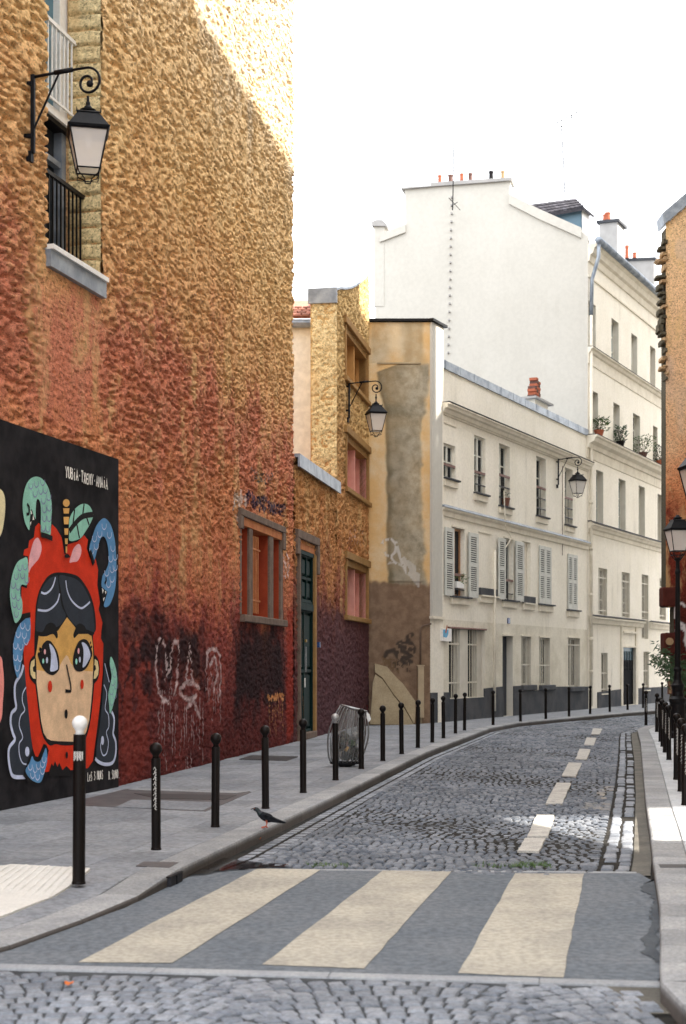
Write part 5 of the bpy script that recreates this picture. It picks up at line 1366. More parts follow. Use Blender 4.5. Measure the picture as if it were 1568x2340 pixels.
# grey base, uneven top edge
def dado(W, pts, o, m, parent):
    for (sa, sb, za, zb) in pts:
        g = G(); g.hexa([W.P(sa,.1,o),W.P(sb,.1,o),W.P(sb,.1,-.02),W.P(sa,.1,-.02),W.P(sa,za,o),W.P(sb,zb,o),W.P(sb,zb,-.02),W.P(sa,za,-.02)])
        g.build('grey_base', m, parent)
dd_ = []
zd = lambda u, v: WA.sz(u, v)[1]
dd_.append((SAL, gf[0][0], zd(984, 1583), zd(1026, 1582))); dd_.append((gf[0][0], gf[0][1]-.05, gf[0][2]-.02, gf[0][2]-.02)); dd_.append((gf[0][1]-.04, gf[1][0]-.02, zd(1113, 1573), zd(1148, 1569)))
dd_.append((gf[1][1]+.02, gf[2][0]-.1, zd(1173, 1568), zd(1190, 1567))); dd_.append((gf[2][0]-.1, gf[3][1]+.1, gf[2][2]-.18, gf[2][2]-.18)); dd_.append((gf[3][1]+.1, SA1, zd(1260, 1569), zd(1345, 1569)))
dado(WA, dd_, .035, M['dado'], A)
g = G(); s_ = WA.s(1124); g.tube([WA.P(s_, .3, .09), WA.P(s_, 5.2, .09)], .045, 7); g.build('downpipe', M['trim'], A, smooth=True)
g = G(); s_ = WA.s(1294); g.tube([WA.P(s_-.5, 5.5, .03), WA.P(s_-.5, 8.6, .03)], .012, 5); g.build('cable', M['grey_stone'], A)
g = G(); s_ = WA.s(1145); g.tube([WA.P(s_, 9.0-1.9, .10), WA.P(s_+.05, 6.0, .12), WA.P(s_+.35, 5.65, .22), WA.P(s_+.1, 5.35, .12)], .02, 5); g.build('cable', M['trim'], A)
# plaques and boxes
h = win_hole(WA,1003,1018.5,1436,1465)
t_ = thing('utility_box', tuple(WA.P(h[0], h[2], 0)), 'small white wall box with a blue sticker left of the double barred window', 'box')
g = G(); g.wbox(WA, h[0], h[1]+.15, h[2], h[3], 0, .12); g.build('box_body', M['white_paint'], t_)
g = G(); g.prism(WA, [(h[0]+.02,h[2]+.12),(h[0]+.02,h[3]-.03),(h[1]-.08,h[3]-.03),(h[1]-.12,h[3]-.18),(h[0]+.28,h[3]-.25),(h[0]+.22,h[2]+.1)], .12, .126); g.build('sticker', mat('sky_blue', (.05,.35,.62), .5), t_)
g = G(); g.prism(WA, [(h[0]+.16,h[2]+.25),(h[0]+.28,h[2]+.46),(h[0]+.33,h[2]+.42),(h[0]+.24,h[2]+.22)], .126, .13); g.build('sticker_mark', M['terracotta'], t_)
h = win_hole(WA,1159.5,1164.5,1412,1425); g = G(); g.wbev(WA, h[0], h[1], h[2], h[3], 0, .03, .006); tag(g.build('house_number', M['blue_plate']), 'blue enamel number plate above the navy door', 'plaque')
for u, v in ((1341,1470),(1333,1473)):
    pass
# chimney on the low house
ch = thing('roof_chimney', tuple(WA.P(WA.s(1237), A_TOP, -.9)), 'small white chimney with broken brick stack behind the zinc parapet', 'chimney')
WCH = Wall((WA.P(0,0,-.9).x, WA.P(0,0,-.9).y), WA.d)
h = (WCH.s(1212), WCH.s(1262), WCH.sz(1212, 938)[1], WCH.sz(1212, 906)[1])
cs = WCH.s(1223), WCH.s(1256)
g = G(); g.wbox(WCH, cs[0], cs[1]-.2, A_TOP-.3, h[3], -.5, 0); g.build('stack', M['facade'], ch)
g = G(); g.wbox(WCH, cs[0]-.22, cs[1]+.10, h[3], h[3]+.07, -.6, .12); g.build('cap', M['chim'], ch)
zt = WCH.sz(1225, 870)[1]
for i in range(7):
    for k in range(3):
        if (i > 3 and k == 0) or (i > 5 and k == 2): continue
        b_ = G(); a0 = cs[0]+.05+k*.2+(.05 if i % 2 else 0); b_.wbev(WCH, a0, a0+.18, h[3]+.075+i*.105, h[3]+.17+i*.105, -.30, -.02, .01); b_.build('brick', M['terracotta' if (i+k) % 3 else 'pot_brown'], ch)

# --- tall white building
B = thing('white_apartment_house', tuple(WA.P(SB0+6, .1, 0)), 'tall white apartment house with blank gable, stone string courses and chimney pots', 'building')
EH = WA.sz(1338, 552)[1]
rows_ = dict(
 r4=[(1344.8,1361.6,686,788),(1397.6,1414,726,829),(1443,1456.7,760.5,855),(1486,1498,789,882)],
 r3=[(1350,1367,890,988),(1402,1416.6,918.7,1018),(1447,1463,943,1039),(1492.6,1503,972,1056)],
 r2=[(1362.6,1379,1073,1199),(1414,1430,1092.7,1216),(1460,1474,1109,1225.7),(1503,1516,1127.7,1241)],
 r1=[(1368,1387.7,1297,1405),(1421,1439.4,1306.5,1410),(1466.8,1482,1312,1459.6),(1507.8,1522,1321,1416)])
def avgz(lst):
    hs_ = [list(win_hole(WA, *q)) for q in lst]
    z0 = sum(h[2] for h in hs_)/len(hs_); z1 = sum(h[3] for h in hs_)/len(hs_)
    return [(h[0], h[1], z0, z1) for h in hs_], hs_
H = {}
for k, v in rows_.items():
    av, raw = avgz(v if k != 'r1' else v)
    H[k] = [(h[0], h[1], h[2], h[3]) for h in raw]
gfB = [win_hole(WA,1374,1389,1492,1585), win_hole(WA,1422,1451.6,1479,1613), win_hole(WA,1471,1483,1489,1577)]
gfB[1] = (gfB[1][0], gfB[1][1], .12, gfB[1][3])
extra = []
for k in H:                                             # one more bay hidden behind the orange wall
    d_ = H[k][3][0]-H[k][2][0]; h = H[k][3]; extra.append((h[0]+d_, h[1]+d_, h[2], h[3]))
g = G(); hl = [h for k in H for h in H[k]]+extra+gfB
facade_sheet(g, WA, SB0, SB1, .1, EH, hl)
g.build('wall', M['facade'], B)
reveals(WA, hl, .36, M['reveal'], B)
g = G(); g.wbox(WA, SB0, SB1, .1, EH-.02, -7.5, -.40)
g.build('rear_walls', M['inner'], B)
for k in H:
    for j, h in enumerate(H[k]+[extra[list(H).index(k)]]):
        f = casement(WA, h, B, .27 if k != 'r1' else .2, rows=3, pane='glass_blue' if k in ('r2','r4') and j < 3 else 'glass')
        if k == 'r1':
            bars(WA, (h[0], h[1], h[2], h[3]), B, 7, -.05, cross=(.80,.10) if j != 2 else (.86,.42,.3), th=.011)
for j, h in enumerate(gfB):
    if j == 1: continue
    f = casement(WA, h, B, .2, rows=1, pane='glass'); bars(WA, h, B, 5, -.06, cross=(.1,.5), th=.010)
    g = G(); g.wbox(WA, h[0]-.06, h[1]+.08, h[2]-.05, h[2], -.1, .06); g.build('sill', M['trim'], f)
h = gfB[1]; g = G(); g.wbox(WA, h[0], h[1], .1, h[3], -.14, -.08); dd = g.build('door', M['black_door'], B)
for i in range(7):
    s = h[0]+.1+i*(h[1]-h[0]-.2)/7; q = G(); q.wbox(WA, s, s+.03, 1.5, h[3]-.15, -.078, -.05); q.build('bar', M['iron'], dd)
q = G(); q.wbox(WA, h[0]+.15, h[1]-.15, 1.9, 2.5, -.079, -.074); q.build('pane', M['glass_blue'], dd)
for sa, sb in ((h[0]-.25, h[0]), (h[1], h[1]+.3)): q = G(); q.wbox(WA, sa, sb, .1, h[3]+.9, -.02, .05); q.build('door_pilaster', M['trim'], B)
q = G(); q.wbev(WA, h[0]-.02, h[1]+.02, h[3]+.55, h[3]+.64, -.01, .09); q.wbox(WA, h[0], h[1], h[3], h[3]+.06, -.2, .05); q.build('door_lintel', M['trim'], B)
dado(WA, [(WA.s(1365), gfB[1][0]-.26, zd(1365, 1582), zd(1420, 1575)), (gfB[1][1]+.31, SB1, zd(1455, 1573), zd(1512, 1569))], .035, M['dado'], B)
def zat(u, v): return WA.sz(u, v)[1]
E_ = SB1-.02
moulding(WA, SB0, E_, (zat(1356.6,1201)+zat(1528.7,1244.7))/2, [(0,-.02),(.03,.12),(-.05,.22),(-.08,.22),(-.10,.15),(-.20,.12),(-.24,.05),(-.38,.04),(-.40,-.02)], 'string_course', 'trim', B)
moulding(WA, SB0, E_, (zat(1356.6,1201)+zat(1528.7,1244.7))/2+.035, [(0,-.02),(0,.13),(-.05,.235),(-.03,.235),(.03,.13),(.03,-.02)], 'string_flashing', 'dado', B)
z3 = zat(1348, 997.7)
moulding(WA, SB0-.2, E_, z3, [(0,-.02),(0,.42),(-.06,.42),(-.10,.34),(-.22,.30),(-.30,.14),(-.44,.10),(-.46,.04),(-.80,.03),(-.82,-.02)], 'balcony_cornice', 'trim', B)
moulding(WA, SB0-.2, E_, z3+.004, [(0,-.02),(.03,.1),(.01,.44),(0,.44)], 'cornice_flashing', 'dado', B)
z4_ = zat(1338.6, 789)
moulding(WA, SB0, E_, z4_, [(0,-.02),(0,.20),(-.05,.20),(-.08,.13),(-.18,.10),(-.22,.04),(-.6,.03),(-.62,-.02)], 'string_course', 'trim', B)
moulding(WA, SB0, E_, z4_+.004, [(0,-.02),(.03,.1),(.01,.22),(0,.22)], 'string_flashing', 'dado', B)
z1_ = zat(1363.4, 1409); sg = [(SB0+.25, H['r1'][2][0]-.02), (H['r1'][2][1]+.05, E_)]
for a_, b_ in sg:
    moulding(WA, a_, b_, z1_, [(0,-.02),(.0,.14),(-.04,.20),(-.08,.20),(-.10,.12),(-.26,.09),(-.28,.03),(-.30,-.02)], 'string_course', 'trim', B)
    moulding(WA, a_, b_, z1_+.004, [(0,-.02),(.05,.1),(.0,.215),(0,.215)], 'string_flashing', 'dado', B)
moulding(WA, SB0, E_, zat(1336, 622.7), [(0,-.02),(0,.05),(-.05,.05),(-.05,-.02)], 'string_course', 'trim', B)
moulding(WA, SB0, E_, EH, [(0,-.02),(0,.38),(-.10,.36),(-.16,.26),(-.34,.20),(-.40,.10),(-.62,.06),(-.64,-.02)], 'eaves_cornice', 'trim', B)
g = G(); g.tube([WA.P(SB0-.1, EH+.07, .42), WA.P(SB1, EH+.07, .42)], .13, 9); g.build('gutter', M['zinc'], B, smooth=True)
# downpipe between the two houses
g = G(); s_ = SA1+.16
g.tube([WA.P(s_-.1, EH+.05, .40), WA.P(s_-.05, EH-.5, .38), WA.P(s_+.0, EH-1.3, .12), WA.P(s_, EH-2.6, .09)], .07, 8); g.build('downpipe', M['zinc'], B, smooth=True)
g = G(); g.tube([WA.P(s_-.02, EH-2.6, .09), WA.P(s_-.02, .2, .09)], .06, 8)
for z in (1.4, 2.6, 4.2, 5.9, 7.6): g.tube([WA.P(s_-.02, z, .09), WA.P(s_-.02, z+.12, .09)], .075, 8)
g.build('downpipe', M['trim'], B, smooth=True)
# gable wall facing the camera
GD = Vector((-1, .236)).normalized(); gp0 = WA.P(SB0, 0, 0)
WG = Wall((gp0.x, gp0.y), (-GD.x, -GD.y), n=(-.236, -1))
def gsz(u, v, o=0): return WG.sz(u, v, o)
out = [(858, 1560), (1335.5, 1560), (1335.5, 540), (1329, 529), (1232, 486), (1163.5, 451), (1167, 414), (925, 430), (927.5, 519.5), (869, 542), (858, 542)]
P_ = [gsz(*q) for q in out]; P_[0] = (P_[0][0], .1); P_[1] = (-.0, .1); P_[2] = (-.0, P_[2][1]); xl_ = P_[0][0]; P_[-1] = (xl_, P_[-1][1])
g = G(); g.prism(WG, P_, -.5, 0); fix_normals(g.build('gable_wall', M['gable'], B))
def cop(a, b, w=.22, up=.10, m='trim', nm='coping', o1=.09):
    (s0, z0), (s1, z1) = a, b
    q = G(); q.hexa([WG.P(s0,z0-w,o1),WG.P(s1,z1-w,o1),WG.P(s1,z1-w,-.6),WG.P(s0,z0-w,-.6),WG.P(s0,z0+up,o1),WG.P(s1,z1+up,o1),WG.P(s1,z1+up,-.6),WG.P(s0,z0+up,-.6)]); return q.build(nm, M[m], B)
cop(P_[5], P_[4], .25, .12, 'gable'); cop((P_[4][0]+.0, P_[4][1]), P_[3], .25, .12, 'gable'); cop(P_[9], P_[8], .2, .1, 'gable')
a_, b_ = gsz(1000-20, 420), gsz(1169, 410)
q = G(); q.prism(WG, [gsz(918,430),gsz(985,426),gsz(985,419),gsz(1171,407),gsz(1171,414),gsz(985,428),gsz(918,434)][::-1], -.75, .12); fix_normals(q.build('stack_cap', M['chim'], B))
# left flue
q = G(); q.prism(WG, [gsz(855,700),gsz(878,700),gsz(878,518),gsz(855,518)], -.7, .02); q.build('flue', M['gable'], B)
q = G(); q.prism(WG, [gsz(851,518),gsz(883,518),gsz(883,512),gsz(874,504),gsz(860,504),gsz(851,509)], -.9, .12); fix_normals(q.build('flue_cap', M['chim'], B))
for u0, u1, vt, vb, c in ((1000.7,1010,401,419,'terracotta'),(1024,1035,400,417,'pot_brown'),(1050.6,1060,397,414,'terracotta'),(1070,1080,396.5,413,'pot_brown'),(1117,1128,392,411,'black'),(1144.7,1153.8,391,409,'pot_tan')):
    s0, z1 = WG.sz(u0, vt, -.3); s1 = WG.s(u1, -.3); z0 = WG.sz(u0, vb, -.3)[1]; c0 = WG.P((s0+s1)/2, z0-.05, -.3); r = (s1-s0)/2
    q = G(); hh = z1-z0+.05; q.lathe([(r*.95,0),(r*.85,hh*.8),(r*.85,hh*.8),(r,hh*.82),(r,hh),(r*.7,hh),(r*.7,hh*.6)], c0.x, c0.y, 12, c0.z); q.build('chimney_pot', M[c], B)
# roof behind
RF = G(); rd = P_[4]; 
q = G()
ga, gb = WG.P(P_[3][0], P_[3][1]-.1, -.5), WG.P(P_[5][0], P_[5][1]-.1, -.5)
L_ = WA.d*(SB1-SB0); L3 = Vector((L_.x, L_.y, 0))
q.add([ga, gb, gb+L3, ga+L3], [(0,1,2,3)]); gc_ = WG.P(P_[9][0], P_[9][1]-.1, -.5); q.add([gb, gc_, gc_+L3, gb+L3], [(0,1,2,3)])
q.build('roof', M['zinc'], B)
# step irons up the gable
for i in range(20):
    v = 452+i*(807-452)/19; u = 1033.5-8*(i/19)+random.uniform(-.6, .6); s, z = gsz(u, v); q = G(); q.wbox(WG, s-.035, s+.035, z-.02, z+.015, 0, .12); q.wbox(WG, s-.035, s+.035, z+.015, z+.04, .10, .12); q.build('step_iron', M['chim'], B)
# dormer behind the gable slope
dm = thing('roof_dormer', tuple(WA.P(SB0+1.2, EH, -2)), 'blue zinc clad dormer with dark tiled hood above the white gable', 'dormer')
YD = 56.5
def at(u, v, Y): return Vector(((u-CX)*Y/F, Y, CZ+(HY-v)*Y/F))
q = G(); A_, B_ = at(1225, 470, YD), at(1329, 476, YD); dz = 4.0
q.add([at(1230,500,YD), at(1331,540,YD), at(1329,476,YD), at(1262,487,YD), at(1230,492,YD)], [(0,1,2,3,4)]); q.v += [tuple(Vector(p)+Vector((.25,1.6,0))) for p in q.v]
q.f += [(0,5,6,1),(1,6,7,2),(2,7,8,3),(5,9,8,7,6)]
q.build('cheek', M['zinc_blue'], dm)
q = G(); b0, b1 = at(1331,545,YD-.05), at(1330,476,YD-.05); e0, e1 = at(1348.5,550,YD+.9), at(1347,487,YD+.9)
q.add([b0, e0, e1, b1, b0+Vector((.1,1.2,0)), e0+Vector((.1,1.2,0)), e1+Vector((.1,1.2,0)), b1+Vector((.1,1.2,0))], [(0,1,2,3),(1,5,6,2),(4,7,6,5),(3,2,6,7)]); q.build('front', M['white_paint'], dm)
r0, r1, r2, r3, r4 = at(1212,469,YD-.1), at(1316,455,YD+.2), at(1335,473,YD-.2), at(1358,492,YD+1.0), at(1240,490,YD-.3)
q = G(); q.add([r4, r2, r1, r0], [(0,1,2,3)]); q.add([r2, r3, r3+Vector((-.3,1.0,.25)), r1], [(0,1,2,3)]); q.add([r4-Vector((0,0,.12)), r2-Vector((0,0,.12)), r2, r4], [(0,1,2,3)]); q.add([r2-Vector((0,0,.12)), r3-Vector((0,0,.12)), r3, r2], [(0,1,2,3)])
hd = q.build('tiled_hood', M['tile'], dm)
for k in range(4):
    for i in range(10):
        a0 = r4.lerp(r0, k/4).lerp(r2.lerp(r1, k/4), i/10); a1 = r4.lerp(r0, k/4).lerp(r2.lerp(r1, k/4), (i+.92)/10)
        b0_ = r4.lerp(r0, (k+1.1)/4).lerp(r2.lerp(r1, (k+1.1)/4), i/10); b1_ = r4.lerp(r0, (k+1.1)/4).lerp(r2.lerp(r1, (k+1.1)/4), (i+.92)/10)
        upv = Vector((0,-.02,.055)); t = G(); t.hexa([a0,a1,b1_,b0_,a0+upv,a1+upv,b1_+upv*.4,b0_+upv*.4]); t.build('roof_tile', M['tile'], hd)
# chimneys behind the eaves
def stack(name, label, u0, uc, u1, vt, vb, Y, pots, cap=True):
    W1_, W2_ = at(u0, vt, Y), at(uc, vt, Y)
    c = thing(name, tuple(at(uc, vb, Y)), label, 'chimney')
    d = Vector((WA.d.x, WA.d.y, 0)); a = at(u0, vt, Y); b = at(uc, vt, Y); ln = 0
    # length along the street direction so that its far edge falls at u1
    k = (u1-CX)/F; ln = (k*b.y-b.x)/(d.x-k*d.y); z0 = at(uc, vb, Y).z; z1 = a.z
    q = G(); c0, c1 = Vector((a.x,a.y+.25,z0)), Vector((b.x,b.y,z0)); hgt = Vector((0,0,z1-z0))
    q.hexa([c0,c1,c1+d*ln,c0+d*ln,c0+hgt,c1+hgt,c1+d*ln+hgt,c0+d*ln+hgt]); q.build('stack', M['chim'], c)
    e = .1; x_ = (c1-c0).normalized(); C = [c0-x_*e-d*e,c1+x_*e-d*e,c1+d*(ln+e)+x_*e,c0+d*(ln+e)-x_*e]
    q = G(); q.hexa([p+hgt for p in C]+[p+hgt+Vector((0,0,.12)) for p in C]); q.build('cap', M['dado'], c)
    for (u, vtop, vbot, r, mname) in pots:
        yy = Y+ln*.15; p = at(u, vbot, yy); p.z = z1+.12; hh = at(u, vtop, yy).z-p.z
        q = G(); q.lathe([(r,0),(r*.85,hh*.75),(r,hh*.8),(r,hh),(r*.6,hh)], p.x, p.y, 12, p.z); q.build('chimney_pot', M[mname], c)
stack('roof_chimney', 'tall grey rendered chimney with orange pots above the gutter line', 1372.5, 1411, 1427, 507, 680, 64, [(1389,486,505,.13,'terracotta'),(1382.5,490,505,.09,'terracotta')])
stack('roof_chimney', 'broad low grey chimney with two thin pots beside the ragged orange wall', 1430, 1495, 1503, 594, 740, 72, [(1433,561,592,.10,'terracotta'),(1450.5,577,592,.10,'terracotta')])
# aerials
def aerial(label, tubes, r=.02, m='iron'):
    p0 = Vector(tubes[0][0]); t = thing('tv_aerial', tuple(p0), label, 'aerial')
    for nm, pts, rr in [(('mast' if i == 0 else 'boom'), q, r if i == 0 else r*.7) for i, q in enumerate(tubes)]:
        q = G(); q.tube(pts, rr, 5); q.build(nm, M[m], t)
    return t
Y1 = 54.6
t = aerial('tall thin mast strapped to the white gable beside the brown chimney pots', [[at(1034.5,480,Y1-.3), at(1035.5,440,Y1-.3), at(1037.5,289,Y1-.3)], [at(1026,452,Y1-.3), at(1052,480,Y1-.3)], [at(1033,470,Y1-.35), at(1046,462,Y1-.6)]], .02)
Y2 = 57.5
tb = [[at(1292,470,Y2), at(1287,345,Y2), at(1282.5,287,Y2)], [at(1257,289,Y2), at(1354,239,Y2)], [at(1264,359,Y2), at(1289,345,Y2)]]
for i in range(7): p = at(1262+i*11, 286-i*5.8, Y2); tb.append([p+Vector((-.05,-.3,.10)), p+Vector((.05,.3,-.10))])
tb.append([at(1283,290,Y2), at(1306,276,Y2), at(1308,266,Y2)])
aerial('roof aerial with a long slanting comb above the blue dormer', tb, .022)

# flower pots on the balcony cornice
def leafy(name, base, n, r, hgt, parent, m='leaf', size=.07, seed=0, droop=0, long=1.6, kind=None):
    rs = random.Random(seed); g = G()
    for i in range(n):
        a = rs.uniform(0, 2*math.pi); rr = r*rs.random()**.6; z = hgt*rs.random()**.8
        rr *= .55+.6*(1-abs(z/hgt-.55))
        c = Vector((base[0]+rr*math.cos(a), base[1]+rr*math.sin(a)*.7, base[2]+z-droop*rr))
        d = Vector((math.cos(a)+rs.uniform(-.5,.5), math.sin(a)+rs.uniform(-.5,.5), rs.uniform(-.4,.9))).normalized()
        s = d.cross(Vector((rs.uniform(-1,1), rs.uniform(-1,1), 1))).normalized(); L = size*rs.uniform(.6, 1.3)*long; w = size*.38
        nn = d.cross(s)*L*.12
        g.add([c, c+d*L*.4+s*w+nn, c+d*L, c+d*L*.4-s*w+nn], [(0,1,2),(0,2,3)])
    return g.build(name, M[m], parent, kind=kind)
POTS = [(1368,1002,.19,.34,.50,'terracotta','flower pot with a spreading green plant, leftmost on the balcony cornice','leaf'),(1417,1025,.18,.22,.62,'black','dark pot with tall thin shoots on the balcony cornice','leaf_dark'),
        (1469,1047,.18,.5,.72,'pot_brown','big bushy yellow-green plant in a brown pot on the balcony cornice','leaf'),(1508,1064,.19,.38,.70,'terracotta','terracotta pot with a dark leafy shrub, rightmost on the balcony cornice','leaf_dark')]
for k, (u, v, pr, r, hgt, pm, lab, lm) in enumerate(POTS):
    s, z = WA.sz(u, v, .2); p = WA.P(s, z3+.03, .22); t = thing('potted_plant', tuple(p), lab, 'potted plant', 'flower pots on the balcony cornice')
    q = G(); q.lathe([(pr*.62,0),(pr*.95,pr*1.1),(pr,pr*1.1),(pr,pr*1.35),(pr*.85,pr*1.35),(pr*.8,pr*1.1)], p.x, p.y, 14, p.z); q.build('pot', M[pm], t)
    leafy('foliage', (p.x, p.y, p.z+pr*1.1), 240, r, hgt, t, lm, .075, seed=k, kind='stuff')
    q = G()
    for i in range(6):
        a = i*1.1; q.tube([(p.x,p.y,p.z+pr), (p.x+r*.5*math.cos(a), p.y+r*.4*math.sin(a), p.z+pr+hgt*.8)], .008, 4)
    q.build('stems', M['stem'], t)
h = ups[2]; p = WA.P(h[0]+.55, h[2], .02); t = thing('potted_plant', tuple(p), 'little brown flower pot on the sill of the third upper window from the corner', 'potted plant')
q = G(); q.lathe([(.09,0),(.13,.22),(.14,.22),(.14,.27),(.1,.27)], p.x, p.y, 12, p.z); q.build('pot', M['rust'], t); leafy('foliage', (p.x, p.y, p.z+.25), 30, .12, .2, t, 'leaf_dark', .05, seed=9)
h = fst[0]; p = WA.P(h[0]+.5, h[2]+.32, -.02); t = thing('potted_plant', tuple(p), 'pale trailing plant on the rail between the first pair of open shutters', 'potted plant')
q = G(); q.wbox(WA, h[0]+.25, h[0]+.8, h[2]+.24, h[2]+.42, -.08, .06); q.build('planter', M['white_paint'], t); leafy('foliage', (p.x, p.y, p.z+.05), 70, .28, .25, t, 'leaf', .05, seed=10)

# ------------------------------------------------------------------ right-hand side: ragged orange party wall, unseen houses added to shade the street
YO = 41.8
ow = thing('orange_party_wall', (10.5, YO, .1), 'orange plastered party wall with ragged projecting stones on its left edge', 'wall')
xo = lambda u: (u-CX)*YO/F
zo = lambda v: CZ+(HY-v)*YO/F
xs = np.arange(xo(1522), xo(1522)+6.0, .045); zs = np.arange(.05, 17.5, .045)
def plan_o(s): s = np.asarray(s, dtype=float); return s, YO+0*s, 0*s, 0*s-1
edge_v = [490,547,700,860,1000,1200,1340,1386,1388,1444,1446,1496,1498,1700]; edge_u = [1519,1520,1522,1520,1524,1527,1529,1529,1541,1541,1527,1527,1541,1541]
def ho(S, Z): return .025*(vnoise(S/.5, Z/.5, 90)-.5)+.008*(vnoise(S/.08, Z/.08, 91)-.5)
Sg, Zg = np.meshgrid(xs, zs)
def otop(s): return 14.05+(np.asarray(s)-xo(1517))*.86
def painto(S, Z, H, col, amt):
    Vv = HY-(Z-CZ)*F/YO; U = S*F/YO+CX
    W_ = (.66,.62,.62)
    def st(pts, w, a=.9):
        pp = [((u-CX)*YO/F, CZ+(HY-v)*YO/F) for u, v in pts]; d = seg_dist(S, Z, pp); k = a*(1-sstep(w*.6, w, d)); m = k > amt
        for i in range(3): col[..., i] = np.where(m, W_[i], col[..., i])
        amt[:] = np.maximum(amt, k)
    st([(1543,1412),(1544,1390),(1552,1380),(1560,1379),(1566,1386)], .05); st([(1548,1428),(1556,1424),(1564,1430),(1568,1445),(1566,1465),(1575,1490)], .06); st([(1545,1440),(1555,1434),(1563,1440)], .05)
    n = vnoise(S/.5, Z/.8, 92)
    k = sstep(.62, .8, n)*.35*(Z > 7); 
    for i in range(3): col[..., i] = np.where(k > amt, (.52,.42,.36)[i], col[..., i])
    amt[:] = np.maximum(amt, k)
def left_keep():
    pass
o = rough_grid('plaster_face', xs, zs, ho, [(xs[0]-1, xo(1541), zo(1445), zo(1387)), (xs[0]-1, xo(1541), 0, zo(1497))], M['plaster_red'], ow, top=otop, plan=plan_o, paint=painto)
g = G(); X0 = xo(1522); g.add([(X0,YO+.03,zo(1387)),(X0+6,YO+.03,zo(1387)),(X0+6,YO+.03,19),(X0,YO+.03,14.0),(X0,YO+.6,zo(1387)),(X0+6,YO+.6,zo(1387)),(X0+6,YO+.6,19),(X0,YO+.6,14.0)], [(0,1,2,3),(7,6,5,4),(0,3,7,4),(3,2,6,7),(1,5,6,2),(0,4,5,1)])
X1 = xo(1541); g.box(X1, X1+5.5, YO+.03, YO+.6, .1, zo(1387)-.002); g.build('masonry_core', M['stone_dark'], ow)
g = G(); za, zb = 14.05, 14.05+.86*6
g.hexa([(X0-.08,YO-.12,za),(X0+6,YO-.12,zb),(X0+6,YO+.7,zb),(X0-.08,YO+.7,za),(X0-.12,YO-.12,za+.32),(X0+5.9,YO-.12,zb+.32),(X0+5.9,YO+.7,zb+.32),(X0-.12,YO+.7,za+.32)]); g.build('zinc_verge', M['zinc'], ow)
rs = random.Random(4)
def rock(cx, cz, w, h, m, name='toothing_stone', y=YO+.15, dep=.45, proud=None):
    q = G(); n = 10; rings = []
    for j, (yy, k) in enumerate(((y-dep/2, .72), (y-dep/4, 1.0), (y+dep/4, 1.0), (y+dep/2, .7))):
        for i in range(n):
            a = 2*math.pi*i/n; sx = abs(math.cos(a))**.35*math.copysign(1, math.cos(a)); sz_ = abs(math.sin(a))**.4*math.copysign(1, math.sin(a))
            q.v.append((cx+w/2*sx*k*rs.uniform(.78, 1.12), yy+rs.uniform(-.03,.03), cz+h/2*sz_*k*rs.uniform(.75, 1.15)))
    for j in range(3):
        for i in range(n): q.f.append((j*n+i, j*n+(i+1)%n, (j+1)*n+(i+1)%n, (j+1)*n+i))
    q.f += [tuple(range(n))[::-1], tuple(range(3*n, 4*n))]; return q.build(name, m, ow)
for u, v, w, h in ((1519,552,14,12),(1512,567,18,9),(1517,580,16,10),(1520,590,10,12),(1511,595,26,9),(1518,611,8,16),(1510,632,26,9),(1515,643,16,11),(1508,656,16,14),(1513,670,18,8),(1517,679,9,9),(1512,690,20,9),(1518,700,14,10),(1509,713,14,14),(1515,724,16,10),(1512,735,12,16),(1508,750,16,22),(1514,762,18,10),(1518,775,8,14),(1513,783,12,14),(1520,800,8,12),(1518,818,16,10),(1514,821,12,10),(1518,837,14,6),(1514,841,16,9),(1524,852,8,10),(1521,864,8,9)):
    rock(xo(u)+.02, zo(v), w*YO/F, h*YO/F, rs.choice([M['stone_dark'], M['stone_dark'], M['pot_tan']]))
for (u0, u1, v0, v1) in ((1515,1545,1341,1386),(1518,1545,1446,1496)):
    q = G(); q.box(xo(u0), xo(u1)+.05, YO-.02, YO+.55, zo(v1), zo(v0)); ob = q.build('toothing_block', mat('maroon_plaster', (.085,.022,.016), .9, (.06,.016,.012), 6, .3, 60, fine=.15), ow)
    mdf = ob.modifiers.new('bevel', 'BEVEL'); mdf.width = .05; mdf.segments = 2
q = G(); q.lathe([(.11,0),(.11,.05),(.05,.05)], n=10); 
q.v = [(xo(1530)+x, YO-.06+z, zo(1466)+y) for x, y, z in q.v]; q.build('white_mark', M['pot_tan'], ow)
# old box with pale spots at the foot of the wall
bx = thing('rusty_panel', (xo(1530), YO-1.5, 1.0), 'small rust-brown panel with pale spots behind the lamp post', 'panel')
q = G(); q.box(xo(1521)-.0, xo(1539), YO-.35, YO-.25, CZ+(HY-1586)*YO/F, CZ+(HY-1556)*YO/F); q.build('board', M['rust'], bx)
for (u, v) in ((1526,1562),(1532,1564),(1528,1572),(1534,1578),(1525,1580)):
    q = G(); c = (xo(u), zo(v)); q.add([(c[0]+.04*math.cos(a)*rs.uniform(.7,1.3), YO-.354, c[1]+.05*math.sin(a)*rs.uniform(.7,1.3)) for a in [k*math.pi/5 for k in range(10)]], [tuple(range(10))]); q.build('spot', M['pot_tan'], bx)
q = G(); q.box(xo(1529), xo(1531), YO-.30, YO-.26, .1, zo(1586)); q.build('post', M['iron'], bx)

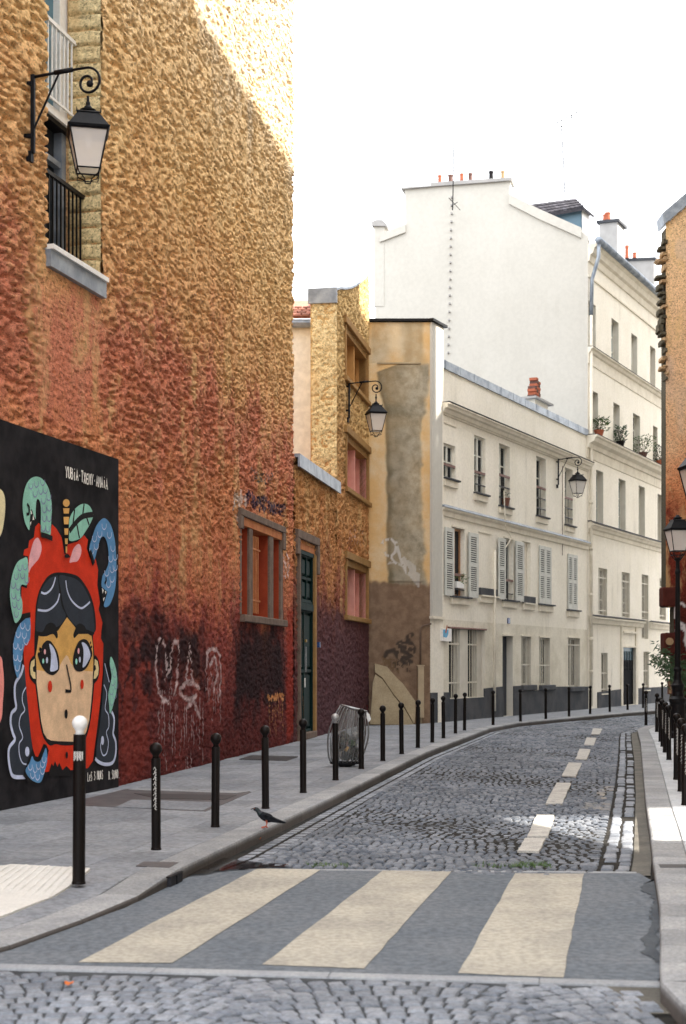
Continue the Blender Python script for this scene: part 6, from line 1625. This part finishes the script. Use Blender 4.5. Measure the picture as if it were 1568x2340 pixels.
# overhanging shrub
sh = thing('bamboo_shrub', (9.4, 40.2, .1), 'green shrub with long narrow leaves leaning out beside the lamp post', 'shrub')
rs = random.Random(21); q = G(); stems = G()
def at(u, v, Y): return Vector(((u-CX)*Y/F, Y, CZ+(HY-v)*Y/F))
root = Vector((9.55, 40.3, .15)); TIPS = [(1502,1468),(1510,1478),(1495,1492),(1488,1502),(1494,1512),(1505,1520),(1512,1532),(1522,1540),(1530,1548),(1516,1498),(1525,1510),(1505,1488),(1535,1525),(1498,1505),(1545,1500),(1550,1530),(1562,1510),(1570,1540),(1556,1560),(1540,1560)]
for k, (u, v) in enumerate(TIPS):
    Y = 40+rs.uniform(-.5, .4); tip = at(u, v, Y); mid_ = (root+tip)/2+Vector((.25, 0, .45)); P_ = [root.lerp(mid_, t).lerp(mid_.lerp(tip, t), t) for t in [i/8 for i in range(9)]]
    stems.tube(P_, .012, 4, .003)
    for i in range(46 if u < 1540 else 60):
        t = rs.uniform(.55, 1); j = min(7, int(t*8)); c = P_[j].lerp(P_[j+1], t*8-j)+Vector((rs.gauss(0,.07), rs.gauss(0,.1), rs.gauss(0,.07)))
        d = Vector((rs.uniform(-1,.5), rs.uniform(-.5,.5), rs.uniform(-.7,.25))).normalized(); s_ = d.cross(Vector((0,1,.3))).normalized(); L = rs.uniform(.10,.2); w = .016
        q.add([c, c+d*L*.4+s_*w, c+d*L, c+d*L*.4-s_*w], [(0,1,2,3)])
stems.build('branches', M['stem'], sh); q.build('foliage', M['leaf_dark'], sh, kind='stuff')
q = G(); q.lathe([(.35,0),(.5,.55),(.55,.55),(.55,.65),(.42,.65)], 9.6, 40.4, 14, .1); q.build('tub', M['iron'], sh)

# ------------------------------------------------------------------ street furniture
def lantern(parent, x, y, zb, k=1.0, yaw=0, glass='lamp_glass'):
    """four-sided lantern; zb = bottom of the glass body"""
    def T(p, g_):
        c, s = math.cos(yaw), math.sin(yaw); return [(x+(a*c-b*s)*k, y+(a*s+b*c)*k, zb+z*k) for a, b, z in p]
    def frus(g_, w0, z0, w1, z1): g_.hexa(T([(-w0,-w0,z0),(w0,-w0,z0),(w0,w0,z0),(-w0,w0,z0),(-w1,-w1,z1),(w1,-w1,z1),(w1,w1,z1),(-w1,w1,z1)], g_))
    g = G(); frus(g, .262, .50, .275, .53); frus(g, .262, .53, .135, .73); frus(g, .15, .73, .13, .75)
    def lt(prof): g.lathe([(r*k, z*k) for r, z in prof], x, y, 14, zb)
    lt([(.06,.75),(.10,.78),(.105,.80),(.06,.815),(.05,.84),(.03,.86)]); 
    for sx in (-1, 1):
        for sy in (-1, 1): g.hexa(T([(sx*.15-.012,sy*.15-.012,.72),(sx*.15+.012,sy*.15-.012,.72),(sx*.15+.012,sy*.15+.012,.72),(sx*.15-.012,sy*.15+.012,.72),(sx*.155-.004,sy*.155-.004,.775),(sx*.155+.004,sy*.155-.004,.775),(sx*.155+.004,sy*.155+.004,.775),(sx*.155-.004,sy*.155+.004,.775)], g))
    rf = g.build('lantern_roof', M['iron'], parent)
    body = thing('lantern_frame', (0,0,0), None, None); bpy.data.objects.remove(body)
    g = G(); w0, w1 = .145, .245
    for sx, sy in ((-1,-1),(1,-1),(1,1),(-1,1)):
        p0 = T([(sx*w0, sy*w0, 0)], g)[0]; p1 = T([(sx*w1, sy*w1, .50)], g)[0]; g.tube([p0, p1], .011*k, 5)
    for w, z in ((w0, 0), (w1, .49), (w0*.93, -.10)):
        P_ = T([(-w,-w,z),(w,-w,z),(w,w,z),(-w,w,z),(-w,-w,z)], g)
        for a, b in zip(P_, P_[1:]): g.tube([a, b], (.011 if z > -.05 else .007)*k, 5)
    for sx, sy in ((-1,-1),(1,-1),(1,1),(-1,1)):
        P_ = T([(sx*w0, sy*w0, 0), (sx*w0*.85, sy*w0*.85, -.06), (sx*.045, sy*.045, -.12), (sx*.035, sy*.035, -.16)], g); g.tube(P_, .008*k, 5)
    P_ = T([(-.035,-.035,-.16),(.035,-.035,-.16),(.035,.035,-.16),(-.035,.035,-.16),(-.035,-.035,-.16)], g)
    for a, b in zip(P_, P_[1:]): g.tube([a, b], .008*k, 5)
    fr = g.build('lantern_frame', M['iron'], parent)
    q0, q1 = w0*.96, w1*.96
    for i, (c0, c1) in enumerate((((-1,-1),(1,-1)),((1,-1),(1,1)),((1,1),(-1,1)),((-1,1),(-1,-1)))):
        g = G(); g.add(T([(c0[0]*q0,c0[1]*q0,.005),(c1[0]*q0,c1[1]*q0,.005),(c1[0]*q1,c1[1]*q1,.495),(c0[0]*q1,c0[1]*q1,.495)], g), [(0,1,2,3)]); g.build('pane', M[glass if i != 1 else 'lamp_glass_white'], fr)
    g = G(); g.lathe([(.03*k,.50*k),(.045*k,.42*k),(.05*k,.36*k),(.03*k,.30*k),(.0,.29*k)], x, y, 10, zb); g.build('bulb', M['lamp_glass_white'], fr)

def bracket_lamp(W, u, v_arm, v_eave, label, yaw, arm=.75, lab2=None):
    s, zarm = W.sz(u, v_arm); base = W.P(s, zarm, 0)
    t = thing('bracket_lantern', tuple(base), label, 'street lamp', 'lanterns on scroll brackets')
    tip = W.P(s, 0, arm); zeave = CZ+(HY-v_eave)*tip.y/F; k = .86; zb = zeave-.50*k
    def Q(o, z): p = W.P(s, z, o); return p
    g = G(); g.wbox(W, s-.02, s+.02, zarm-.88, zarm+.02, .045, .09); g.wbox(W, s-.035, s+.035, zarm-.98, zarm-.86, .0, .06)
    g.wbox(W, s-.03, s+.03, zarm-.10, zarm-.06, -.03, .06); g.wbox(W, s-.03, s+.03, zarm-.70, zarm-.66, -.03, .06); g.build('wall_bar', M['iron'], t)
    g = G(); g.tube([Q(.05, zarm-.01), Q(arm*.55, zarm+.02)], .017, 6); sc = []
    for i in range(44):
        a = math.pi/2-i*.2; r = .165*(1-i/52)**.95
        sc.append(Q(arm+.0+r*math.cos(a)+.0, zarm+.035-.165+r*math.sin(a)+.0))
    g.tube([Q(arm*.55, zarm+.02)]+sc, .015, 6); g.tube([Q(arm*.45, zarm+.015), Q(arm*.75, zarm+.03)], .027, 6)
    g.lathe([(.0,-.04),(.03,-.03),(.042,0),(.03,.03),(0,.04)], sc[-1].x, sc[-1].y, 8, sc[-1].z)
    g.build('scroll_arm', M['iron'], t, smooth=True)
    g = G(); g.tube([Q(.07, zarm-.62), Q(arm*.52, zarm)], .013, 5); g.build('brace', M['iron'], t)
    g = G(); g.tube([Q(arm, zarm-.29), (tip.x, tip.y, zb+.72)], .017, 6); g.tube([Q(arm, zarm-.36), Q(arm, zarm-.40)], .028, 6); g.build('hanger', M['iron'], t, smooth=True)
    lantern(t, tip.x, tip.y, zb, k, yaw)
    return t
bracket_lamp(WM, 63, 176, 303, 'big lantern on a scroll bracket high on the orange wall beside the tall recessed window', .22)
bracket_lamp(WB, 792, 876, 946, 'lantern on a scroll bracket between the upper windows of the roughcast tower', .25)
bracket_lamp(WA, 1272, 1050, 1099, 'small lantern on a scroll bracket under the cornice of the low cream house', .45)

def lamp_post(x, y, label, htop, z0=.1):
    t = thing('lamp_post', (x, y, z0), label, 'street lamp', 'cast iron lamp posts on the right pavement')
    g = G(); g.lathe([(.20,0),(.20,.12),(.17,.16),(.165,.75),(.19,.80),(.19,.86),(.13,.92),(.115,1.02),(.13,1.1),(.15,1.16),(.12,1.2),(.085,1.28),(.075,1.45),(.09,1.48),(.09,1.52),(.07,1.56)], x, y, 20, z0); g.build('base', M['black'], t, smooth=False)
    g = G(); H_ = htop-.95
    n = 12; prof = [(.066,1.56),(.050,H_-.35),(.062,H_-.33),(.062,H_-.28),(.046,H_-.22),(.044,H_-.06),(.07,H_-.04),(.07,H_)]
    g.lathe(prof, x, y, 14, z0); g.build('shaft', M['black'], t)
    g = G()
    for a in range(4):
        th = a*math.pi/2+math.pi/4; g.tube([(x+.04*math.cos(th), y+.04*math.sin(th), z0+H_-.05), (x+.12*math.cos(th), y+.12*math.sin(th), z0+H_+.02), (x+.19*math.cos(th), y+.19*math.sin(th), z0+H_+.12)], .012, 5)
    g.build('lantern_support', M['iron'], t)
    lantern(t, x, y, z0+H_+.16, .92, .12); return t
x, y = gp(1549, 1687); lamp_post(x, y, 'black lamp post with a four-sided lantern in front of the orange party wall', (1687-1177)*y/F)
lamp_post(5.40, 22.6, 'black lamp post on the right pavement whose lantern just enters the frame', 4.92)

def bollard(white=False, scale=1.0):
    t = thing('bollard', (0,0,0), '', 'bollard')
    H_ = .93 if not white else 1.24; r = .041; rb = .056 if not white else .057; hc = H_-2*rb-.025
    r = .041 if not white else .047
    g = G(); g.lathe([(r*1.12,0),(r*1.12,.012),(r*1.02,.02),(r,.05),(r,hc-.02),(r*.98,hc)], n=18); g.build('post', M['bollard'], t, smooth=False)
    g = G(); prof = [(r*.78,hc),(r*.62,hc+.02)]
    cz = H_-rb
    for i in range(1, 10):
        a = -math.pi/2+.45+(math.pi-.45)*i/9; prof.append((max(rb*math.cos(a), .001), cz+rb*math.sin(a)))
    g.lathe(prof, n=20); g.build('ball_head', M['white_paint'] if white else M['bollard'], t, smooth=True)
    return t
def put(o, x, y, z, label, group, rz=0):
    o.location = (x, y, z); o['label'] = label; o['group'] = group; o.rotation_euler = (random.uniform(-.012,.012), random.uniform(-.012,.012), rz)
GL = 'bollards along the left kerb'; GR = 'bollards along the right kerb'
wb = bollard(True); x, y = gp(180, 2020, .09); put(wb, x, y, .09, 'tall black bollard with a white ball head in front of the mural', GL)
st_ = G(); st_.wbox(Wall((x-.03, y-.047), (1, 0)), 0, .07, .98, 1.06, .0, .003)
ob = G()
for i in range(6):
    a = x-.033+i*.012; ob.add([(a, y-.0485, 1.0+.02*(i%2)), (a+.005, y-.0485, 1.0), (a+.006, y-.0485, 1.065), (a+.001, y-.0485, 1.07)], [(0,1,2,3)])
so = ob.build('sticker_strip', MC['white'], None); so.parent = wb; so.location = -wb.location; so.rotation_euler = (0,0,0)
bproto = bollard(False)
LB = [(357,1942),(492,1890),(607,1848),(693,1812),(767,1783),(826,1757),(875,1739),(918,1723),(955,1709),(988,1697),(1013.6,1687),(1041,1676),(1061.8,1669),(1127,1657),(1189.7,1649),(1247.5,1643),(1300.7,1637.5),(1349,1631.7),(1393.8,1626.8),(1434.5,1622.5),(1469.8,1618),(1514,1612)]
LL = ['black bollard with white scrawled letters, nearest the white-headed one','black bollard standing before the white painted wall graffiti, just left of the pigeon','black bollard directly behind the pigeon','black bollard in front of the left jamb of the dark green door','black bollard with a worn silver ball head right in front of the wire bin','black bollard half hidden by the right side of the wire bin',
 'black bollard in front of the left edge of the beige concrete wedge','black bollard in front of the middle of the beige concrete wedge','black bollard in front of the electricity cabinet','black bollard at the left corner of the cream house','black bollard just left of the wide barred window','black bollard under the left half of the wide barred window','black bollard under the right half of the wide barred window',
 'black bollard left of the navy door where the kerb starts to bend','black bollard right of the navy door, under a small barred window','black bollard under the second small barred window of the cream house','black bollard under the last barred window of the cream house','black bollard before the downpipe between the two pale houses','black bollard left of the black barred door of the tall house','black bollard in front of the black barred door','black bollard right of the black barred door on the far kerb','farthest black bollard on the far kerb beside the orange wall']
worn_head = mat('worn_silver_head', (.45,.44,.43), .4, (.2,.19,.19), 20, metal=.4)
for k, ((u, v), lab) in enumerate(zip(LB, LL)):
    o = bproto if k == 0 else copy_tree(bproto)
    if k == 0: first = o
    x, y = gp(u, v); put(o, x, y, .1, lab, GL)
    if k == 4:
        for c in o.children:
            if c.name.startswith('ball_head'): c.data = c.data.copy(); c.data.materials[0] = worn_head; c['label'] = 'worn silver ball head'
# scribble on the first black bollard
x, y = gp(357, 1942); g = G(); WB_ = Wall((x-.02, y-.043), (1, 0), n=(0,-1))
for i, z in enumerate([.80,.755,.71,.665,.62,.575,.53,.48]):
    ribbon(g, WB_, [(.004,z),(.016,z+.02),(.028,z-.005),(.014,z-.018),(.03,z-.03)], .005, .002)
so = g.build('scrawl', MC['white'], None); so.parent = first; so.location = -first.location
RB = [(1476.5,1657.7),(1501,1672.7),(1509.6,1695),(1514.5,1706.5),(1520,1719.7),(1529,1736.6),(1546,1781.6),(1556.5,1808.7),(1566,1840)]
RL = ['black bollard at the far corner of the right pavement, standing alone at the kerb','second black bollard from the far corner of the right pavement','thin black bollard right behind the widest cluster on the right pavement','black bollard in the middle of the tight row on the right pavement','black bollard with shining head in the tight row, left of the lamp post','nearest black bollard of the tight row just left of the lamp post base','black bollard right of the lamp post base, first of the three near ones','middle one of the three near bollards at the right edge','nearest right-hand bollard, cut by the frame edge beside the sun patch']
for (u, v), lab in zip(RB, RL):
    o = copy_tree(bproto); x, y = gp(u, v); put(o, x, y, .1, lab, GR)

# wire bin with clear bag
bin_ = thing('wire_litter_bin', (.02, 22.1, .1), 'pear-shaped wire litter bin with a clear bag half full of rubbish on the left pavement', 'litter bin')
bx_, by_ = gp(790, 1752); cxr = bx_
def ring(z, r, dx=0, n=28, tilt=0): return [Vector((cxr+dx+r*math.cos(2*math.pi*i/n), by_+r*.75*math.sin(2*math.pi*i/n), z+tilt*math.cos(2*math.pi*i/n))) for i in range(n+1)]
top_z, lean = 1.02, .13
g = G(); g.tube(ring(top_z, .20, lean, tilt=-.05), .016, 7); g.build('rim', M['steel'], bin_, smooth=True)
NB = 22
for i in range(NB):
    a = 2*math.pi*i/NB; P_ = []
    for t in np.linspace(0, 1, 12):
        z = .16+(top_z-.16)*t; r = .255*(1-t)**.5*.25+.20+(.075*math.sin(math.pi*min(1, (1-t)*1.05))**1.2)
        if t < .09: r *= .86
        P_.append((cxr+lean*t**1.3-.01+r*math.cos(a), by_+r*.75*math.sin(a), z-.05*math.cos(a)*t))
    q = G(); q.tube(P_, .0075, 5); q.build('wire', M['steel'], bin_, smooth=True)
g = G(); g.tube(ring(.16, .225, -.01), .018, 6); g.tube(ring(.13, .15, -.01), .014, 6); g.tube([(cxr-.01, by_, .1), (cxr-.01, by_, .18)], .05, 10); g.lathe([(.10,0),(.10,.02),(.04,.03)], cxr, by_, 16, .1); g.build('foot', M['iron'], bin_)
g = G(); prof = []
for t in np.linspace(0, 1, 12): prof.append(((.24*(1-t)**.4*.3+.17+.05*math.sin(math.pi*(1-t)))*.92, .2+(top_z-.2)*t))
vs = []; n = 26
for j, (r, z) in enumerate(prof):
    for i in range(n):
        a = 2*math.pi*i/n; rr = r*(1+.05*math.sin(a*9+j*.7)); vs.append((cxr+lean*(j/11)**1.3+rr*math.cos(a), by_+rr*.73*math.sin(a), z-.05*math.cos(a)*j/11))
g.add(vs, [(j*n+i, j*n+(i+1)%n, (j+1)*n+(i+1)%n, (j+1)*n+i) for j in range(11) for i in range(n)]); g.build('clear_bag', M['bag'], bin_, smooth=True)
g = G(); P_ = ring(top_z, .205, lean, tilt=-.05)
fl_ = [(.20,0,.0),(.245,.0,-.04),(.27,.0,-.12),(.23,0,-.17),(.2,0,-.1)]
g.add([(cxr+lean+a, by_-.08, top_z-.05+c) for a, b, c in fl_]+[(cxr+lean+a*.97, by_+.06, top_z-.05+c) for a, b, c in fl_], [(0,1,2,3,4),(5,6,7,8,9),(0,1,6,5),(1,2,7,6),(2,3,8,7)]); g.build('bag_flap', M['lamp_glass_white'], bin_)
rs = random.Random(8)
for i in range(16):
    c = (cxr+rs.uniform(-.10,.15), by_+rs.uniform(-.1,.08), .26+rs.random()**1.4*.36); sz_ = rs.uniform(.04,.09); q = G()
    q.lathe([(sz_*.4,-sz_),(sz_,-sz_*.3),(sz_*.9,sz_*.5),(sz_*.2,sz_)], c[0], c[1], 7, c[2]); q.v = [(x+rs.uniform(-.012,.012), y, z+rs.uniform(-.012,.012)) for x, y, z in q.v]
    q.build('rubbish', (MC['orange'] if i == 3 else rs.choice([M['leaf_dark'], M['black'], M['rust'], M['black'], M['chim'], M['stone_dark']])), bin_)

# pigeon on the kerb, facing left
px, py = gp(607, 1892, .1); px += .0
pg_ = thing('pigeon', (px, py, .1), 'dark pigeon with red feet standing on the left kerb', 'pigeon')
sk = [(-.105,.268,.010),(-.097,.262,.021),(-.078,.255,.024),(-.062,.225,.024),(-.045,.19,.036),(-.01,.155,.050),(.03,.13,.050),(.07,.108,.040),(.105,.09,.026),(.14,.076,.018),(.175,.066,.010)]
q = G(); n = 16; vs = []
PZ = .70; P3 = [Vector((a*1.12, 0, z*PZ+.004)) for a, z, r in sk]; rr = [r*.86 for a, z, r in sk]
PP = []; RR = []
for i in range(len(sk)-1):
    for j in range(3): PP.append(P3[i].lerp(P3[i+1], j/3)); RR.append(rr[i]+(rr[i+1]-rr[i])*j/3)
PP.append(P3[-1]); RR.append(rr[-1])
for i, p in enumerate(PP):
    t = (PP[min(i+1,len(PP)-1)]-PP[max(i-1,0)]).normalized(); up_ = Vector((0,1,0)).cross(t).normalized()
    flat = 1 if i < 20 else .8
    wy = 1.0 if i < 22 else 1.3
    for k in range(n):
        a = 2*math.pi*k/n; v = p+Vector((0,1,0))*math.cos(a)*RR[i]*.86*wy+up_*math.sin(a)*RR[i]*flat; vs.append((px+v.x, py+v.y, .1+v.z))
q.add(vs, [(i*n+k, i*n+(k+1)%n, (i+1)*n+(k+1)%n, (i+1)*n+k) for i in range(len(PP)-1) for k in range(n)]+[tuple(range(n))[::-1], tuple((len(PP)-1)*n+k for k in range(n))])
q.build('body', M['pigeon'], pg_, smooth=True)
q = G(); vs = []
for i, p in enumerate(PP[4:13]):
    t = (PP[i+5]-PP[i+3]).normalized(); up_ = Vector((0,1,0)).cross(t).normalized()
    for k in range(n):
        a = 2*math.pi*k/n; v = p+(Vector((0,1,0))*math.cos(a)*.88+up_*math.sin(a))*(RR[i+4]+.0015); vs.append((px+v.x, py+v.y, .1+v.z))
q.add(vs, [(i*n+k, i*n+(k+1)%n, (i+1)*n+(k+1)%n, (i+1)*n+k) for i in range(8) for k in range(n)]); q.build('neck_feathers', M['pigeon_neck'], pg_, smooth=True)
for sgn in (-1, 1):
    q = G(); wv = [(-.035,.185),(.0,.19),(.06,.155),(.12,.115),(.185,.075),(.13,.085),(.06,.095),(.0,.12),(-.03,.15)]; m = len(wv)
    q.add([(px+a*1.1, py+sgn*(.047 if 0 < i < 8 else .035)*(1-max(0, a)*2.5), .1+z*PZ) for i, (a, z) in enumerate(wv)]+[(px+a*1.1, py+sgn*.03*(1-max(0,a)*2.5), .1+z*PZ) for a, z in wv], [tuple(range(m))]+[(i,(i+1)%m,m+(i+1)%m,m+i) for i in range(m)])
    o_ = q.build('wing', M['pigeon'], pg_); fix_normals(o_)
    q = G(); q.tube([(px+.01, py+sgn*.022, .1+.08), (px+.014, py+sgn*.024, .1+.042)], .013, 7, .006); q.tube([(px+.014, py+sgn*.024, .1+.046), (px+.004, py+sgn*.024, .1+.012)], .0055, 6)
    for a in (-.5, 0, .5): q.tube([(px+.004, py+sgn*.024, .1+.012), (px-.04*math.cos(a), py+sgn*.024+.04*math.sin(a), .105)], .0045, 5)
    q.tube([(px+.004, py+sgn*.024, .1+.012), (px+.022, py+sgn*.024, .105)], .004, 5); q.build('leg', M['pigeon_leg'], pg_)
    q = G(); q.lathe([(0,-.004),(.0045,0),(0,.004)], px-.109, py+sgn*.0165, 8, .1+.268*PZ+.004); q.build('eye', M['pigeon_leg'], pg_)
q = G(); q.tube([(px-.120, py, .1+.190), (px-.140, py, .1+.184), (px-.148, py, .1+.178)], .006, 6, .0015); q.build('beak', M['iron'], pg_)

# plates and grates let into the left pavement
def plate(label, pts, m, name='pavement_cover', z=.104, th=.03, cat='cover'):
    p = [Vector(gp(*q)) for q in pts]; c = sum(p, Vector((0,0)))/len(p)
    t = thing(name, (c.x, c.y, .1), label, cat); n = len(p); g = G()
    g.add([(a.x, a.y, z) for a in p]+[(a.x, a.y, z-th) for a in p], [tuple(range(n))]+[(i,(i+1)%n,n+(i+1)%n,n+i) for i in range(n)])
    fix_normals(g.build('frame', m, t)); return t, p
def inset(t, pts, m, nm, z):
    p = [Vector(gp(*q)) for q in pts]; g = G(); n = len(p); g.add([(a.x, a.y, z) for a in p]+[(a.x, a.y, z-.02) for a in p], [tuple(range(n))]+[(i,(i+1)%n,n+(i+1)%n,n+i) for i in range(n)]); o = g.build(nm, m, t); fix_normals(o); return o
t, p = plate('large dark metal service cover with paler slab inset beside the mural', [z4(375,225),z4(372,195),z4(560,150),z4(1105,165),z4(905,250)], M['metal_plate'])
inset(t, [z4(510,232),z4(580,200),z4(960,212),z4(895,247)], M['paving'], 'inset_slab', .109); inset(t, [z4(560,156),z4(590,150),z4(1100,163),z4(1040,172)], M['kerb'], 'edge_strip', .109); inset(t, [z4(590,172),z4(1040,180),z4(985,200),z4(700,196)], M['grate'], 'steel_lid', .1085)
t, p = plate('long dark cellar grate at the foot of the red wall', [z4(1050,22),z4(1105,5),z4(1312,10),z4(1262,28)], M['grate'], 'cellar_grate', cat='grate')
d1 = (p[3]-p[0]); d2 = (p[1]-p[0])
for i in range(26):
    a = p[0]+d1*(i+.3)/26; b = p[1]+(p[2]-p[1])*(i+.3)/26; g = G(); w = d1.normalized()*.012
    g.add([(*a, .107), (*(a+w), .107), (*(b+w), .107), (*b, .107), (*a, .116), (*(a+w), .116), (*(b+w), .116), (*b, .116)], [(0,1,2,3),(4,5,6,7),(0,1,5,4),(1,2,6,5),(2,3,7,6),(3,0,4,7)]); g.build('bar', M['metal_plate'], t)
t, p = plate('small dark metal cover behind the drain mouth at the kerb', [z4(598,490),z4(632,470),z4(785,474),z4(745,497)], M['metal_plate'], 'drain_cover', z=.1035)
t, p = plate('narrow dark grate across the right pavement by the crossing', [(1497+12,1983),(1506,1976),(1575,1976),(1580,1983)], M['grate'], 'pavement_grate', cat='grate')
# drain mouth in the kerb
x, y = gp(403, 2003, .06); dm_ = thing('kerb_drain', (x, y, 0), 'black drain mouth cut into the left kerb stone', 'drain')
kd = (Vector(KL[4])-Vector(KL[3])).normalized(); WK = Wall((x, y), kd)
g = G(); g.wbox(WK, -.16, .16, .0, .07, -.09, .004); fix_normals(g.build('mouth', M['inner'], dm_))
g = G(); g.wbox(WK, -.17, .17, .07, .08, -.09, .006); g.wbox(WK, -.012, .012, .0, .07, .004, .012); g.build('iron_hood', M['iron'], dm_)
# pale tactile strip by the first bollard
tp = thing('tactile_paving', (-2.6, 9.6, .1), 'pale studded warning strip on the pavement left of the white-headed bollard', 'tactile paving')
pp = [Vector(gp(u, v, .09)) for u, v in [(-60,1995),(28,1982),(206,1991),(192,2003),(165,2019),(120,2040),(0,2084),(-110,2124)]]
def pavz(x, y):
    p = Vector((x, y)); d = 9
    for a, b in zip(KL, KL[1:]):
        a = Vector(a); b = Vector(b); t = max(0, min(1, (p-a).dot(b-a)/(b-a).length_squared)); d = min(d, (p-a.lerp(b, t)).length)
    k = zkerb(y); return k+(.1-k)*min(1, max(0, d-KW)/3.6*2.2)
g = G(); n = len(pp); g.add([(a.x, a.y, pavz(a.x, a.y)+.016) for a in pp]+[(a.x, a.y, .0) for a in pp], [tuple(range(n))]+[(i,(i+1)%n,n+(i+1)%n,n+i) for i in range(n)]); fix_normals(g.build('slab', M['tactile'], tp))
g = G(); poly = [(p.x, p.y) for p in pp]
for i in range(60):
    for j in range(60):
        x, y = -4+i*.062, 8.2+j*.062
        if inside(poly, x, y): g.lathe([(.013,0),(.010,.004),(.004,.005)], x, y, 6, pavz(x, y)+.016)
g.build('studs', M['tactile'], tp, kind='stuff')
# orange leaf on the kerb edge, litter
for (u, v, lab) in ((591,1922,'small orange leaf in the gutter below the pigeon'),(157,2257,'tiny orange leaf on the near cobbles')):
    x, y = gp(u, v, 0); g = G(); g.add([(x+.035*math.cos(a)*(1 if k % 2 else .6), y+.035*math.sin(a), .02+.012*(k % 2)) for k, a in enumerate([i*math.pi/4 for i in range(8)])], [tuple(range(8))])
    tag(g.build('fallen_leaf', mat('orange_leaf', (.6,.16,.04), .7)), lab, 'leaf')
# tufts of grass between the stones along the crossing
g = G(); rs = random.Random(31)
for i in range(70):
    u = rs.choice([rs.uniform(700,800), rs.uniform(1080,1240), rs.uniform(1180,1260)]); x, y = gp(u, 1982+rs.uniform(-6,3), 0)
    for k in range(5):
        a = rs.uniform(0, 6.28); g.add([(x,y,0),(x+.008,y,0),(x+.03*math.cos(a), y+.03*math.sin(a), .02+.03*rs.random())], [(0,1,2)])
tag(g.build('grass_tufts', M['leaf']), 'little tufts of grass between the cobbles at the crossing edge', 'grass', kind='stuff')

# ------------------------------------------------------------------ unseen houses added on the right to keep the street in shade
def block(name, label, pts, h, gate=None):
    t = thing(name, (pts[0][0], pts[0][1], .1), label, 'building'); g = G(); n = len(pts)
    g.add([(x, y, .05) for x, y in pts]+[(x, y, h) for x, y in pts], [tuple(range(n))[::-1], tuple(range(n, 2*n))]+[(i,(i+1)%n,n+(i+1)%n,n+i) for i in range(n)])
    fix_normals(g.build('wall', M['shade_house'], t))
    g = G(); c = Vector((sum(p[0] for p in pts)/n, sum(p[1] for p in pts)/n)); q = [(x+(c.x-x)*-.03, y+(c.y-y)*-.03) for x, y in pts]
    g.add([(x, y, h) for x, y in q]+[(x, y, h+.3) for x, y in q], [tuple(range(n))[::-1], tuple(range(n, 2*n))]+[(i,(i+1)%n,n+(i+1)%n,n+i) for i in range(n)]); fix_normals(g.build('cornice', M['zinc'], t))
    # windows towards the street
    a, b = Vector(pts[0]), Vector(pts[1]); W = Wall(tuple(a), b-a, n=(-(b-a).y, (b-a).x)); L = (b-a).length
    for fl in range(int((h-2)//3)):
        s = 1.2
        while s < L-1.5:
            w = G(); w.wbev(W, s, s+1.0, 1.2+fl*3, 3.0+fl*3, 0, .05); wi = w.build('window', M['frame'], t)
            w = G(); w.wbox(W, s+.1, s+.9, 1.3+fl*3, 2.9+fl*3, .05, .056); w.build('pane', M['glass'], wi); s += 2.6
    return t
R_EAVE = 20.2
block('shading_house', 'unseen beige house added for shade on the right, nearest the camera', [(5.3,-6),(5.3,12.2),(14,12.2),(14,-6)], R_EAVE)
block('shading_house', 'unseen beige house added for shade on the right beyond the sunlit gap', [(6.1,17.6),(10.2,39.5),(22,39.5),(22,17.6)], R_EAVE)
block('shading_house', 'unseen beige house added for shade behind the orange party wall', [(12.6,42.6),(19,50.5),(31,46),(30,41.9)], 22)
block('shading_house', 'unseen beige house added to close a sun gap between the two others', [(11.2,39.6),(11.9,41.7),(22,41.7),(22,39.6)], 20.6)
block('shading_house', 'unseen tall beige house added for shade round the bend of the street', [(18.6,51),(29,66),(40,62),(36,46)], 31)
t = thing('sun_gate_wall', (5.9, 15, .1), 'unseen tall wall added to shape the sun patch, with a low gateway between two houses on the right', 'wall')
WQ = Wall((5.6, 12.2), (0, 1), n=(-1, 0)); g = G()
g.prism(WQ, [(0,.05),(1.5,.05),(1.5,2.75),(5.25,3.9),(5.2,.05),(5.42,.05),(5.42,R_EAVE),(0,R_EAVE)], -.22, 0); fix_normals(g.build('wall', M['shade_house'], t))  # added out of view; its sloped opening cuts the sun patch
